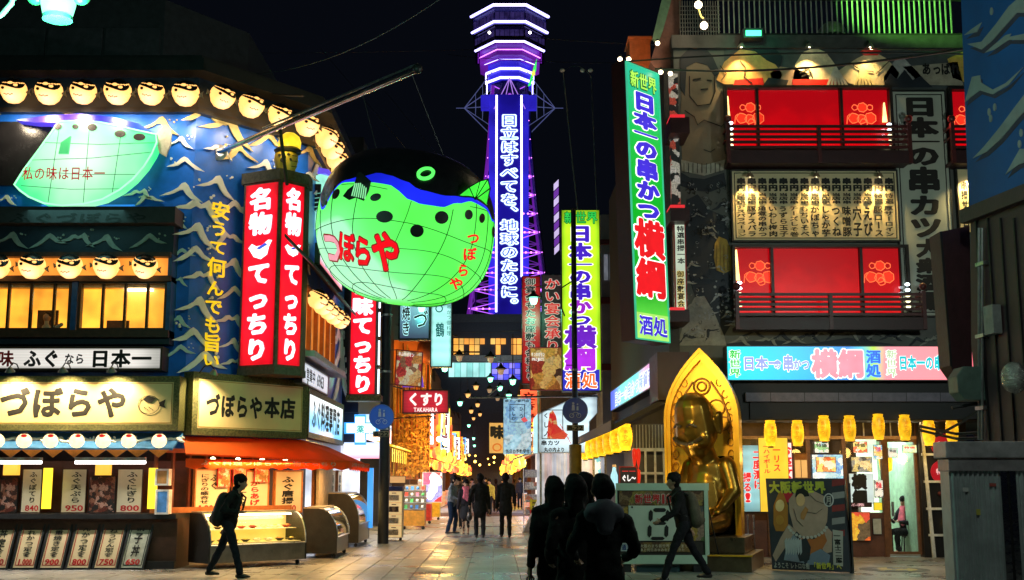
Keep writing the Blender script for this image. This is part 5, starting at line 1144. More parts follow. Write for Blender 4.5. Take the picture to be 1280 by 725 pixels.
build('front_board',slab(pA,pB,side,.04),pm('aframe_white',(.8,.76,.66),.5),t)
p2=gnd(666,664)+Vector((.35,.5,0));build('rear_board',slab(p2+Vector((.3,0,0)),pB,side,.03),woodd,t)
build('print',slab(pA.lerp(pB,.1)+side*.1+Vector((-.03,-.03,.02)),pA.lerp(pB,.9)+side*.1+Vector((-.03,-.03,.02)),side*.8,.01),cells('aframe_print',[(.8,.8,.75),(.3,.3,.35),(.7,.2,.2),(.8,.8,.75)],7),t)
crp=None
def crate(name,lab,c,w,d,h,mat,grp):
 t=thing(name,lab,'crate',c,grp);F=Fr(c,(1,0,0));mb=MB()
 for sgn in(-1,1):
  for k in range(3):mb.box(F,-w/2,w/2,h*(.04+.33*k),h*(.04+.33*k)+h*.2,sgn*d/2-.015,sgn*d/2+.015);mb.box(F,sgn*w/2-.015,sgn*w/2+.015,h*(.04+.33*k),h*(.04+.33*k)+h*.2,-d/2,d/2)
 for a in(-1,1):
  for b2 in(-1,1):mb.box(F,a*w/2-.03,a*w/2+.03,0,h,b2*d/2-.03,b2*d/2+.03)
 build('frame',mb,mat,t);build('floor_panel',MB().box(F,-w/2,w/2,.0,.03,-d/2,d/2),mat,t)
 build('bottles',MB().box(F,-w/2+.04,w/2-.04,.03,h*.85,-d/2+.04,d/2-.04),pm('bottle_dark',(.03,.02,.02),.3),t);return t
red_p,yel_p=pm('crate_red',(.6,.02,.02),.4,bump=0),pm('crate_yellow',(.6,.55,.03),.4,bump=0)
cb=gnd(674,664);cb.z=0
for k,(m,nm)in enumerate(((red_p,'bottom red'),(red_p,'middle red'),(yel_p,'top yellow'))):
 crate('drinks_crate','%s plastic crate in the stack beside the A-frame board'%nm,cb+ZV*(.34*k),.52,.42,.34,m,'stacked drinks crates by the stall')
cb2=cb+Vector((.56,.1,0))
for k in range(2):crate('drinks_crate','%s red plastic crate right behind the yellow-topped stack'%('lower','upper')[k],cb2+ZV*.34*k,.5,.42,.34,red_p,'stacked drinks crates by the stall')
t=thing('goods_rack','grey rack of white packets standing left of the vinyl curtains','rack',at(664,600,40.)*1);rx=at(664,620,40).x;t.location=(rx,40,0)
for z in(.5,.9,1.3,1.7):build('shelf',MB().wbox(rx-.25,rx+.35,39.8,40.3,z,z+.03),steel,t);build('packets',MB().wbox(rx-.2,rx+.3,39.85,40.2,z+.03,z+.25),cells('packets_print',[(.7,.7,.7),(.5,.5,.6),(.8,.3,.2),(.8,.8,.8)],9),t)
[build('post',MB().tube((rx+q,39.8,0),(rx+q,39.8,2),.015),steel,t)for q in(-.25,.35)]
# drug store and toy stalls on the left
FD=Fr((sx(-4.0,32.2),32.2,0),SD);DS=thing('drug_store','drug store with pink and white lit fascia left of the pole','shop',FD.p(4,0,-2))
build('wall',MB().box(FD,0,14.5,3.4,11,-5,0),pm('store_dark_wall',(.035,.035,.045),.7),DS)
build('front_wall',MB().box(flat(32.4),-7.5,sx(-4.0,32.2)-.01,2.6,11,-.3,0),pm('store_dark_wall',(.035,.035,.045),.7),DS)
build('front_glow',MB().pbox(flat(32.3),(430,553,476,573),-.15,.02),grad('pink_white',[(0,(1,.35,.5)),(.4,(1,.85,.9)),(.7,(.95,.9,1)),(1,(.6,.75,1))],2,st=1.1),DS)
build('side_fascia',MB().box(FD,0,7,2.75,3.35,.0,.3),grad('fascia_pink',[(0,(1,.8,.9)),(.4,(1,.5,.7)),(.55,(.9,.95,1)),(1,(.5,.7,1))],2,st=1.1),DS)
b=MB();b.text(FD,'薬局くすりドラッグ',.4,6.6,2.82,3.26,.315,False,.05);build('lettering',b,em('pink_letters',(.9,.1,.25),.8),DS)
build('interior',MB().box(FD,0,6.8,.02,2.7,-3,-2.8),em('store_white',(.85,.9,1),.8,.4,2),DS)
build('interior',MB().box(flat(32.6),-7.5,sx(-4.1,32.2),.02,2.6,-1,-.8),em('store_white',(.85,.9,1),.8,.4,2),DS)
build('lit_blue_post',MB().pbox(flat(32.2),(459,585,466,660),-.1,0),em('blue_lit_post',(.05,.35,.9),.9),DS)
lamp('AREA','store_light',FD.p(3,2.5,.4),80,(.9,.9,1),5,-ZV+FD.n*.5,DS,sy=.6)
Fx=flat(32.0);cs=thing('cross_sign','glowing white-blue pharmacy cross sign on the wall under the tall red sign','sign',at(451,556,32.1))
cr_=[(443,518),(457,518),(457,528),(473,528),(473,542),(457,542),(457,556),(443,556),(443,542),(430,542),(430,528),(443,528)]
build('edge',MB().prism(Fx,pxpoly(Fx,cr_[::-1]),-.15,0),em('cross_blue',(.05,.35,.9),1.1),cs);c0=(450.5,536.5)
build('cross_face',MB().prism(Fx,pxpoly(Fx,[(c0[0]+(x-c0[0])*.84,c0[1]+(y-c0[1])*.84)for x,y in cr_][::-1]),0,.02),em('cross_white',(.7,1,1),1.4,.1),cs)
b=MB();b.ptext(Fx,'薬',(445,531,456,542),.03,False,.02);build('lettering',b,em('cross_green',(.0,.5,.45),.7),cs)
FO=flat(43.);of=thing('bamboo_front','orange glowing bamboo shop front with two dazzling lamps','shop front',FO.p(FO.on(530,560)[0],0,0))
u0,u1,v0,v1=FO.rect((488,424,537,592),0)
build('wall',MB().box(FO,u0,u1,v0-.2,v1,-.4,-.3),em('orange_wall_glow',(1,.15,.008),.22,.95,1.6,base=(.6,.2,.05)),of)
rb=random.Random(9)
for k in range(26):
 u=u0+(u1-u0)*(k+.5)/26+rb.uniform(-.02,.02);build('bamboo_pole',MB().tube(FO.p(u,v0-.2+rb.uniform(0,.3),-.2),FO.p(u+rb.uniform(-.15,.15),v1-rb.uniform(0,1.5),-.2),rb.uniform(.015,.03),6),pm('bamboo_%d'%(k%3),((.5,.28,.06),(.10,.04,.01),(.7,.45,.12))[k%3],.5),of)
lf=MB()
for k in range(520):
 c=FO.p(rb.uniform(u0+.3,u1),rb.uniform(v0,v0+2.2),rb.uniform(-.15,.3));d_=Vector((rb.uniform(-1,1),rb.uniform(-.3,.3),rb.uniform(-1,.2))).normalized()*rb.uniform(.1,.22);s_=Vector((-d_.z,0,d_.x))*.18
 lf.add([c,c+d_*.5+s_,c+d_,c+d_*.5-s_],[(0,1,2,3)])
tag(build('bamboo_leaves',lf,pm('dry_leaf',(.5,.25,.04),.6),of),kind='stuff')
for k,(px,py)in enumerate(((549,549),(557,554))):
 c=at(px,py,42.3);build('lamp_globe',MB().ball(c,.10),em('dazzling_lamp',(1,.72,.25),14),of,True)
lamp('POINT','lamp_light',at(551,551,41.9),190,(1,.5,.1),.2,None,of)
lamp('POINT','upper_light',at(520,450,42.0),25,(1,.35,.06),.3,None,of)
build('round_ornament',MB().ball(at(536,438,42.2),.42,.35,.5),pm('ornament_brown',(.35,.10,.03),.5),of,True)
build('ornament_cap',MB().ball(at(536,428,42.2),.45,.38,.42,lo=.1),pm('ornament_dark',(.12,.03,.015),.5),of,True)
build('fan_print',MB().prism(flat(34.5),pxpoly(flat(34.5),[(503,484),(512,468),(520,462),(528,470),(530,484)][::-1]),0,.03),em('violet_fan',(.18,.06,.6),.7),of)
ub=thing('dark_building','unlit dark building rising behind the hanging signs on the left','building',(sx(-6.5,47),45,0));build('wall',MB().wbox(-12,sx(-4.1,47)-.1,43.6,46.6,0,11),pm('store_dark_wall',(.035,.035,.045),.7),ub)
p0=gnd(481,676);Fd=Fr((p0.x,p0.y,0),(1,0,0));t=thing('drawer_cabinet','cream tower of four picture drawers standing beside the pole','cabinet',p0);W_,H_=.46,1.32
build('body',MB().box(Fd,0,W_,.08,H_,-.45,-.02),pm('cabinet_cream',(.8,.62,.35),.5,0,.1),t)
for k in range(4):
 z=.1+k*.305;d_=build('drawer',MB().box(Fd,.02,W_-.02,z,z+.29,-.02,.0),em('drawer_cream',(1,.66,.28),.45,.1,base=(.8,.62,.35)),t)
 build('handle',MB().box(Fd,W_/2-.06,W_/2+.06,z+.24,z+.26,0,.02),ink,d_)
 build('picture',MB().box(Fd,.1,W_-.1,z+.05,z+.20,0,.004),cells('drawer_pic_%d'%k,[((.25,.1,.03),(.5,.25,.1),(.1,.05,.03)),((.9,.6,.3),(.6,.4,.2),(.8,.6,.35))][0 if k==2 else 1],14),d_)
build('top_bin',MB().box(Fd,0,W_,H_,H_+.12,-.4,0),pm('bin_navy',(.02,.03,.12),.5),t);build('wheels',MB().ball(Fd.p(.05,.04,-.1),.04).ball(Fd.p(W_-.05,.04,-.1),.04),black,t)
def toys(i,px0,px1,ytop,ybase,lab,cols):
 a=gnd(px0,ybase);F=Fr((a.x,a.y,0),(1,0,0));sc=(px1-px0)/FPX*a.y*1.0;H=at(px0,ytop,a.y).z;rt=random.Random(i)
 t=thing('toy_rack',lab,'rack',F.p(sc/2,0,-.4),'racks and bins of toys outside the drug store')
 build('bin',MB().box(F,0,sc,.12,H*.42,-.7,0),pm('bin_col_%d'%i,cols[0],.45),t)
 build('back_board',MB().box(F,0,sc,H*.42,H,-.7,-.66),em('rack_back_%d'%i,cols[1],.5,.4,3),t)
 for k in range(4):
  z=H*(.45+.14*k);s_=build('shelf',MB().box(F,0,sc,z,z+.02,-.66,-.1-.1*k),steel,t)
  n=max(2,int(sc/.15))
  for q in range(n):c=F.p(sc*(q+.5)/n,z+.02,-.2-.1*k);b=MB();(b.ball(c+ZV*.06,.055,n=9,m=5)if(q+k)%2 else b.box(Fr(c,(1,0,0)),-.05,.05,0,.12,-.05,.05));build('toy',b,pm('toy_%d'%rt.randrange(6),[(.7,.05,.03),(.75,.5,.05),(.05,.2,.6),(.7,.7,.7),(.1,.5,.15),(.75,.2,.35)][rt.randrange(6)],.35,bump=0),s_)
 for k in(.05,sc-.05):build('wheel',MB().ball(F.p(k,.06,-.05),.06,n=8,m=5),black,t)
 lamp('AREA','rack_light',F.p(sc/2,H+.35,.1),26,(1,.85,.6),sc,-ZV+F.n*.2*-1,t)
toys(1,503,530,606,662,'rack of small toys over an orange bin beside the drawer cabinet',((.7,.30,.03),(.35,.25,.15)))
toys(2,520,538,596,655,'rack of red dolls and white bags behind the orange bin',((.65,.03,.02),(1,.6,.4)))
toys(3,532,549,590,650,'rack with yellow and blue toys under the red poster',((.7,.5,.04),(.9,.9,.8)))
sign('notice_board','tall red and white lit poster panel above the toy racks',flat(41.),(528,590,553,628),-.1,0,cells('pop_poster',[(.85,.04,.04),(.9,.85,.9),(.8,.05,.15),(.3,.3,.7),(.9,.1,.1)],3.2,.7),white,cat='poster',rim=.02)
sign('paper_notice','small wood-coloured hanging notice over the toy racks',flat(33.5),(487,595,507,604),-.04,0,em('tan_notice',(.8,.42,.15),.6),woodd,cat='notice',rim=.01)
ya=thing('stall_awning','yellow glowing stall canopy over the toy racks','awning',at(535,590,38.5));mb=MB()
P=[at(498,575,35.5),at(556,584,41.5),at(552,578,42),at(497,567,36.2)]
build('cloth',slope(MB(),FD,3.6,10.2,-.6,3.0,.75,2.62,.05),em('yellow_cloth',(1,.62,.02),.8,.3,2),ya)
for k in range(8):
 a=3.8+k*.8;build('paper_tag',MB().box(FD,a,a+.25,2.15,2.55,.6,.61),em('tag_yellow',(1,.7,.05),.9),ya)
lamp('AREA','canopy_light',FD.p(7,2.5,.2),70,(1,.78,.4),6,-ZV+FD.n*.4,ya,sy=.5)
# right building: skewer restaurant
YR=26.;FR=flat(YR);uR=lambda px,w=0,py=400:FR.on(px,py,w)[0];vR=lambda py,w=0:FR.on(1000,py,w)[1]
XL=FR.on(849,400)[0]
RB=thing('restaurant_building','tall skewer restaurant with dark painted mural and red-lit balcony windows','building',(9,27,0))
M_mur=pm('mural_grey',(.115,.12,.11),.7,0,.25,1.3,.15)
M_dk=pm('mural_ink',(.012,.018,.028),.6,0,.3,3,.05)
build('wall',MB().box(FR,XL,14,vR(520),vR(46),-8,0),M_mur,RB)
build('roof_parapet',MB().box(FR,XL-.05,14,vR(62),vR(46),-.2,.12),pm('parapet',(.05,.05,.05),.6),RB)
build('side_wall',MB().box(FR,XL,XL+.2,0,vR(520),-8,-.02).box(FR,13,14,0,vR(520),-8,0),pm('dark_brown_wall',(.05,.02,.012),.6),RB)
def art(F,pts,mat,w=.02,name='mural_shape',par=None):return build(name,MB().prism(F,pxpoly(F,pts[::-1]),w-.015,w),mat,par or RB)
def line(F,pts,r=.012,w=.03,mat=None,name='mural_line',par=None,closed=False):
 return build(name,MB().path([F.p(*F.on(x,y,w),w)for x,y in pts],r,4,closed),mat or ink,par or RB)
skin_=pm('mural_skin',(.20,.15,.10),.7,0,.15,2);
art(FR,[(853,98),(858,78),(872,72),(884,76),(893,92),(896,110),(912,132),(918,150),(916,175),(908,200),(880,208),(853,205),(850,150)],skin_,.015)
art(FR,[(850,72),(862,60),(880,59),(890,70),(900,92),(893,96),(884,82),(870,78),(858,84),(856,120),(850,110)],M_dk,.03,'mural_hair')
line(FR,[(862,95),(862,120),(872,132),(888,130),(894,114),(893,96)]);line(FR,[(866,100),(876,98)],.02);line(FR,[(884,100),(890,101)],.016);line(FR,[(876,112),(885,111)],.016)
line(FR,[(856,138),(868,146),(872,156),(880,150),(902,158),(914,146)]);line(FR,[(880,187),(888,190),(894,186)],.012)
art(FR,[(851,200),(880,207),(906,200),(904,213),(880,220),(852,214)],pm('mural_belt',(.33,.32,.27),.7),.035)
for k in range(9):line(FR,[(855+k*5.6,204),(855+k*5.6,216)],.008,.045)
for pts in([(858,250),(872,243),(886,262),(905,270),(912,300),(905,330),(916,352),(917,400),(905,420),(888,398),(872,380),(862,350),(855,320)],[(850,215),(862,222),(880,224),(905,216),(908,232),(888,240),(866,238),(850,232)],[(862,425),(880,412),(905,430),(960,424),(1010,430),(1060,422),(1120,431),(862,432)]):art(FR,pts,M_dk,.015)
art(FR,[(850,420),(858,392),(868,372),(880,370),(893,392),(905,420),(908,432),(850,432)],pm('mural_pale',(.28,.28,.25),.7),.02)
rm=random.Random(4)
for k in range(70):
 x,y=rm.uniform(858,915),rm.uniform(246,400);u,v=FR.on(x,y,.03);build('foam_dot',MB().disc(FR,u,v,rm.uniform(.012,.035),.02,.034,7),pm('mural_foam',(.30,.32,.33),.7),RB)
for k in range(30):
 x,y=rm.uniform(852,916),rm.uniform(228,300);line(FR,[(x,y),(x+3,y-3),(x+6,y),(x+5,y+4),(x+2,y+2)],.008,.035)
art(FR,[(893,305),(898,296),(908,300),(913,312),(914,338),(905,342),(895,338),(892,322)],pm('mural_ochre',(.38,.24,.03),.6),.04)
for k in range(4):line(FR,[(896+k*4.4,306),(896+k*4.6,338)],.008,.05,pm('mural_brown',(.2,.12,.02),.6))
for k in range(26):
 x,y=rm.uniform(853,915),rm.uniform(222,428);px_crest(FR,x,y,rm.uniform(10,20),(M_dk,pm('mural_pale',(.28,.28,.25),.7),pm('mural_foam',(.30,.32,.33),.7))[k%3],k%3,1 if k%2 else-1,.024+.001*k,RB,rm.uniform(-.6,.6))
for k in range(16):px_crest(FR,925+k*17,rm.uniform(417,428),22,(pm('mural_pale',(.28,.28,.25),.7),M_dk)[k%2],k%3,1,.03,RB,rm.uniform(-.3,.3))
for k in range(60):
 x,y=rm.uniform(853,914),rm.uniform(225,425);r_=rm.uniform(1.2,3.4);a0=rm.uniform(0,6.3)
 line(FR,[(x+r_*(1-q*.1)*math.cos(a0+q*.75),y+r_*(1-q*.1)*math.sin(a0+q*.75))for q in range(8)],.006,.055+.0004*k,(pm('mural_foam',(.30,.32,.33),.7),M_dk)[k%2])
bandm=pm('band_dark',(.06,.07,.075),.7,0,.4,2)
art(FR,[(905,52),(1212,52),(1212,111),(905,111)],bandm,.018)
for pts,m in(([(895,100),(905,78),(925,62),(950,66),(968,80),(978,94),(972,104),(905,106)],pm('paint_orange_skin',(.62,.33,.10),.6)),([(962,92),(975,84),(992,86),(1008,92),(1014,104),(985,108),(965,102)],pm('paint_tan',(.36,.24,.16),.6)),([(990,102),(994,80),(1003,66),(1018,60),(1032,66),(1044,82),(1046,102)],pm('paint_cream_skin',(.68,.58,.38),.6)),([(1046,90),(1070,74),(1090,64),(1108,74),(1124,92),(1116,108),(1080,110),(1060,104)],pm('paint_sand',(.60,.50,.30),.6)),([(1104,96),(1118,76),(1130,74),(1146,90),(1160,106),(1105,109)],pm('paint_grey_hill',(.33,.33,.33),.6)),([(1128,84),(1196,78),(1204,108),(1150,106)],pm('paint_pale_board',(.38,.34,.26),.6)),([(1184,74),(1206,64),(1208,104),(1190,98)],pm('paint_gold_board',(.65,.42,.08),.6))):art(FR,pts,m,.035)
for pts in([(918,101),(953,98),(955,108),(916,109)],[(990,100),(1047,100),(1048,110),(990,110)],[(1074,66),(1088,57),(1102,66),(1096,70),(1080,70)]):art(FR,pts,pm('paint_red',(.6,.015,.01),.5),.05)
for pts in([(940,62),(965,58),(978,72),(975,84),(958,76)],[(960,98),(985,101),(982,110),(952,109)],[(1105,104),(1112,92),(1120,100),(1130,88),(1140,101),(1150,96),(1165,110),(1105,110)]):art(FR,pts,M_dk,.05,'mural_hair')
for x0,y0,m in((1042,84,(.55,.5,.42)),(1076,84,(.62,.52,.25))):
 for k in range(6):line(FR,[(x0+2,y0),(x0-8+k*5,y0+24)],.035,.055,pm('tassel_%d'%(x0%7),m,.6),'mural_tassel')
for pts in([(925,76),(932,84),(930,96),(940,104)],[(900,82),(908,92),(902,100)],[(1000,92),(1010,84),(1014,92)],[(1002,96),(1014,90),(1016,98)],[(1062,78),(1076,88),(1092,90)],[(1096,92),(1112,76),(1126,72)]):line(FR,pts,.012,.06)
for q,x in(('あ',1152),('っ',1165),('ぱ',1176),('れ',1188)):ch(FR,q,(x,78,x+12,94),[ink],[.05],RB,.06)
for px,nm in((927,'leftmost'),(1012,'middle'),(1088,'rightmost')):
 gooseneck(px,57,FR,.34,'gooseneck lamp lighting the painted band above the top balcony, %s'%nm,en=150,col=(1,.66,.26),aim=.22,cone=92)
rl=thing('roof_railing','tall metal bar railing on the roof of the skewer restaurant','railing',FR.p(9,vR(46),0));Fg=FR.shift(-.1)
v0,v1=Fg.on(1000,45)[1],Fg.on(1000,1)[1]
for k in range(46):
 u=Fg.on(898,20)[0]+k*.118;build('bar',MB().box(Fg,u-.012,u+.012,v0,v1,-.02,.02),pm('rail_pale',(.42,.45,.40),.35,.5),rl)
build('top_rail',MB().box(Fg,Fg.on(896,1)[0],Fg.on(1215,1)[0],v1,v1+.06,-.04,.04).box(Fg,Fg.on(896,1)[0],Fg.on(1215,1)[0],v0-.02,v0+.05,-.04,.04),dark,rl)
lt=thing('roof_lattice','dark lattice panels beside the roof railing','railing',FR.p(uR(870),vR(46),0));mb=MB()
for k in range(16):
 u=Fg.on(850+k*3.2,20)[0];mb.box(Fg,u-.01,u+.01,v0,v1,-.03,.0)
for k in range(8):mb.box(Fg,Fg.on(850,20)[0],Fg.on(900,20)[0],v0+k*.1,v0+.015+k*.1,.0,.02)
build('lattice',mb,pm('lattice_dark',(.10,.10,.09),.5),lt)
for k,(px,py)in enumerate(((873,6),(880,32))):
 p=at(px,py,25.2);t=thing('bulb_lamp','round bare bulb on the cord by the roof, %s one'%('upper','lower')[k],'lamp',p);build('bulb',MB().ball(p,.085),em('bare_bulb',(1,.78,.5),7),t,True);build('socket',MB().lathe(p,[(.04,.08),(.04,.15),(.02,.16)],10),dark,t)
 if k:build('cord',MB().path([p+ZV*.15,at(876,20,25.2),at(873,6,25.2)-ZV*.08],.02,5),pm('cord_yellow',(.6,.55,.2),.5),t)
 lamp('POINT','bulb_light',p+Vector((0,-.3,0)),14,(1,.75,.45),.08,None,t)
p=at(942,41,25.5);t=thing('floodlight','green floodlight glowing under the roof railing','lamp',p);Ffl=flat(25.5);u,v=Ffl.on(942,41)
build('housing',MB().box(Ffl,u-.22,u+.22,v-.10,v+.12,-.3,-.02),dark,t);build('lens',MB().box(Ffl,u-.17,u+.17,v-.06,v+.06,-.02,.0),em('green_lens',(.06,1,.38),3.2),t)
lamp('POINT','green_light',Ffl.p(u,v+.0,.5),10,(.1,1,.45),.1,None,t);lamp('SPOT','green_spot',Ffl.p(u+.3,v+.3,.8),3200,(.25,1,.12),.1,Vector((.92,.26,.22)),t,45)
dm=thing('roof_dome','pale ribbed round tank top seen through the roof railing','tank',at(1035,45,27));build('dome',MB().ball(at(1040,44,27.2),.33,.33,.33,lo=-.1),pm('dome_grey',(.3,.33,.28),.5),dm,True)
redroom=grad('red_room',[(0,(.72,.003,.005)),(.4,(.58,.001,.004)),(.75,(.46,.001,.004)),(1,(.34,.001,.004))],2,st=1.,warp=.55);flo=em('red_flower_line',(1,.16,.05),1.2)
def balcony(nm,x0,x1,y0,y1,mull,rail,bal,lights,flowers):
 u0,u1,v0,v1=FR.rect((x0,y0,x1,y1),.02);t=thing('balcony_window',nm,'balcony',FR.p((u0+u1)/2,vR(bal[3],.5),.3))
 build('lit_screen',MB().box(FR,u0,u1,v0,v1,.0,.03),redroom,t)
 w_=build('window',MB().frame(FR,u0-.06,u1+.06,v0-.06,v1+.06,.06,.02,.22),pm('window_black',(.015,.012,.012),.4),t)
 for m_ in mull:build('mullion',MB().box(FR,uR(m_,.1)-.03,uR(m_,.1)+.03,v0,v1,.03,.18),pm('window_black',(.015,.012,.012),.4),w_)
 build('pane',MB().box(FR,u0,u1,v0,v1,.13,.135),GLS,w_)
 for fx_ in flowers:
  b=MB();cu,cv=FR.on(fx_,y0+24,.05)
  def rg(cx,cy,r,k=10):b.path([FR.p(cx+r*(1+.12*(i%2))*math.cos(i*6.283/k),cv+cy+r*(1+.12*(i%2))*math.sin(i*6.283/k),.05)for i in range(k)],.010,4,True)
  rg(cu,.05,.10,14);rg(cu-.17,.05,.06);rg(cu+.17,.05,.06);rg(cu-.2,-.2,.11);rg(cu-.02,-.22,.10);rg(cu+.17,-.2,.12,14);rg(cu+.02,-.3,.08)
  b.path([FR.p(cu-.36,cv-.33,.05),FR.p(cu-.34,cv-.15,.05),FR.p(cu-.28,cv-.1,.05)],.01,4)
  build('flower_pattern',b,flo,t)
  b=MB();b.disc(FR,cu,cv+.05,.09,.03,.042,14);b.disc(FR,cu-.2,cv-.2,.10,.03,.042,14);b.disc(FR,cu-.02,cv-.22,.09,.032,.044,14);b.disc(FR,cu+.17,cv-.2,.11,.03,.043,14);build('flower_fill',b,em('red_flower_fill',(1,.04,.015),.8),t)
 for lx,ly0,ly1,wd in lights:
  u=uR(lx,.1,(ly0+ly1)/2);build('side_lamp',MB().prism(FR,[(u-wd*.2,vR(ly0,.1)),(u+wd*.2,vR(ly0,.1)),(u+wd,vR(ly1,.1)),(u-wd,vR(ly1,.1))][::-1],.05,.10),em('side_lamp_yellow',(1,.72,.25),2.2,.4,3),t)
  for k in range(5):b=MB();b.ball(FR.p(u,vR(ly1+3+k*7,.4),.35),.055,.05,.035,10,5);build('bead_lamp',b,em('bead_white' if k<2 else 'bead_yellow',(.75,.9,1)if k<2 else(1,.9,.5),5 if k<2 else 2.2),t,True)
 bx0,by0,bx1,by1=bal;u0,u1=uR(bx0,.62,by0),uR(bx1,.62,by0);va,vb=vR(by0,.62),vR(by1,.62)
 mr_=pm('maroon_rail',(.075,.012,.012),.45);n=rail
 for k in range(n):
  z=va-(va-vb)*(k+.0)/n*.68;build('rail',MB().box(FR,u0,u1,z-.06,z,.58,.62),mr_,t)
 build('fascia',MB().box(FR,u0-.03,u1+.03,vb,vb+(va-vb)*.33,.5,.64),pm('maroon_dark',(.035,.008,.010),.5),t)
 build('floor',MB().box(FR,u0,u1,vb+.02,vb+.1,0,.5),pm('maroon_dark',(.035,.008,.010),.5),t)
 for s_ in(u0,(u0+u1)/2,u1):build('post',MB().box(FR,s_-.04,s_+.04,vb,va+(.04 if s_!=(u0+u1)/2 else-.02),.56,.66),mr_,t)
 for s_ in(u0,u1):
  build('finial',MB().ball(FR.p(s_,va+.14,.61),.085,n=12,m=6),mr_,t,True);build('side_rail',MB().box(Fr(FR.p(s_,0,0),FR.n),0,.58,va-.05,va,-.02,.02).box(Fr(FR.p(s_,0,0),FR.n),0,.58,va-.28,va-.23,-.02,.02),mr_,t)
 lamp('AREA','window_red_light',FR.p((uR(x0)+uR(x1))/2,(vR(y0)+vR(y1))/2,.3),10,(1,.05,.04),2.5,FR.n,t,sy=.5)
 return t
balcony('top balcony window glowing red behind dark maroon rails',908,1110,113,189,(955,1063),5,(910,156,1136,204),((910,120,150,.05),(1106,128,152,.05)),(938,1078))
balcony('lower balcony window glowing red with flower outlines above the rainbow sign',918,1131,311,395,(967,1079),5,(921,366,1154,412),((921,312,350,.06),(1129,345,352,.04)),(950,1100))
balcony('small red balcony window at the far edge beside the big vertical board',1188,1240,115,186,(),5,(1190,156,1250,204),(),(1212,))
mbd=sign('menu_board','wide cream menu board with fifteen columns of black characters between the balconies',FR,(914,212,1124,302),.02,.16,pm('menu_board_cream',(.68,.56,.33),.55,0,.06,1.5),black,[],rim=.035,cat='menu board')
u0,u1,v0,v1=FR.rect((914,212,1124,302),.16);fr=MB();fr.frame(FR,u0+.08,u1-.08,v0+.07,v1-.07,.018,.16,.17);build('inner_line',fr,ink,mbd)
COLS=['アスパラベーコン','豚アスパラ','角煮の串かつ','いわし梅肉','うずら玉子','チーズしそ巻','もちいそべ','かぼちゃ','しゃか芋','つくね','味噌豚','穴子','えび','豚ロース','厚サーロイン']
for i,s_ in enumerate(COLS):
 xa,xb=920+i*13.2,920+(i+1)*13.2
 for t_,ya,yb,of in(('串円'[:2],222,239,.09),(('特選' if i>12 else '当店串')[:3],241,255,.05),(s_,257,296,.045)):
  u0,u1,v0,v1=FR.rect((xa+.6,ya,xb-.6,yb),.18);b=MB();b.text(FR,t_,u0,u1,v0,v1,.18,True,of);build('menu_column',b,ink,mbd)
for px,nm in((938,'left'),(1021,'middle'),(1100,'right')):gooseneck(px,219,FR,.40,'gooseneck lamp over the wide menu board, %s of three'%nm,en=150,col=(1,.66,.22),aim=.2,cone=100,shade=pm('copper_shade',(.5,.32,.2),.3,.6))
vbd=sign('vertical_board','tall pale board 日本一の串カツ大衆酒場 with very heavy black characters',FR,(1121,113,1190,396),.02,.12,pm('pale_green_board',(.42,.45,.38),.6,0,.1,1.2),black,[],rim=.03,cat='sign')
u0,u1,v0,v1=FR.rect((1121,113,1190,396),.12);fr=MB();fr.frame(FR,u0+.09,u1-.09,v0+.09,v1-.09,.02,.12,.13);build('inner_line',fr,ink,vbd)
yy=[(120,146),(146,172),(172,182),(181,208),(208,242),(243,270),(270,298),(298,322),(322,342),(342,364),(364,388)]
for i,q in enumerate('日本一の串カツ大衆酒場'):x0_=1127+(i*1.6 if i<7 else 18);x1_=(1172 if i<7 else 1176)+(i*1.2 if i<7 else 0);ch(FR,q,(x0_,yy[i][0],x1_,yy[i][1]),[ink],[.075],vbd,.135)
sm_=sign('menu_board','narrow menu board partly hidden by the blue wave wall',FR,(1197,210,1240,292),.02,.16,pm('menu_board_cream',(.68,.56,.33),.55,0,.06,1.5),black,[('特選厚焼',(1212,226,1222,285),True,[ink],[.05]),('串揚サーロ',(1202,226,1211,285),True,[ink],[.05])],rim=.03,cat='menu board')
gooseneck(1216,219,FR,.40,'gooseneck lamp over the narrow menu board by the wave wall',en=120,col=(1,.72,.28))
F5=FR.shift(0)
gs=sign('shop_sign','long cyan-to-pink lit fascia sign 日本一の串かつ横綱酒処 over the restaurant door',FR,(908,432,1245,476),.9,1.3,grad('rainbow_face',[(0,(.02,.72,.75)),(.12,(.02,.62,.95)),(.30,(.02,.45,.95)),(.47,(.05,.25,.85)),(.52,(.10,.55,.75)),(.565,(.50,.75,.05)),(.585,(.65,.55,.3)),(.61,(.95,.30,.35)),(.8,(1,.30,.33)),(1,(.85,.10,.14))],0,st=1.,warp=.03),dark,[],rim=.02)
W5=1.3
def band(s_,x0_,x1_,y0_,y1_,mats,offs,vert=False):
 n=len(s_)
 for i,q in enumerate(s_):
  r=(x0_,y0_+(y1_-y0_)*i/n,x1_,y0_+(y1_-y0_)*(i+1)/n)if vert else(x0_+(x1_-x0_)*i/n,y0_,x0_+(x1_-x0_)*(i+1)/n,y1_)
  for j,(m,of)in enumerate(zip(mats,offs)):
   b=MB();u0,u1,v0,v1=FR.rect(r,W5);b.text(FR,q,u0,u1,v0,v1,W5+.01+.012*j,True,of,fit=.99);build('character' if j==len(mats)-1 else 'letter_outline',b,m,gs)
eLil=em('print_lilac',(.28,.33,.85),.9);ePk=em('print_coral',(.95,.28,.36),.95);eTl=em('print_teal',(.01,.55,.62),.9);eBl=em('print_blue2',(.04,.15,.75),.9)
band('新世界',911,926,437,472,[eW,gG],[.09,.03],True);band('日本一',928,976,445,463,[eW,eLil],[.10,.05]);band('の',967,976,448,462,[eW,eLil],[.10,.05]);band('串',978,992,443,465,[eW,eLil],[.10,.05]);band('かつ',991,1012,448,463,[eW,eLil],[.10,.05])
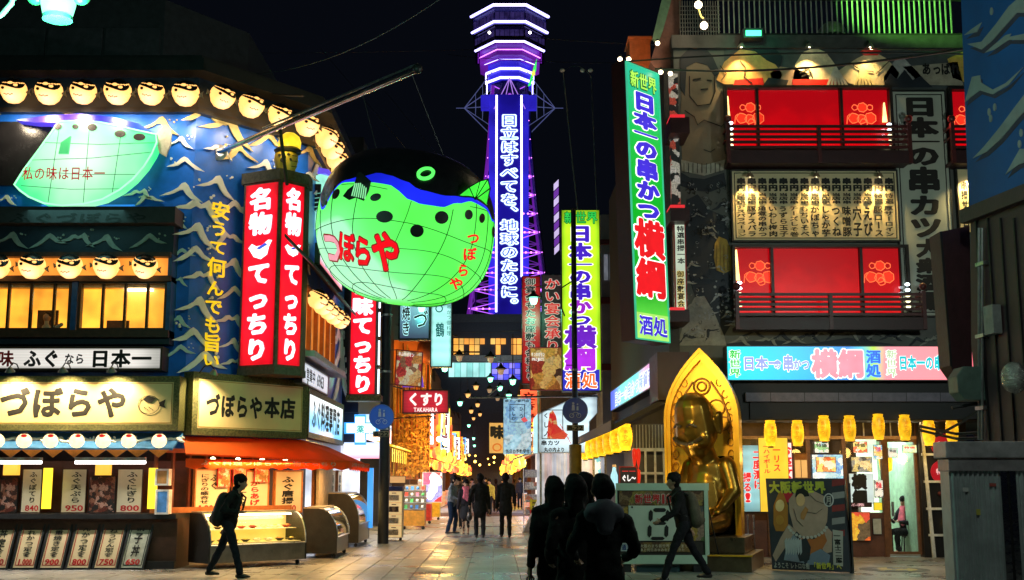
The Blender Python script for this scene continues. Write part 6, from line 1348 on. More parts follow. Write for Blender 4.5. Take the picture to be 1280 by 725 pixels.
band('横綱',1014,1080,436,473,[eW,ePk],[.12,.065]);band('酒処',1082,1101,437,472,[em('outline_cyan',(.1,.6,.95),.9),eBl],[.08,.04],True)
band('新世界',1107,1121,437,472,[eW,em('print_sage',(.45,.6,.35),.9)],[.09,.03],True);band('日本一の串かつ',1123,1200,444,463,[eW,eTl],[.10,.055])
gr_=MB();u0,u1,v0,v1=FR.rect((908,432,1245,476),1.3)
ca=thing('canopy','dark canopy with a pale beam between the rainbow sign and the lanterns','canopy',FR.p(7,vR(520),.6))
cz=lambda py,w=1.2:FR.on(1000,py,w)[1]
build('soffit',MB().box(FR,uR(915,1.2),13,cz(525),cz(478),.0,1.12),pm('canopy_dark',(.010,.009,.011),.6),ca)
build('beam',MB().box(FR,uR(932,1.2,497),13,cz(502),cz(491),1.12,1.24),pm('canopy_beam',(.13,.11,.15),.5),ca)
build('lower_board',MB().box(FR,uR(938,1.2,510),13,cz(524),cz(503),1.12,1.17),pm('canopy_dark',(.010,.009,.011),.6),ca)
for k in range(7):build('beam_joint',MB().box(FR,uR(960+42*k,1.24)-.006,uR(960+42*k,1.24)+.006,cz(502)-.001,cz(491)+.001,1.12,1.244),black,ca)
FS=Fr((sx(3.42,39),39,0),-SD);us=lambda px,py=500,w=0:FS.on(px,py,w)[0];LS=13.0
sf=sign('shop_sign','violet and cyan lit fascia sign running back along the side street',FS,(763,466,825,497),.0,.25,grad('side_face',[(0,(.25,.35,.95)),(.3,(.85,.35,.55)),(.5,(.15,.75,.85)),(.75,(.2,.8,.6)),(1,(.10,.15,.85))],1,st=.95,warp=.2),dark,[('日本一の串かつ横綱酒処',(768,471,822,493),False,[eW,eLil],[.10,.04])],rim=.03)
sa=thing('side_canopy','long dark sloping canopy over the yellow side street lanterns','canopy',FS.p(6,2.9,0))
zc1,zc2=at(835,498,25.5).z,at(835,530,24.6).z
build('cover',slope(MB(),FS,.3,LS+.5,.0,zc1+.1,1.3,zc2+.02,.12),pm('canopy_brown',(.035,.022,.018),.6),sa)
build('fascia_board',MB().box(FS,.3,LS+.5,zc2-.08,zc2+.12,1.26,1.32),pm('canopy_brown',(.035,.022,.018),.6),sa)
build('upper_box',MB().pbox(flat(25.3),(822,440,862,500),-1.5,0),pm('maroon_dark',(.035,.008,.010),.5),sa)
build('side_wall',MB().box(FS,0,LS,zc1,10.8,-4,-.02),pm('side_wall_dark',(.05,.045,.045),.7),RB)
build('side_front',MB().box(FS,0,LS,0,zc1,-4,-.4),pm('side_plank',(.10,.06,.035),.6),RB)
bar_l=thing('barrel_lantern','','lantern')
bm=MB();pr=[(.07,-.33),(.13,-.31)]
for k in range(9):z=-.28+.07*k;r_=.165*math.sqrt(max(.3,1-(z/.42)**2));pr+=[(r_-.008,z),(r_,z+.035)]
pr+=[(.13,.34),(.07,.35)]
build('paper_shade',bm.lathe((0,0,0),pr,18),em('lantern_yellow',(1,.50,.012),1.25,.45,6,rnd=.4),bar_l,True)
build('cap',MB().lathe((0,0,.35),[(.08,0),(.08,.04),(.02,.05)],12),black,bar_l);build('base',MB().lathe((0,0,-.37),[(.07,0),(.07,.04)],12),black,bar_l)
b=MB();b.text(F0,'串かつ',-.05,.05,-.16,.2,.172,True,.03);build('lettering',b,em('lantern_print',(.7,.22,.0),.7),bar_l)
st={}
for i,(px,py)in enumerate(((963,542),(997,542),(1030,536),(1062,536),(1098,534),(1131,535),(1161,540),(1190,538))):
 w_=1.25 if i<6 else.9;u,v=FR.on(px,py,w_);o=place(bar_l,st,FR.p(u,v,w_),rs.uniform(-.4,.4),'yellow paper lantern hanging before the restaurant windows, %s from left'%ORD[i],(.80,.80,.78 if i<6 else.86));o['group']='yellow paper lanterns of the skewer restaurant'
 if i%2==0:lamp('POINT','lantern_light',FR.p(u,v-.5,w_),9,(1,.62,.15),.12,None,o).location=(0,0,-.6)
for i in range(7):
 pxs_=(788,776,766,757,749,742,736,731)[i];Yv=26.2+i*1.9;p=Vector((sx(3.42,Yv)-.95,Yv,at(788,547,26.2).z));o=place(bar_l,st,p,0,'tall yellow paper lantern under the side street canopy, %s from the front'%ORD[i],(1.0,1.0,.85));o['group']='yellow paper lanterns of the skewer restaurant'
 if i%3==0:lamp('POINT','lantern_light',p,14,(1,.62,.15),.12,None,o).location=(0,0,-.6)
lw=thing('lattice_window','white lattice side window beside the golden statue','window',FS.p(9,1,-.3))
a,b2=us(800,560),us(836,560)+.6;va,vb=at(815,606,27).z,at(815,531,27).z
build('lit_back',MB().box(FS,a-1,b2+1,.8,vb,-.40,-.38),em('side_window_glow',(.55,.5,.42),.35,.4,1.5),lw)
for k in range(14):u=a-.9+(b2+1.7-a)*k/13;build('bar',MB().box(FS,u-.015,u+.015,.8,vb,-.3,-.26),white,lw)
for z in(.85,va+(vb-va)*.38,va+(vb-va)*.62,vb-.05):build('bar',MB().box(FS,a-.9,b2+.8,z,z+.05,-.32,-.25),white,lw)
Fq2=flat(25.9);lf_=thing('lattice_screen','pale striped screen wall with dark window behind the golden statue','screen',Fq2.p(Fq2.on(812,560)[0],0,0))
build('backing',MB().pbox(Fq2,(792,530,850,650),-.3,-.25),pm('screen_dark',(.04,.04,.045),.4),lf_)
for k in range(13):u=Fq2.on(796,560)[0]+k*.068;build('bar',MB().box(Fq2,u-.008,u+.008,Fq2.on(0,562)[1],Fq2.on(0,531)[1],-.03,.0),pm('screen_pale',(.45,.45,.45),.5),lf_)
for r in((790,560,850,564),(790,590,850,593),(790,606,850,612)):build('rail',MB().pbox(Fq2,r,-.04,.01),white,lf_)
for px in(806,818,829,838):build('rail',MB().pbox(Fq2,(px,564,px+2.5,606),-.03,.005),white,lf_)
ck=thing('chilli_string','two bright red hanging chilli-shaped decorations left of the lattice screen','decoration',at(796,605,25.2))
for px,py in((796,572),(796,598)):
 for dx in(-3,2):c=at(px+dx,py,25.2);build('chilli',MB().lathe(c,[(.001,-.24),(.03,-.12),(.05,.05),(.045,.16),(.001,.2)],8),em('chilli_red',(.9,.03,.01),.6),ck,True)
sign('small_sign','little black sign with white brush letters and red stripe beside the 9 board',flat(25.0),(774,583,797,607),-.06,0,em('small_black',(.02,.015,.015),.5),redink,[('ぐし〜',(777,593,795,602),False,[em('small_white',(1,.95,.9),.9)],[.06]),('ーー',(777,587,795,591),False,[em('small_red',(.9,.03,.03),.8)],[.05])],rim=.02)
bt=thing('bottle','pale blue lit bottle standing at the side street counter','bottle',at(768,607,25.6));c=at(768,612,25.6);build('glass',MB().lathe(c,[(.06,0),(.075,.02),(.075,.3),(.04,.4),(.035,.46),(.001,.47)],12),em('bottle_blue',(.45,.85,.95),.8),bt,True);build('cap',MB().lathe(c+ZV*.47,[(.038,0),(.038,.05)],10),em('cap_orange',(.85,.45,.15),.6),bt)
Ep=at(797,252,23.6);Eq=at(838,252,24.4);Ep.z=Eq.z=0;lean=Vector((-.022,0,1))
FV=Fr(Ep,Eq-Ep,lean);L=(Eq-Ep).length;zb_,zt_=FV.on(820,427)[1],FV.on(812,89)[1]
FD2=Fr(at(780,252,23.95)*1,Ep-at(780,252,23.95),lean);d0=at(780,252,23.95);d0.z=0;FD2=Fr(d0,Ep-d0,lean);Ld=(Ep-d0).length
bg_=thing('vertical_sign','huge green lit sign 日本一の串かつ横綱酒処 in a dark maroon box by the corner','sign',(Ep.x,Ep.y+.2,FV.p(0,zb_).z))
mp=MB();FPl=lambda z:0
P0=[FD2.p(0,0),FD2.p(Ld,0),FV.p(L,0)];P0.append(P0[0]+(P0[2]-P0[1]));vs=[p+lean*(zb_-.02)for p in P0]+[p+lean*(zt_+.04)for p in P0]
mp.add(vs,[(3,2,1,0),(4,5,6,7),(0,1,5,4),(1,2,6,5),(2,3,7,6),(3,0,4,7)]);build('casing',mp,pm('maroon_casing',(.045,.010,.012),.45),bg_)
mgr=grad('green_face',[(0,(.45,.80,.02)),(.11,(.08,.60,.05)),(.18,(.004,.36,.015)),(.5,(.005,.42,.02)),(.75,(.006,.50,.06)),(1,(.02,.50,.30))],2,st=.9,warp=.03)
build('face_panel',MB().box(FV,.03,L-.03,zb_+.03,zt_-.03,.01,.03),mgr,bg_)
build('rim',MB().frame(FV,0,L,zb_,zt_,.022,.012,.05),em('rim_cyan',(.05,.55,.30),.7),bg_)
eIn=em('print_indigo2',(.05,.03,.65),.85);eRd=em('print_red',(.72,.01,.015),.95)
H=zt_-zb_;fz=lambda py:zt_-H*(py-89)/(427-89)
def chv(q,y0_,y1_,a0,a1,mats,offs):
 for j,(m,of)in enumerate(zip(mats,offs)):b=MB();b.text(FV,q,L*a0,L*a1,fz(y1_),fz(y0_),.035+.012*j,True,of,fit=.99);build('character' if j==len(mats)-1 else 'letter_outline',b,m,bg_)
for i,q in enumerate('新世界'):chv(q,97,119,.10+.27*i,.37+.27*i,[em('outline_dkgreen',(.0,.15,.03),.5),em('print_lime',(.45,.9,.1),.9)],[.10,.02])
for q,a,b2 in(('日',121,146),('本',146,168),('一',168,181),('の',181,205),('串',205,232),('か',232,257),('つ',257,281)):chv(q,a,b2,.16,.86,[eW,eIn],[.145,.085])
chv('横',280,328,.04,.96,[eW,eRd],[.11,.06]);chv('綱',328,376,.04,.96,[eW,eRd],[.11,.06]);
build('lime_foot',MB().box(FV,.03,L-.03,zb_+.03,fz(395),.03,.034),em('foot_lime',(.40,.80,.15),.9),bg_)
chv('酒',397,422,.08,.50,[eW,eIn],[.09,.04]);chv('処',397,422,.50,.93,[eW,eIn],[.09,.04])
for k,(y0_,y1_)in enumerate(((143,166),(256,276),(384,402))):
 t=thing('sign_bracket','maroon box bracket with red edge behind the green sign, %s from top'%ORD[k],'bracket',at(850,y1_,25));Fbk=flat(24.9)
 build('beam',MB().pbox(Fbk,(838,y0_+3,862,y1_),-1.0,0),pm('maroon_casing',(.045,.010,.012),.45),t);build('lit_edge',MB().pbox(Fbk,(838,y0_,856,y0_+3.5),-.6,.02),em('edge_red',(.9,.03,.04),.7),t)
sign('small_sign','narrow pale lit menu sign in a red frame behind the green sign',flat(25.3),(843,277,858,388),-.2,0,em('narrow_cream',(.62,.72,.55),.6,.3,2),pm('frame_red',(.5,.02,.02),.4),[('特選串揚一本',(846,282,856,330),True,[eink],[.04]),('御座敷宴会',(846,338,856,384),True,[em('outline_yellow',(.9,.7,.2),.7),eink],[.10,.04])],rim=.025)
t=thing('patterned_strip','black and white patterned lit strip rising behind the green sign','sign',at(850,260,25.35));build('strip',MB().pbox(flat(25.35),(838,92,849,255),-.15,0),cells('pattern_strip',[(.02,.02,.02),(.6,.55,.5),(.02,.02,.02),(.5,.08,.05),(.55,.5,.42)],8,.3),t)
for k,(px,py)in enumerate(((775,74),(786,74),(768,98),(822,54),(826,90),(838,92))):
 p=at(px,py,24.2);t=thing('small_lamp','tiny warm lamp near the top of the green sign, %s from left'%ORD[k],'lamp',p);build('bulb',MB().ball(p,.05,n=10,m=6),em('tiny_warm',(1,.8,.5),6),t,True);build('socket',MB().lathe(p,[(.03,.04),(.03,.09)],8),dark,t)
t=thing('brick_chimney','small orange-lit brick stack beyond the green sign','chimney',at(803,80,27));build('stack',MB().pbox(flat(27),(787,47,813,90),-.8,0),pm('brick_orange',(.5,.12,.03),.7,0,.3,6),t);build('cap_ledge',MB().pbox(flat(27),(785,45,815,48),-.85,.05),pm('brick_orange',(.5,.12,.03),.7),t)
lamp('SPOT','stack_light',at(800,95,25.6),40,(1,.6,.3),.05,Vector((0,.8,.6)),t,80)
t=thing('roof_gable','steep greenish roof edge rising out of view beside the railing','roof',at(830,60,26.5));Fga=flat(26.4)
build('gable_board',MB().prism(Fga,pxpoly(Fga,[(813,78),(826,36),(836,0),(846,-10),(852,-10),(848,60),(842,88),(818,84)][::-1]),-.5,0),pm('gable_red_grey',(.16,.08,.07),.7),t);build('edge_board',MB().prism(Fga,pxpoly(Fga,[(815,50),(827,0),(840,-10),(838,4),(828,40),(822,56)][::-1]),0,.12),pm('gable_green',(.10,.2,.13),.6),t)
# restaurant front under the canopy
SFt=thing('restaurant_shopfront','glazed restaurant front with brown posts, posters and a bright interior','shop front',FR.p(8,0,-.3))
vb0,vb1,vt_=0.0,vR(641),vR(528)
X=lambda px,py=600:FR.on(px,py)[0]
build('sill_wall',MB().box(FR,X(917),X(1106),0,vb1,-.25,0),pm('front_brown',(.13,.05,.03),.5),SFt)
for px in(925,960,1011,1056,1105,1150):build('post',MB().box(FR,X(px)-.045,X(px)+.045,0,vt_+.4,-.08,.03),wood,SFt)
build('header',MB().box(FR,X(917),X(1160),vR(549),vR(545),-.05,.045),pm('header_amber',(.4,.22,.1),.5),SFt);build('top_wall',MB().box(FR,X(917),X(1200),vR(545),vt_+.6,-.2,-.12),pm('front_dark',(.05,.035,.03),.6),SFt)
for px in(928,945,980,1014,1048,1084,1118,1150):build('white_batten',MB().box(FR,X(px)-.012,X(px)+.012,vR(545),vt_+.2,-.12,-.09),white,SFt)
for a,b2 in((925,960),(960,1011),(1011,1056),(1056,1105)):build('pane',MB().box(FR,X(a)+.04,X(b2)-.04,vb1,vR(549),-.03,-.025),GLS,SFt)
dr=build('door',MB().frame(FR,X(1105)+.045,X(1150)-.045,.05,vR(549),.06,-.04,.02),wood,SFt);build('pane',MB().box(FR,X(1105)+.1,X(1150)-.1,.1,vR(552),-.02,-.015),GLS,dr);build('handle',MB().box(FR,X(1112),X(1115),.85,1.15,.02,.05),steel,dr)
build('room_back',MB().box(FR,X(917),X(1200),0,vt_,-3.2,-3.1),em('room_back_glow',(.86,.95,.66),.85,.6,1.2,base=(.6,.7,.65)),SFt)
build('room_floor',MB().box(FR,X(917),X(1200),.0,.02,-3.1,-.3),pm('room_floor',(.25,.2,.15),.4),SFt);build('room_side',MB().box(FR,X(1152),X(1158),0,vt_,-3.1,-.2),pm('room_green',(.35,.6,.4),.6),SFt)
build('room_ceiling',MB().box(FR,X(917),X(1200),vt_+.02,vt_+.1,-3.1,-.2),white,SFt)
for k in range(3):build('ceiling_tube',MB().box(FR,X(940)+1.1*k,X(940)+.8+1.1*k,vt_-.05,vt_,-1.8,-1.7),em('room_tube',(.85,1,.95),8),SFt)
build('counter',MB().box(FR,X(925),X(1105),.02,1.05,-2.4,-1.8),pm('counter_pale',(.55,.5,.45),.4),SFt)
for k in range(7):build('kitchen_shelf',MB().box(FR,X(1015),X(1105),1.15+.2*k,1.17+.2*k,-2.9,-2.6),steel,SFt);build('kitchen_ware',MB().box(FR,X(1015)+.1*k,X(1100),1.17+.2*k,1.28+.2*k,-2.85,-2.65),cells('ware_%d'%(k%2),[(.5,.6,.6),(.8,.85,.85),(.2,.3,.35),(.7,.6,.3)],12,.15),SFt)
lamp('AREA','room_light',FR.p(X(1050),vt_-.1,-1.5),140,(.85,1,.95),3.2,-ZV,SFt,sy=1)
lamp('AREA','front_light',FR.p(X(1040),vR(526),.45),110,(1,.82,.55),4.5,-ZV+FR.n*.25,SFt,sy=.4)
sg_=thing('hanging_lamp','yellow tall lamp hanging inside behind the fourth window','lamp',at(1107,585,27));build('shade',MB().lathe(at(1107,575,27.),[(.06,-.27),(.13,-.22),(.15,0),(.13,.22),(.06,.27)],14),em('lantern_yellow',(1,.66,.02),1.45),sg_,True)
sg_=thing('hanging_lamp','yellow round lamp behind the leftmost window beside the statue','lamp',at(932,585,27));build('shade',MB().lathe(at(934,572,26.6),[(.06,-.27),(.13,-.22),(.15,0),(.13,.22),(.06,.27)],14),em('lantern_yellow',(1,.66,.02),1.45),sg_,True)
R1=em('poster_red',(.8,.01,.02),.75);Rw=em('poster_white2',(.9,.88,.85),.7)
sign('window_poster','white window poster with red vertical 二度漬け禁止 beside the statue',FR,(926,556,962,640),.04,.06,em('poster_cyan',(.35,.75,.85),.6,.2),wood,[('二度漬け',(941,562,954,612),True,[Rw,R1],[.1,.05]),('揚る!',(929,590,940,628),True,[Rw,R1],[.1,.05])],rim=.01,cat='poster')
sign('cloth_banner','yellow cloth banner reading ハイボール in red strokes hanging at the front',FR,(949,547,986,640),.35,.37,em('poster_yellow',(1,.62,.04),.75,.15),wood,[('一リス',(966,557,976,590),True,[R1],[.03]),('一ハイボール',(954,555,963,592),True,[R1],[.03])],rim=.006,cat='banner')
sign('window_poster','white poster with heavy red お座敷 characters left of the wood panel',FR,(972,553,991,640),.10,.12,em('poster_white2',(.9,.88,.85),.7),redink,[('お座敷',(973,556,990,598),True,[R1],[.07]),('ついぐし',(974,602,990,636),True,[R1],[.05])],rim=.008,cat='poster')
sign('wood_notice','framed wooden notice with two pale cards between the posters',FR,(992,566,1011,604),.02,.05,pm('notice_wood',(.3,.12,.04),.5),wood,[],rim=.02,cat='notice')
nn=[o for o in COL.objects if o.name.startswith('wood_notice')][-1]
for px in(994,1002):build('card',MB().pbox(FR,(px,575,px+7,597),.05,.056),em('card_amber',(.9,.5,.15),.6),nn)
for r,m,lab in(((1015,568,1054,600),cells('blue_splash',[(.3,.6,.9),(.8,.9,1),(.5,.75,.9),(.2,.4,.8)],7,.6),'blue and white window picture over the small food poster'),((1020,571+0,1045,590),cells('food_ad',[(.8,.15,.05),(.9,.7,.2),(.7,.3,.1),(.9,.85,.7)],12,.6),'small red and yellow food poster on the third window'),((1064,571,1090,590),cells('photo_ad',[(.1,.1,.1),(.6,.5,.2),(.3,.3,.3),(.8,.7,.4)],12,.5),'dark framed photo poster on the fourth window'),((1063,640,1088,676),cells('orange_ad',[(.85,.15,.03),(.9,.5,.05),(.9,.45,.04),(.15,.1,.05),(.85,.1,.05)],5,.45),'orange and red poster on the brown wall under the fourth window'),((1091,648,1102,668),pm('notice_pale',(.5,.52,.5),.5),'small pale notice right of the orange poster'),((1092,628,1103,638),em('notice_yellow',(.95,.7,.03),.7),'tiny yellow notice at the corner of the fourth window')):
 sign('window_poster',lab,FR,r,.035 if 'small red' not in lab else.06,.05 if 'small red' not in lab else.08,m,black,[],rim=.006,cat='poster')
cz_=sign('door_curtain','white translucent window blind with big black 横綱 characters',FR,(1062,592,1092,630),-.02,.0,em('blind_white',(.75,.9,.88),.55,.2),white,[('横綱',(1065,592,1084,632),True,[ink],[.10])],rim=.004,cat='blind')
cz_=sign('door_curtain','white translucent window blind with partly hidden black 横 character',FR,(1018,588,1054,630),-.02,.0,em('blind_white',(.75,.9,.88),.55,.2),white,[('横',(1022,590,1042,608),True,[ink],[.10])],rim=.004,cat='blind')
sign('window_strip','dark strip with red and white letters OPEN under the fourth window',FR,(1060,628,1090,634),.04,.06,pm('strip_dark',(.05,.02,.02),.4),black,[('ルビ—OPEN',(1062,629,1080,633),False,[em('strip_white',(.9,.5,.5),.7)],[.04])],rim=.0,cat='sign')
for i,(r,pal,lab)in enumerate((((1066,552,1084,566),[(.9,.9,.85),(.8,.2,.1),(.9,.8,.3)],'pale flyer high on the fourth window'),((1092,556,1103,574),[(.2,.5,.8),(.9,.9,.9),(.9,.6,.2)],'blue flyer at the upper right of the fourth window'),((1018,552,1036,566),[(.5,.8,.9),(.95,.95,.95),(.3,.6,.3)],'cyan flyer high on the third window'),((1093,600,1104,622),[(.85,.85,.8),(.2,.2,.2),(.9,.9,.85)],'small printed sheet beside the black-lettered blind'),((1110,560,1122,572),[(.8,.9,.9),(.4,.6,.6),(.9,.9,.9)],'small pale sticker high on the glass door'),((1128,556,1146,566),[(.5,.85,.6),(.8,.9,.5),(.6,.9,.8)],'green sticker strip on the glass door'),((1040,604,1054,626),[(.9,.85,.7),(.7,.1,.1),(.2,.2,.2)],'cream handwritten sheet on the third window'),((1028,646,1046,668),[(.8,.1,.05),(.95,.9,.8),(.9,.5,.1)],'red and white leaflet on the wall under the third window'))):
 sign('window_poster',lab,FR,r,.05,.062,cells('flyer_%d'%i,pal,14+i,.55),black,[('特価',(r[0]+2,r[1]+2,r[2]-2,(r[1]+r[3])/2),False,[R1 if i%2 else eink],[.03])],rim=.004,cat='poster')
lc=thing('lattice_wall','white-barred black wall panels with round red plaques at the right end','lattice',FR.p(X(1170),0,.2));Fl2=FR.shift(.25)
build('backing',MB().pbox(Fl2,(1152,522,1212,702),-.25,-.05),pm('lattice_black',(.012,.01,.01),.4),lc)
for pts in([(1149,522),(1166,702)],):
 a_,b_=[Fl2.on(x,y)for x,y in pts];build('bar',MB().prism(Fl2,[(a_[0],a_[1]),(b_[0],b_[1]),(b_[0]+.07,b_[1]),(a_[0]+.05,a_[1])],-.02,.04),white,lc)
for y in(568,602,636,669):build('bar',MB().pbox(Fl2,(1150+(y-540)*.09,y-1.5,1212,y+1.5),-.03,.03),white,lc)
for k,y in enumerate((556,590)):u,v=Fl2.on(1178,y);build('round_plaque',MB().disc(Fl2,u,v,.24,-.04,.0,22),em('plaque_red',(.5,.01,.02),.5),lc);b=MB();b.text(Fl2,('赤丸','特選')[k],u-.14,u+.14,v-.06,v+.08,.008,False,.05);build('plaque_lettering',b,em('plaque_pink',(.95,.5,.5),.6),lc)
u,v=Fl2.on(1175,617);build('knob',MB().ball(Fl2.p(u,v,.0),.05),maroon,lc);b=MB();b.ptext(Fl2,'心',(1178,644,1192,660),.01,False,.06);build('emblem',b,em('emblem_yellow',(.9,.6,.15),.8),lc)
# right foreground
xw=5.32;fw=thing('wave_wall','tall blue wall painted with big brush waves at the near right','wall',(5.5,13.5,0))
FW=Fr((5.32,14.0,0),Vector((.16,-1.15,0)));q0=FW.on(1211,262)[1];
u_a=0;wz=q0
build('panel',MB().prism(FW,pxpoly(FW,[(1200,-40),(1211,266),(1300,228),(1300,-40)]),-.3,0),pm('wave_wall_blue',(.006,.10,.36),.6,0,.25,1),fw)
wv=pm('brush_wave_grey',(.30,.36,.36),.7,0,.2,3);wsh=pm('brush_wave_shadow',(.05,.05,.09),.7)
for pts in([(1210,55),(1228,52),(1246,30),(1262,8),(1278,-6),(1290,4),(1290,16),(1272,16),(1256,34),(1240,52),(1228,62)],[(1232,66),(1246,54),(1258,44),(1265,42),(1263,46),(1282,42),(1282,50),(1262,50),(1244,62)],[(1207,128),(1216,96),(1226,94),(1227,103),(1242,112),(1258,104),(1280,84),(1262,106),(1242,118),(1226,113),(1214,122)],[(1217,198),(1232,182),(1250,160),(1268,136),(1286,112),(1290,130),(1272,150),(1252,174),(1234,190)],[(1258,218),(1268,200),(1276,186),(1290,186),(1290,200),(1274,206)],[(1206,44),(1216,36),(1228,28),(1222,40)]):
 build('painted_wave_edge',MB().prism(FW,pxpoly(FW,[(x+2,y+5)for x,y in pts]),0,.004),wsh,fw);build('painted_wave',MB().prism(FW,pxpoly(FW,pts),.004,.012),wv,fw)
for x,y in((1239,14),(1236,140),(1238,148),(1243,134),(1274,180),(1276,166)):u,v=FW.on(x,y,.01);build('painted_drop',MB().disc(FW,u,v,.03,0,.012,10,.045),wv,fw)
br_=thing('corrugated_wall','brown vertical-seamed metal cladding under the blue wave wall','wall',(5.6,13.4,2));vt2=.0
build('cladding',MB().prism(FW,pxpoly(FW,[(1213,266),(1214,430),(1226,555),(1300,555),(1300,229)]),-.25,.0),pm('brown_cladding',(.085,.045,.05),.55,.1,.2,2),br_)
build('gutter',MB().prism(FW,pxpoly(FW,[(1209,263),(1210,280),(1300,246),(1300,226)]),.0,.1),pm('brown_gutter',(.07,.04,.045),.5),br_)
for x in(1222,1237,1253,1270):
 a_=FW.on(x,290);build('seam',MB().box(FW,a_[0]-.012,a_[0]+.012,FW.on(x,552)[1],FW.on(x,272)[1],.0,.025),black,br_)
Fx2=flat(14.4);t=thing('projecting_box_sign','unlit dark maroon box sign sticking out below the wave wall','sign',at(1195,500,14.4));build('casing',MB().prism(Fx2,pxpoly(Fx2,[(1174,290),(1212,282),(1216,498),(1187,457)][::-1]),-.35,0),pm('maroon_unlit',(.045,.008,.012),.5),t);build('trim',MB().prism(Fx2,pxpoly(Fx2,[(1174,290),(1177,289.5),(1190,460),(1187,457)][::-1]),0,.02),black,t)
Fx3=flat(13.6);t=thing('wall_speaker','greenish grey loudspeaker box with silver wrapped end on the cladding','speaker',at(1218,498,13.6));build('body',MB().prism(Fx3,pxpoly(Fx3,[(1196,470),(1204,458),(1240,458),(1246,462),(1244,490),(1234,500),(1208,500),(1198,490)][::-1]),-.3,0),pm('speaker_grey_green',(.13,.20,.17),.5),t,False,.01);build('bracket',MB().tube(at(1190,510,13.8),at(1250,500,13.7),.02),dark,t)
build('wrapped_end',MB().ball(at(1268,472,12.6),.14,.12,.17),pm('foil',(.5,.5,.45),.25,.8,.5,12,1.),t,True)
for k,(a_,b_)in enumerate((((1170,545),(1238,502)),((1150,538),(1240,547)),((1150,533),(1240,540)))):t=thing('cable','dark cable sagging under the loudspeaker box, %s of three'%ORD[k],'cable',at(*a_,14));build('cord',MB().path([at(a_[0],a_[1],14.8),at((a_[0]+b_[0])/2,(a_[1]+b_[1])/2+(6 if k else 3),14.2),at(b_[0],b_[1],13.8)],.018,5),black,t)
t=thing('conduit_pipe','grey electrical conduits running down the brown cladding','pipe',at(1232,540,13.3))
for x in(1229,1233):a_,b_=FW.on(x,285),FW.on(x,550);build('pipe',MB().tube(FW.p(a_[0],a_[1],.05),FW.p(b_[0],b_[1],.05),.018),pm('conduit_grey',(.25,.25,.25),.4,.5),t)
for y in(330,420,510):a_=FW.on(1231,y);build('clamp',MB().box(FW,a_[0]-.09,a_[0]+.09,a_[1]-.02,a_[1]+.02,.0,.07),steel,t)
a_=FW.on(1248,400);build('junction_box',MB().box(FW,a_[0]-.10,a_[0]+.10,a_[1]-.16,a_[1]+.16,.02,.12),pm('box_grey',(.3,.31,.3),.5),t)
Yc=12.;Fc_=flat(Yc);bxs=thing('steel_enclosure','waist-high corrugated steel enclosure with pale cap rail at the near right','enclosure',(Fc_.on(1240,600)[0],Yc+.5,0))
u0=Fc_.on(1192,650)[0];u1=Fc_.on(1300,650)[0];zt3=Fc_.on(1240,552)[1];zt4=Fc_.on(1240,589)[1]
mb=MB();n=70;vs,fs=[],[]
for i in range(n+1):u=u0+(u1-u0)*i/n;w_=(.0,.018,.018,.0)[i%4];vs+=[Fc_.p(u,0,w_),Fc_.p(u,zt4,w_)]
for i in range(n):fs.append((2*i,2*i+2,2*i+3,2*i+1))
build('corrugated_sheet',mb.add(vs,fs),pm('galvanised_grey',(.46,.50,.50),.42,.1,.25,3),bxs)
build('side_sheet',MB().box(Fr(Fc_.p(u0,0,0),(0,1,0)),0,.25,0,zt4,-.02,.0),pm('galvanised_grey',(.46,.50,.50),.42,.1,.25,3),bxs)
build('cap_rail',MB().box(Fc_,u0-.06,u1,zt4+.13,zt3,-.3,.06),pm('cap_pale',(.50,.47,.48),.45,.3),bxs,False,.008);build('cap_rail',MB().box(Fc_,u0-.03,u1,zt4,zt4+.12,-.28,.04),pm('cap_mid',(.40,.36,.37),.45,.3),bxs,False,.008)
for px in(1257,1268):u=Fc_.on(px,660)[0];build('steel_stile',MB().box(Fc_,u-.03,u+.03,0,zt4,.018,.035),pm('stile_mirror',(.6,.6,.6),.12,1,.1,3),bxs)
for px,py,w_,h_,c_ in((1206,612,7,5,(.7,.7,.65)),(1222,640,5,7,(.6,.55,.1)),(1240,606,8,4,(.5,.1,.08))):u,v=Fc_.on(px,py);build('sticker',MB().box(Fc_,u-w_*.004,u+w_*.004,v-h_*.004,v+h_*.004,.018,.021),pm('sticker_%d'%px,c_,.5),bxs)
build('door_gap',MB().box(Fc_,Fc_.on(1261.5,660)[0],Fc_.on(1264.5,660)[0],0,zt4,.0,.02),black,bxs)
# smooth union of limbs
_ts=bpy.data.scenes.new('workbench')
_clo=bpy.data.textures.new('folds','CLOUDS');_clo.noise_scale=.11;_clo.noise_depth=2
def fuse(name,mb,mat,parent,vox=.018,smooth=4,fold=0):
 """voxel-union the overlapping volumes into one continuous surface"""
 o0=Vector((0,0,0));q=parent
 while q is not None:o0+=Vector(q.location);q=q.parent
 me=bpy.data.meshes.new('tmp');me.from_pydata([(a-o0.x,b-o0.y,c-o0.z)for a,b,c in mb.v],[],mb.f)
 o=bpy.data.objects.new('tmp',me);_ts.collection.objects.link(o)
 r=o.modifiers.new('r','REMESH');r.mode='VOXEL';r.voxel_size=vox;r.use_smooth_shade=True
 if smooth:s=o.modifiers.new('s','SMOOTH');s.factor=.5;s.iterations=smooth
 if fold:d=o.modifiers.new('d','DISPLACE');d.texture=_clo;d.strength=fold;d.mid_level=.5;d.texture_coords='LOCAL'
 vl=_ts.view_layers[0];vl.update();m2=bpy.data.meshes.new_from_object(o.evaluated_get(vl.depsgraph));m2.name=name
 bpy.data.objects.remove(o);bpy.data.meshes.remove(me)
 m2.materials.clear();m2.materials.append(mat)
 o2=bpy.data.objects.new(name,m2);COL.objects.link(o2);o2.parent=parent;return o2
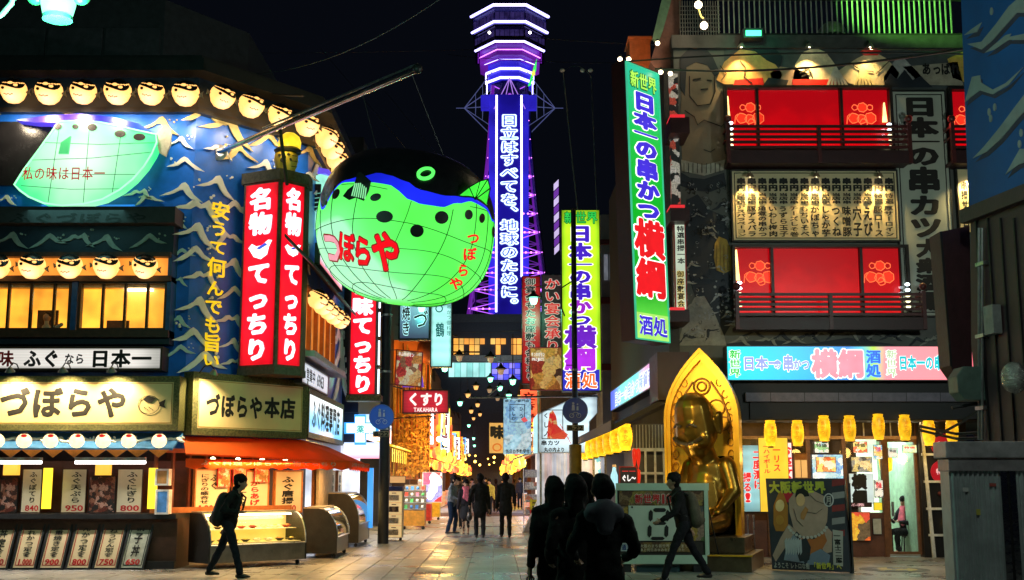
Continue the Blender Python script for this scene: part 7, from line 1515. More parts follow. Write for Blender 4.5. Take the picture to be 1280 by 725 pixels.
M_skin=pm('skin_tone',(.42,.24,.15),.5,0,.08,8,.03);M_hair=pm('dark_hair',(.010,.008,.008),.65,0,.3,40,.4,spec=.12)
def ik(a,b,l1,l2,bend):
 d=b-a;L=min(d.length,(l1+l2)*.999);u=d.normalized();x=(l1*l1-l2*l2+L*L)/(2*L);h=math.sqrt(max(0,l1*l1-x*x));bd=(bend-u*bend.dot(u)).normalized()
 return a+u*x+bd*h
def person(label,base,yaw,H=1.7,lf=(-.1,0,0),rf=(.1,0,0),lh=(-.26,.05,.80),rh=(.26,.05,.80),lean=0.,top=(.02,.02,.02),legs=(.015,.015,.02),hair='short',coat=None,skirt=None,scarf=None,hood=None,pack=None,bag=None,head=(0,0),vox=.018,grp=None,shoes=(.015,.012,.01),slim=1.,simple=False,seated=False):
 k=H/1.72;cy_,sy_=math.cos(yaw),math.sin(yaw);base=Vector(base)
 def T(p):x,y,z=p[0]*k,p[1]*k,p[2]*k;return base+Vector((x*cy_-y*sy_,x*sy_+y*cy_,z))
 t=thing('person',label,'person',base,grp);V=Vector
 hz=.50 if seated else.92;hipc=V((0,0,hz));ch_=V((0,lean*.8,hz+.38));sh=V((0,lean,hz+.50));nk=V((0,lean*1.1,hz+.56));hc=V((head[0],lean*1.25+.02+head[1],hz+.69))
 fwd=V((0,1,0));body,jac,tro,sho=MB(),MB(),MB(),MB()
 S=(cy_,sy_,0);Sd=V(S)
 def C(mb,p,q,r1,r2,fl=1.,fl2=None,side=None,n=12):mb.cap(T(p),T(q),r1*k,r2*k,side or Sd,fl,fl2,n)
 C(body,hipc,ch_,.135,.145,.7,.65);C(body,ch_,sh-V((0,0,.05)),.15,.13,.62,.55);C(body,V((-.12,lean,hz+.48)),V((.12,lean,hz+.48)),.055,.055,side=(0,0,1));C(body,nk-V((0,0,.06)),hc-V((0,0,.06)),.052,.05)
 C(jac,hipc-V((0,0,.0)),ch_,.165*slim,.175*slim,.75,.68);C(jac,ch_,sh-V((0,0,.03)),.18*slim,.145*slim,.66,.6);C(jac,V((-.13,lean,hz+.485)),V((.13,lean,hz+.485)),.075,.075,side=(0,0,1));C(jac,nk-V((0,0,.05)),nk+V((0,0,.01)),.085,.075)
 C(body,hc+V((0,-.012,.03)),hc+V((0,.0,.04)),.092,.088,1.1);C(body,hc+V((0,.02,-.02)),hc+V((0,.035,-.075)),.075,.045,1.)
 C(body,hc+V((0,.085,.005)),hc+V((0,.11,-.025)),.012,.017,n=8);C(body,hc+V((-.04,.075,.03)),hc+V((.04,.075,.03)),.016,.016,n=8);C(body,hc+V((-.02,.088,-.052)),hc+V((.02,.088,-.052)),.011,.011,n=8)
 for s in(-1,1):C(body,hc+V((s*.092,-.005,-.015)),hc+V((s*.096,-.012,.02)),.014,.018,n=8)
 for s,hd,ft in((-1,lh,lf),(1,rh,rf)):
  shp=V((s*.185*(.6+.4*slim),lean,hz+.47));hd=V(hd);hd2=hd
  el=ik(shp,hd,.29,.26,V((s*.45,-.9,-.15)))
  C(body,shp,el,.050,.038);C(body,el,hd,.038,.026);wd=(hd-el).normalized()
  pc=hd+wd*.05;C(body,hd,pc+wd*.02,.030,.034,.55,.5);sd=V((0,1,0))-wd*wd.y
  sd=sd.normalized()if sd.length>.2 else V((1,0,0));nrm=wd.cross(sd).normalized()*-s
  if not simple:
   for i,L in enumerate((.062,.074,.070,.054)):
    b0=pc+sd*(.027-.018*i)+wd*.035;m_=b0+wd*L*.5+nrm*.010;e_=m_+wd*L*.35+nrm*.028;C(body,b0-wd*.02,m_,.0115,.0105,n=8);C(body,m_,e_,.0105,.0090,n=8)
   b0=hd+sd*.028+wd*.02;C(body,b0,b0+sd*.028+wd*.03+nrm*.01,.0135,.0115,n=8);C(body,b0+sd*.028+wd*.03+nrm*.01,b0+sd*.030+wd*.058+nrm*.022,.0115,.010,n=8)
  C(jac,shp,el,.068,.056);C(jac,el,hd-wd*.015,.056,.044)
  hp=V((s*.09,0,hz));an=V(ft)+V((0,0,.09));kn=ik(hp,an,.43,.42,V((s*.05,1,.3 if seated else 0)))
  C(body,hp,kn,.082,.053);C(body,kn,an,.052,.036);C(body,an-V((0,.02,.03)),an+V((0,.13,-.05)),.036,.028)
  if skirt is None:C(tro,hp,kn,.098,.072);C(tro,kn,an+V((0,0,.0)),.070,.062)
  else:C(tro,hp,kn,.088,.056);C(tro,kn,an,.055,.038)
  C(sho,an+V((0,-.045,-.055)),an+V((0,.06,-.055)),.042,.042,1.);C(sho,an+V((0,.06,-.055)),an+V((0,.165,-.062)),.042,.030,.8)
 C(tro,hipc+V((-.05,0,0)),hipc+V((.05,0,0)),.115,.115,side=(0,0,1));C(tro,hipc,hipc+V((0,0,.10)),.145,.14,.75)
 if coat:
  C(jac,hipc+V((0,-.0,.05)),V((0,-.02,hz-coat)),.165,.20,.8,.78)
 fuse('body',body,M_skin,t,vox*(.8 if not simple else 1.2),2);fuse('jacket',jac,top if not isinstance(top,tuple)else pm('cloth_%02d%02d%02d'%tuple(int(c*99)for c in top),top,.9,0,.35,14,.5,spec=.1),t,vox*1.1,5,.055)
 fuse('trousers' if skirt is None else 'tights',tro,pm('cloth_%02d%02d%02d'%tuple(int(c*99)for c in legs),legs,.9,0,.35,14,.4,spec=.1),t,vox*1.1,4,.04)
 fuse('shoes',sho,pm('leather_shoe',shoes,.35),t,vox,2)
 if skirt:sk=MB();C(sk,hipc+V((0,0,.06)),V((0,0,.62)),.15,.20,.75,.72);fuse('skirt',sk,pm('skirt_dark',skirt,.8),t,vox,3)
 hr=MB();C(hr,hc+V((0,-.035,.050)),hc+V((0,-.005,.070)),.108,.104,1.08)
 for s in(-1,1):C(hr,hc+V((s*.075,-.03,.02)),hc+V((s*.07,.03,.075)),.035,.035)
 if hair=='long':C(hr,hc+V((0,-.05,.0)),hc+V((0,-.075,-.17)),.098,.085,.8,.6);C(hr,hc+V((-.075,-.01,0)),hc+V((-.085,-.01,-.15)),.04,.03);C(hr,hc+V((.075,-.01,0)),hc+V((.085,-.01,-.15)),.04,.03)
 elif hair=='mid':C(hr,hc+V((0,-.04,.0)),hc+V((0,-.05,-.07)),.10,.085,.85,.7)
 else:C(hr,hc+V((0,-.05,.0)),hc+V((0,-.05,-.055)),.095,.07,.85,.8)
 fuse('hair',hr,M_hair,t,vox*.9,1,.045)
 if not simple:
  e=MB()
  for s in(-1,1):e.ball(T(hc+V((s*.033,.089,.012))),.009*k,.009*k,.006*k,8,5)
  build('eyes',e,ink,t,True)
 if scarf:sc=MB();C(sc,nk+V((-.04,.03,-.01)),nk+V((.04,.03,-.01)),.085,.085);C(sc,nk+V((-.03,.10,-.05)),nk+V((-.05,.14,-.36)),.055,.075,.5);C(sc,nk+V((.03,.10,-.05)),nk+V((.05,.14,-.30)),.05,.07,.5);fuse('scarf',sc,pm('scarf_pink',scarf,.85,0,.4,12,.5),t,vox,3)
 if hood:h_=MB();C(h_,nk+V((-.10,-.06,-.05)),nk+V((.10,-.06,-.05)),.085,.085);C(h_,nk+V((0,-.09,-.03)),nk+V((0,-.13,-.16)),.125,.085,.6,.5);C(h_,nk+V((-.11,-.02,-.0)),nk+V((-.06,.06,-.05)),.05,.045);C(h_,nk+V((.11,-.02,-.0)),nk+V((.06,.06,-.05)),.05,.045);fuse('hood',h_,pm('hood_grey',hood,.9,0,.2,6,.1,spec=.1),t,vox,3)
 if pack:
  p_=MB();C(p_,V((0,lean-.22,hz+.40)),V((0,lean*.6-.26,hz+.10)),.15,.165,.75,.8);C(p_,V((0,lean-.30,hz+.22)),V((0,lean*.6-.34,hz+.10)),.10,.11,.7,.7);pk=fuse('backpack',p_,pm('pack_%02d'%int(pack[0]*99),pack,.75,0,.4,10,.4),t,vox,3)
  for s in(-1,1):b=MB();b.path([T(V((s*.12,lean-.15,hz+.48))),T(V((s*.13,lean+.0,hz+.565))),T(V((s*.13,lean+.14,hz+.44))),T(V((s*.14,lean+.08,hz+.22))),T(V((s*.15,lean-.12,hz+.12)))],.018*k,6);build('strap',b,pm('strap_dark',(.015,.015,.015),.7),pk)
 if bag:
  s=bag;h0=V(rh if s>0 else lh)+V((0,0,-.09));b=MB();C(b,h0+V((0,-.10,-.27)),h0+V((0,.10,-.27)),.10,.10,.75,side=(0,0,1));C(b,h0+V((0,-.07,-.18)),h0+V((0,.07,-.18)),.06,.06,.7,side=(0,0,1));bg2=fuse('handbag',b,pm('bag_leather',(.02,.016,.014),.35),t,vox,3)
  b=MB()
  for dx in(-.025,.025):b.path([T(h0+V((dx,-.09,-.17))),T(h0+V((dx,-.05,-.03))),T(h0+V((dx*.3,0,.0))),T(h0+V((dx,.05,-.03))),T(h0+V((dx,.09,-.17)))],.008,6)
  build('handle',b,pm('strap_dark',(.015,.015,.015),.7),bg2)
 return t
PI=math.pi
g1=gnd(284,722);person('man in dark clothes with a black backpack walking past the long display case',g1,-PI/2-.15,1.66,lf=(-.08,-.36,.03),rf=(.08,.26,0),lh=(-.22,-.16,.86),rh=(.22,.24,1.12),lean=.10,pack=(.02,.02,.02),legs=(.02,.022,.03),head=(0,.05))
person('person with grey hood and short hair among the four dark figures near us',(.755,10.1,0),.05,1.60,hood=(.11,.11,.13),top=(.012,.012,.014),slim=.94,lh=(-.22,.22,1.02),rh=(.22,.22,1.02),hair='short')
person('woman with shoulder-length hair standing left of the grey-hooded person',(.555,10.6,0),.25,1.60,hair='long',top=(.014,.013,.015),coat=.35,slim=.98,lh=(-.20,.16,.98),rh=(.2,.16,.98))
person('person with dark bob hair standing behind the grey-hooded person and the woman',(.70,11.5,0),-.1,1.62,hair='mid',top=(.015,.014,.018),coat=.3)
person('woman in a long black coat carrying a handbag at the group edge',(.42,12.0,0),.2,1.59,hair='long',top=(.013,.012,.014),coat=.5,lh=(-.27,-.02,.84),bag=-1,slim=1.1)
g2=gnd(855,727);person('man with a worn brown-green rucksack striding left past the digit board',(g2.x,g2.y,0),PI/2+.1,1.68,lf=(-.06,.34,.0),rf=(.08,-.42,.05),lh=(-.20,.40,1.0),rh=(.24,-.18,.86),lean=.08,pack=(.10,.085,.05),legs=(.018,.018,.022),head=(0,.03))
gm=gnd(564,667);person('man in a grey jacket and jeans looking down at the shop goods',(gm.x,gm.y,0),-PI/2-.35,1.70,top=(.20,.22,.24),legs=(.02,.035,.07),lh=(-.16,.26,1.12),rh=(.12,.30,1.05),lf=(-.12,.05,0),rf=(.12,-.08,0),head=(0,.04),lean=.04)
gm=gnd(582,668);person('woman in a pink scarf and dark skirt walking towards us',(gm.x,gm.y,0),PI+.1,1.60,top=(.03,.025,.03),scarf=(.75,.16,.22),skirt=(.02,.02,.025),hair='mid',legs=(.012,.012,.012),lf=(-.07,.12,0),rf=(.06,-.1,0),slim=.92)
gm=gnd(600,672);person('man in a black coat with a shoulder bag walking away, left of the pair',(gm.x,gm.y,0),.1,1.74,top=(.018,.018,.02),legs=(.03,.035,.045),coat=.18,lf=(-.1,.1,0),rf=(.08,-.08,0),bag=-1,lh=(-.30,.0,.92))
gm=gnd(632,671.5);person('man in a black suit walking away alone in the middle of the street',(gm.x,gm.y,0),-.05,1.76,top=(.016,.016,.018),legs=(.016,.016,.018),coat=.14,lf=(-.12,.14,0),rf=(.11,-.1,0),rh=(.26,.02,.86))
rp_=random.Random(8)
for i,(px,Y,c_,w_)in enumerate(((573,41,(.04,.035,.03),'dark coat behind the pink-scarfed woman'),(612,55,(.45,.38,.08),'yellow-green jacket in the middle of the far street'),(620,63,(.03,.03,.035),'black coat between the two walking men'),(650,70,(.05,.04,.04),'dark jacket by the far right shops'),(590,66,(.3,.28,.25),'pale jacket by the far left shops'),(643,84,(.04,.04,.05),'black jacket far right near the orange lamps'),(600,90,(.2,.05,.04),'reddish coat very far down the street'),(607,78,(.03,.03,.03),'dark parka far down the street centre left'),(628,96,(.05,.05,.05),'dark coat at the very end of the street'),(580,52,(.05,.05,.06),'black jacket walking along the left shops'))):
 x=at(px,600,Y).x;person('distant person in a %s'%w_,(x,Y,0),rp_.choice((0,PI,.3,PI-.3)),1.62+rp_.uniform(0,.12),top=c_,legs=(.02,.02,.03),lf=(-.09,.15,0),rf=(.09,-.12,0),vox=.03,simple=True)
dp_=at(1134,690,27.3);person('seated diner in dark clothes with patterned cloth behind the glass door',(dp_.x,27.3,0),PI/2+.5,1.62,seated=True,lf=(-.12,.40,0),rf=(.12,.38,0),lh=(-.12,.35,.74),rh=(.12,.38,.78),scarf=(.25,.28,.6),top=(.03,.03,.035),vox=.022)
st_=thing('stool','dark stool under the diner behind the glass door','stool',(dp_.x,27.3,0));build('seat',MB().lathe((dp_.x,27.3,.38),[(.17,0),(.18,.03),(.17,.05)],16),woodd,st_)
for a in(0.8,2.4,3.9,5.5):build('leg',MB().tube((dp_.x+.13*math.cos(a),27.3+.13*math.sin(a),0),(dp_.x+.1*math.cos(a),27.3+.1*math.sin(a),.38),.015),dark,st_)
# golden statue in its pointed arch
M_gold=pm('bronze_gold',(.24,.145,.025),.33,.9,.3,2.2,.03);M_archg=pm('gold_paint_arch',(.85,.47,.03),.38,.35,.15,2.5,.1)
Sb=gnd(905,706);Sx,Sy=at(880,600,23.3).x,23.3;ya=-.42
AU=Vector((math.cos(ya),math.sin(ya),0));AU=Vector((.93,-.30,0)).normalized();Fst=Fr((Sx,Sy,0),Vector((.95,-.30,0)))
z_b,z_t=at(880,668,23.3).z,at(877,438,23.3).z;HH=z_t-z_b;hw_=.70
ST=thing('golden_statue','golden seated laughing statue with big ears inside a pointed golden arch','statue',(Sx,Sy,0))
def ogive(hw2,z0_,z1_,zs,n=10):
 pts=[(hw2,z0_)]
 for i in range(n+1):q=i/n;pts.append((hw2*(1-q**2.0),zs+(z1_-zs)*q))
 return pts+[(-x,z)for x,z in pts[::-1][1:]]
zs_=z_b+HH*.62;og=ogive(hw_,z_b,z_t,zs_)
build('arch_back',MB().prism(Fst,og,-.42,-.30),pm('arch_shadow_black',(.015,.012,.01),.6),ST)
def band_(o1,o2,w0,w1):
 mb=MB();n=len(o1);P=[]
 for a,b2 in zip(o1,o2):P+=[Fst.p(a[0],a[1],w0),Fst.p(b2[0],b2[1],w0),Fst.p(a[0],a[1],w1),Fst.p(b2[0],b2[1],w1)]
 fs=[]
 for i in range(n-1):A,B_=4*i,4*i+4;fs+=[(A+2,A+3,B_+3,B_+2),(A,B_,B_+1,A+1),(A,A+2,B_+2,B_),(A+1,B_+1,B_+3,A+3)]
 return mb.add(P,fs)
og2=ogive(hw_-.10,z_b,z_t-.20,zs_);build('arch_rim',band_(og,og2,-.42,.18),M_archg,ST);og3=ogive(hw_+.015,z_b,z_t+.03,zs_);build('rim_moulding',band_(og3,ogive(hw_-.03,z_b,z_t-.06,zs_),.18,.215),M_archg,ST)
zt1=z_b+HH*.42;tp=[(x,max(z,zt1))for x,z in og2];build('tracery_panel',MB().prism(Fst,tp,-.30,-.02),M_archg,ST)
tr=MB();zc=z_t-HH*.20
for s in(-1,1):
 for q in range(9):
  z=z_b+HH*(.30+.065*q);hwq=hw_*(1-max(0,(z-zs_)/(z_t-zs_))**2.0)-.17
  if hwq>.12:tr.path([Fst.p(s*hwq+.055*math.cos(a)*1.0,z+.075*math.sin(a),.0)for a in[k*math.pi/5 for k in range(10)]],.010,5,True)
for r_ in(.155,.085):tr.path([Fst.p(r_*math.cos(a),zc+r_*math.sin(a),.0)for a in[k*math.pi/12 for k in range(24)]],.020,6,True)
def arc(cx,cz,r_,a0,a1,n=12):return[Fst.p(cx+r_*math.cos(a0+(a1-a0)*i/n),cz+r_*math.sin(a0+(a1-a0)*i/n),.0)for i in range(n+1)]
for s in(-1,1):
 tr.path(arc(s*.27,zc-.42,.16,0,2*PI),.016,6);tr.path(arc(s*.40,zc-.72,.13,0,2*PI),.014,6);tr.path([Fst.p(0,zc-.24,0),Fst.p(s*.10,zc-.5,0),Fst.p(s*.14,zc-.9,0)],.022,6);tr.path([Fst.p(s*.17,zc+.10,0),Fst.p(s*.38,zc-.22,0),Fst.p(s*.52,zc-.62,0),Fst.p(s*.55,zc-1.0,0)],.02,6)
build('tracery',tr,pm('gold_dark_line',(.30,.13,.01),.45,.3),ST,True)
build('jamb',MB().box(Fst,-hw_+.1,-.30,z_b,zt1,-.30,-.05),M_archg,ST)
D=(Vector((-.66,-.75,0))).normalized();Rr=Vector((-D.y,D.x,0))*-1
c0=Fst.p(.10,0,.02);SG=1.24;zS=z_b
def G(r,f,z):
 f+=max(0,z-1.05)*.42
 return Vector((c0.x,c0.y,0))+(Rr*r+D*f+ZV*z)*SG+ZV*zS
sm_=MB();_cp=sm_.cap;sm_.cap=lambda p,q,a,b,*r,**k:_cp(p,q,a*SG,b*SG,*r,**k)
sm_.cap(G(0,-.02,.38),G(0,.05,.95),.40,.30,Rr,.85,.8);sm_.cap(G(0,.1,.42),G(0,.12,.7),.36,.30,Rr,.8)
sm_.cap(G(0,.06,1.1),G(0,.10,1.3),.2,.2);sm_.cap(G(0,.12,1.55),G(0,.06,1.86),.335,.30,Rr,.95);sm_.cap(G(0,.05,1.95),G(0,.02,2.03),.20,.09)
for s in(-1,1):
 sm_.cap(G(s*.18,.26,1.45),G(s*.15,.31,1.42),.15,.12);sm_.cap(G(s*.35,-.02,1.58),G(s*.37,-.04,1.78),.07,.09,D,.55)
 sm_.cap(G(s*.32,.0,1.04),G(s*.47,.06,.66),.145,.115);sm_.cap(G(s*.47,.06,.66),G(s*.44,.34,.44),.11,.075)
 hb=G(s*.44,.36,.42);sm_.cap(hb,hb+D*.10-ZV*.03,.075,.065,Rr,.7)
 for i,L in enumerate((.09,.11,.10,.08)):b0=hb+D*.13+Rr*(.055-.036*i)-ZV*.04;sm_.cap(b0,b0+D*L*.6-ZV*.03,.024,.021,n=8);sm_.cap(b0+D*L*.6-ZV*.03,b0+D*L*.8-ZV*.09,.021,.018,n=8)
 sm_.cap(hb-Rr*s*.05,hb-Rr*s*.10+D*.08,.026,.022,n=8)
 sm_.cap(G(s*.22,.12,.22),G(s*.27,.66,.16),.20,.155);sm_.cap(G(s*.27,.66,.14),G(s*.27,.80,.15),.14,.12);sm_.cap(G(s*.27,.80,.08),G(s*.29,.84,.36),.10,.085,Rr,.7)
 for i in range(5):sm_.cap(G(s*(.21+.04*i),.83,.40),G(s*(.21+.04*i),.86,.44-.01*i),.028,.024,n=8)
sm_.cap(G(0,.38,1.56),G(0,.42,1.51),.035,.045);sm_.cap(G(-.10,.36,1.66),G(.10,.36,1.66),.05,.05);sm_.cap(G(0,.22,1.32),G(0,.24,1.36),.19,.18);sm_.cap(G(-.12,.39,1.43),G(.12,.39,1.43),.03,.03)
fuse('figure',sm_,M_gold,ST,.026,3)
b=MB()
for s in(-1,1):b.path([G(s*.05,.43,1.62),G(s*.12,.43,1.655),G(s*.20,.385,1.62)],.024,5)
b.path([G(-.25,.40,1.46),G(-.13,.465,1.385),G(0,.455,1.36),G(.13,.465,1.385),G(.25,.40,1.46)],.034,6);build('face_lines',b,pm('dark_face_line',(.03,.02,.01),.5),ST)  # dark tubes draw the eye slits and the smile
Fpl=Fr(Fst.o+Fst.n*0,Fst.u);pb=thing('statue_plinth','bronze-brown stepped plinth under the golden statue','plinth',(Sx,Sy,0));brz=pm('plinth_bronze',(.16,.12,.07),.3,.7,.4,3)
build('block',MB().box(Fst,-.80,.86,.30,z_b-.001,-.55,1.05),brz,pb,False,.012);build('step',MB().box(Fst,-.98,1.02,.0,.295,-.6,1.45),brz,pb,False,.012);build('step_lip',MB().box(Fst,-1.0,1.04,.27,.298,1.452,1.48),M_archg,pb)
lamp('SPOT','statue_uplight',G(.45,.95,.30),35,(1,.70,.30),.12,(G(0,0,1.6)-G(.45,.95,.30)),ST,75);lamp('SPOT','arch_downlight',G(-.9,1.9,2.6),260,(1,.68,.22),.2,(G(0,-.1,1.7)-G(-.9,1.9,2.6)),ST,70)
build('uplight_housing',MB().box(Fr(G(.45,.95,.12),(1,0,0)),-.08,.08,0,.1,-.08,.08),dark,ST)
t=thing('barrier_post','pair of thin steel posts with round tops right of the plinth','barrier',at(938,700,23.5)*1);Fbp=flat(23.6)
for px in(935,942.5):u=Fbp.on(px,660)[0];build('post',MB().lathe(Fbp.p(u,0,0),[(.015,0),(.015,.88),(.022,.9),(.022,.94),(.001,.95)],10),steel,t)
# digit board
Yb=21.7;F9=flat(Yb);b9=thing('display_board','pale green framed board with large black digit and 新世界100 header before the statue','display board',F9.p(F9.on(828,650)[0],0,0))
u0,u1,v0,v1=F9.rect((770,604,886,706),0);gfm=pm('pale_green_frame',(.50,.66,.52),.45,0,.08,3)
build('frame_top',MB().pbox(F9,(770,604,886,613),-.06,.02),gfm,b9);build('frame_bottom',MB().pbox(F9,(770,694,884,705),-.06,.02),gfm,b9);build('frame_side',MB().pbox(F9,(881,613,886,694),-.06,.02),gfm,b9);build('frame_side',MB().pbox(F9,(770,613,772,694),-.06,.02),gfm,b9)
build('backing',MB().pbox(F9,(772,613,881,694),-.05,-.02),pm('board_dark',(.03,.025,.02),.5),b9)
build('header_print',MB().pbox(F9,(774,614,880,632),-.02,.0),cells('header_print',[(.14,.07,.03),(.25,.15,.08),(.10,.05,.03),(.3,.22,.05)],9),b9)
b=MB();b.ptext(F9,'新世界100',(793,617,846,630),.012,False,.10);build('letter_outline',b,pm('header_white',(.7,.6,.5),.6),b9);b=MB();b.ptext(F9,'新世界100',(793,617,846,630),.02,False,.04);build('lettering',b,redink,b9)
build('photo_strip',MB().pbox(F9,(773,633,785,676),-.02,.0),cells('strip_print',[(.4,.25,.05),(.1,.1,.1),(.3,.2,.15),(.1,.15,.05)],8),b9)
build('white_panel',MB().pbox(F9,(786,632,862,676),-.02,.004),pm('panel_greenish_white',(.55,.62,.52),.45,0,.05,2),b9)
build('photo_strip',MB().pbox(F9,(863,633,880,676),-.02,.0),cells('strip_print',[(.4,.25,.05),(.1,.1,.1),(.3,.2,.15),(.1,.15,.05)],8),b9)
sgm={'t':(816,635,833,640),'m':(816,652,833,656),'b':(813,671,831,675)}
for k,r in sgm.items():
 x0_,y0_,x1_,y1_=r;my=(y0_+y1_)/2;build('digit_segment',MB().prism(F9,pxpoly(F9,[(x0_,my),(x0_+2.5,y0_),(x1_-2.5,y0_),(x1_,my),(x1_-2.5,y1_),(x0_+2.5,y1_)][::-1]),.004,.012),ink,b9)
for x_,y0_,y1_ in((813.5,637,652),(834.5,637,652),(812,656,672),(833,656,672)):build('digit_segment',MB().prism(F9,pxpoly(F9,[(x_,y0_),(x_+2.6,y0_+3),(x_+2.2,y1_-3),(x_-.5,y1_),(x_-2.8,y1_-3),(x_-2.4,y0_+3)][::-1]),.004,.012),ink,b9)
for px,py in((790,634),(790,673),(790,653)):u,v=F9.on(px,py);build('screw',MB().disc(F9,u,v,.018,.004,.012,8),ink,b9)
build('caption_print',MB().pbox(F9,(792,678,864,690),-.02,.0),cells('caption_print',[(.35,.25,.08),(.25,.15,.05),(.12,.06,.03)],8),b9);b=MB();b.ptext(F9,'大阪のまち新世界百周年まで',(800,680,860,685),.01,False,.03);b.ptext(F9,'あと何日あゆみを支えてきた',(800,685,856,689.5),.01,False,.03);build('lettering',b,pm('caption_pale',(.6,.5,.35),.6),b9)
build('caption_box',MB().pbox(F9,(776,679,790,689),-.02,.004),pm('caption_white',(.5,.55,.55),.5),b9);b=MB();b.ptext(F9,'通天',(777,680,789,688),.012,False,.04);build('lettering',b,pm('ink_blue',(.03,.06,.2),.6),b9)
for px in(784,872):build('foot',MB().box(F9,F9.on(px-5,700)[0],F9.on(px+5,700)[0],.0,F9.on(0,705)[1],-.5,-.02),dark,b9)
build('under_box',MB().box(F9,F9.on(796,700)[0],F9.on(850,700)[0],.0,F9.on(0,706)[1]-.01,-.45,-.06),pm('under_dark_teal',(.02,.05,.06),.5),b9)
build('stay',MB().tube(F9.p(u1-.02,v1*.8,-.05),F9.p(u1+.3,0,-.5),.012),dark,b9)
# face-in-hole picture board
B0,B1=gnd(964,713),gnd(1066,717);Fob=Fr(B0,B1-B0,Vector((-.03,.05,1)));Lb=(B1-B0).length;Hb=Fob.on(1008,598)[1]
ob_=thing('photo_stand_board','picture board 大阪新世界 with a painted wrestler and two face holes','picture board',(B0+B1)/2)
build('board',MB().box(Fob,.02,Lb-.04,.02,Hb,-.05,0),pm('board_night',(.035,.035,.05),.5,0,.3,3),ob_);build('side_board',MB().box(Fr(Fob.p(Lb-.04,0,-.02),Vector((.35,1,0)),Vector((-.03,.05,1))),0,.45,0,Hb*.98,-.02,.02),dark,ob_)
build('backstay',MB().prism(Fr(Fob.p(Lb,0,-.02),Vector((.2,1,0))),[(0,0),(.75,0),(.05,Hb*.95),(0,Hb*.95)],-.01,.02),pm('stay_dark',(.03,.028,.025),.6),ob_)
def oart(pts,m,w,nm='painted_shape'):return build(nm,MB().prism(Fob,pxpoly(Fob,pts[::-1]),w-.004,w),m,ob_)
pk_=lambda n_,c_:pm('ob_'+n_,c_,.55,0,.12,6,.05)
for k in range(5):oart([(1040,600+k*16),(1056,598+k*16),(1056,606+k*16),(1040,608+k*16)],pk_('stripe%d'%(k%2),((.25,.03,.03),(.28,.27,.27))[k%2]),.004,'painted_stripe')
oart(ell(985,621,7,7,0),pk_('sun',(.5,.01,.03)),.006,'painted_sun')
oart([(967,655),(967,632),(973,617),(976,613),(980,618),(985,632),(985,656),(980,664),(970,664)],pk_('gold',(.42,.17,.02)),.008,'painted_niche');oart(ell(975,632,5.5,7.5,.1),pk_('hole_warm',(.80,.60,.28)),.012,'face_hole');oart(ell(975,650,5,6),pk_('gold2',(.5,.24,.03)),.012)
oart([(987,640),(986,625),(992,617),(1005,612),(1018,614),(1030,620),(1035,635),(1034,652),(1028,665),(1016,672),(1002,670),(992,660)],pk_('flesh',(.42,.29,.22)),.008,'painted_torso')
oart([(986,655),(976,672),(966,694),(970,702),(978,690),(990,672),(996,664)],pk_('flesh',(.42,.29,.22)),.010,'painted_arm');oart([(1030,655),(1040,665),(1040,690),(1030,692),(1024,672)],pk_('flesh',(.42,.29,.22)),.007,'painted_arm')
oart([(1000,672),(1018,674),(1030,664),(1034,676),(1026,690),(1010,694),(1000,686)],pk_('apron',(.42,.13,.03)),.012,'painted_apron')
for k in range(13):a=math.pi*(.12+.76*k/12);u,v=Fob.on(1010-25*math.cos(a),652+20*math.sin(a));build('painted_bead',MB().disc(Fob,u,v,.028,.012,.018,10),pk_('bead',(.5,.48,.44)),ob_)
oart([(996,612),(1004,610),(1010,614),(1012,620),(1006,621),(1000,618),(994,622)],ink,.014,'painted_hair');oart(ell(1001,625,5.6,8,0),pk_('hole_peach',(.72,.45,.22)),.016,'face_hole');oart([(1001,642),(1007,633),(1011,637),(1005,650),(1001,648)],pk_('hand',(.45,.20,.06)),.014,'painted_hand')
for pts in([(1012,618),(1020,626),(1030,630)],[(1008,640),(1020,642),(1028,636)],[(992,636),(996,650),(1004,658)]):build('painted_line',MB().path([Fob.p(*Fob.on(x,y,.012),.012)for x,y in pts],.004,4),ink,ob_)
oart([(980,700),(984,680),(992,668),(1000,676),(998,690),(1006,704)],pk_('robe',(.22,.27,.34)),.014,'painted_robe');oart([(1008,706),(1014,692),(1026,686),(1038,694),(1036,706)],pk_('robe2',(.16,.20,.28)),.014,'painted_robe');oart([(998,676),(1008,672),(1014,684),(1012,700),(1000,702),(996,690)],pk_('dark_figure',(.02,.022,.03)),.016,'painted_figure')
for k in range(7):oart([(981+k*3,676),(984+k*3,672),(985+k*3,690),(983+k*3,694)],pk_('wave_white',(.40,.43,.45)),.018,'painted_stroke')
oart([(1041,662),(1054,664),(1054,708),(1042,706)],pk_('scroll',(.42,.40,.36)),.014,'painted_scroll');b=MB();b.ptext(Fob,'一富士二鷹',(1043,666,1052,704),.018,True,.04);build('lettering',b,ink,ob_)
oart(ell(1036,625,6.5,8.5),pk_('ring',(.55,.55,.55)),.012,'painted_ring');oart(ell(1036,625,5,7),pk_('ring_in',(.03,.03,.04)),.014,'painted_ring');b=MB();b.ptext(Fob,'月',(1032,619,1040,631),.018,True,.04);build('lettering',b,pk_('scroll',(.42,.40,.36)),ob_)
b=MB();b.ptext(Fob,'大阪新世界',(961,601,1032,617),.012,False,.07);build('lettering',b,pm('ob_lime',(.50,.52,.05),.5),ob_)
b=MB();b.ptext(Fob,'ようこそ、レトロな街',(967,703,1012,711),.02,False,.05);build('lettering',b,pk_('scroll',(.42,.40,.36)),ob_);b=MB();b.ptext(Fob,'「新世界」へ',(1014,703,1052,712),.02,False,.06);build('lettering',b,pm('ob_lime2',(.55,.50,.05),.5),ob_)
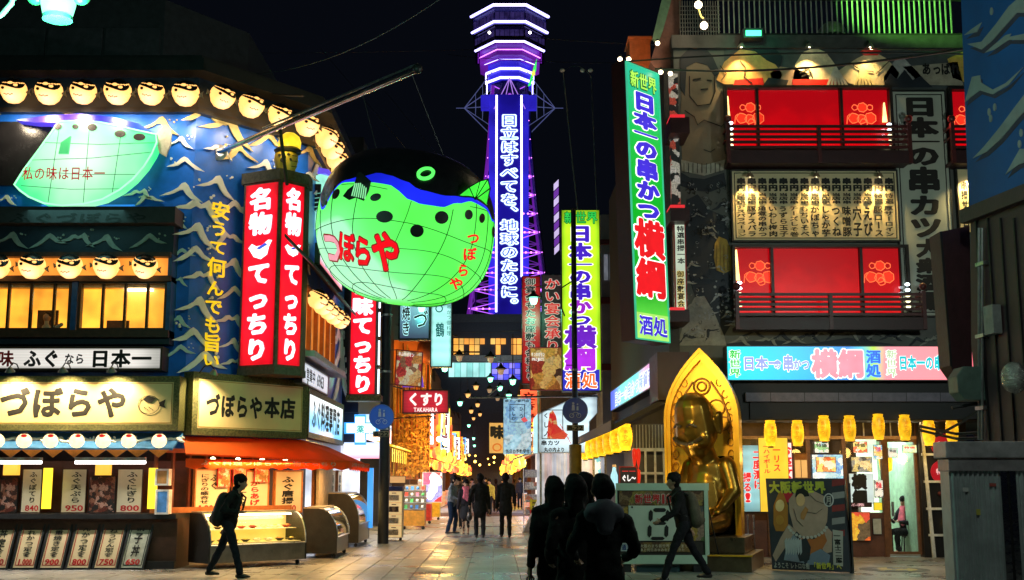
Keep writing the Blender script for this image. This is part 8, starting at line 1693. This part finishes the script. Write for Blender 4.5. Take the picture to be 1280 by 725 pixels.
# near street lamp at top left, overhead cables
t=thing('street_lamp','big dazzling green-white street lamp hanging at the top left','street lamp',at(74,-10,13));c=at(73,4,13.)
build('glass',MB().lathe(c,[(.06,-.16),(.16,-.155),(.19,-.02),(.2,.16),(.15,.3),(.05,.36)],20),em('lamp_green_white',(.22,1,.55),2.2,.3,3),t,True)
build('rim',MB().lathe(c,[(.05,-.2),(.165,-.20),(.17,-.16),(.06,-.15)],20),pm('lamp_teal',(.03,.2,.12),.3),t,True)
for s in(-1,1):build('flap',MB().ball(c+Vector((s*.26,0,.07)),.10,.08,.09),em('lamp_flap',(.05,.8,.25),.6,.3),t,True)
build('arm',MB().path([at(-20,30,13),at(2,18,13),at(14,4,13),at(20,-20,13)],.035,8),pm('arm_pale_green',(.3,.6,.45),.4,.4),t,True)
lamp('POINT','lamp_light',c+Vector((.1,-.3,-.5)),300,(.4,1,.75),.15,None,t)
CB=[((640,45,36),(1200,62,24),8,.02),((560,68,60),(900,78,26),10,.02),((770,78,24),(1210,68,20),-6,.03),((820,86,24),(1210,60,17),10,.035),((290,92,26),(560,-8,20),26,.012),((200,66,30),(640,60,40),4,.010),((330,116,24),(380,120,22),1,.03),((400,60,30),(520,200,24),0,.009),((470,100,30),(560,210,26),0,.009),((704,90,30),(722,262,30),3,.03),((739,96,31),(746,262,31),2,.022),((704,90,30),(739,96,31),-14,.015)]
for i,(a,b_,sag,r_)in enumerate(CB):
 p,q=at(*a),at(*b_);t=thing('overhead_cable',('overhead cable crossing the night sky, %s of the bundle'%ORD[i]),'cable',(p+q)/2)
 t['label']=('dark overhead cable from the tower side to the roof railing','dark overhead cable ending at the roof bracket above the green sign','overhead cable passing just over the top of the green sign','thick overhead cable crossing the painted band above the top balcony','long sagging cable rising over the steel arm','thin nearly level cable high over the arm','short thick cable at the eave of the corner restaurant','thin slanting guy wire above the giant fish','second slanting guy wire right of the first above the fish','hanging pale cable left of the yellow-green sign','hanging pale cable above the yellow-green sign','looped cable joining the two hanging pale cables')[i]
 build('cord',MB().path([p.lerp(q,k/14)-ZV*(sag/60*(1-(k/7-1)**2))for k in range(15)],r_*.6,5),pm('cable_pale',(.14,.15,.15),.5)if i>=9 or i==4 else pm('cable_dark',(.02,.02,.022),.5),t)
for i,(px,py,Y)in enumerate(((703,88,30),(728,88,31),(738,88,31))):t=thing('insulator','pale porcelain insulator at the head of the hanging cables, %s from left'%ORD[i],'insulator',at(px,py,Y));build('porcelain',MB().ball(at(px,py,Y),.07,.07,.05),pm('porcelain',(.7,.7,.68),.25),t,True)
bpy.data.scenes.remove(_ts)
t=thing('street_lamp','added unseen green-white street lamp lighting the near pavement','street lamp',(4.2,9.2,0));c=Vector((3.6,9.2,5.9));register(t)  # unseen lamp added out of view to light the near people and box
build('post',MB().path([(4.3,9.2,0),(4.3,9.2,5.6),(4.2,9.2,6.2),(3.9,9.2,6.45),(3.6,9.2,6.3)],.06,8),pm('arm_pale_green',(.3,.6,.45),.4,.4),t)
build('glass',MB().lathe(c,[(.06,-.16),(.16,-.155),(.19,-.02),(.2,.16),(.15,.3),(.05,.36)],20),em('lamp_green_white',(.22,1,.55),2.2,.3,3),t,True)
lamp('POINT','lamp_light',c+Vector((0,0,-.4)),85,(.85,1,.9),.15,None,t)
KID.clear();register(t);t2=copy_tree(t,None,(8.6,16.2,0),0,'added unseen green-white street lamp lighting the picture board and storefront')  # second added lamp, out of view, brightens the picture board
for o in COL.objects:
 if o.parent is t2 and o.type=='LIGHT':o.data=o.data.copy();o.data.energy=480
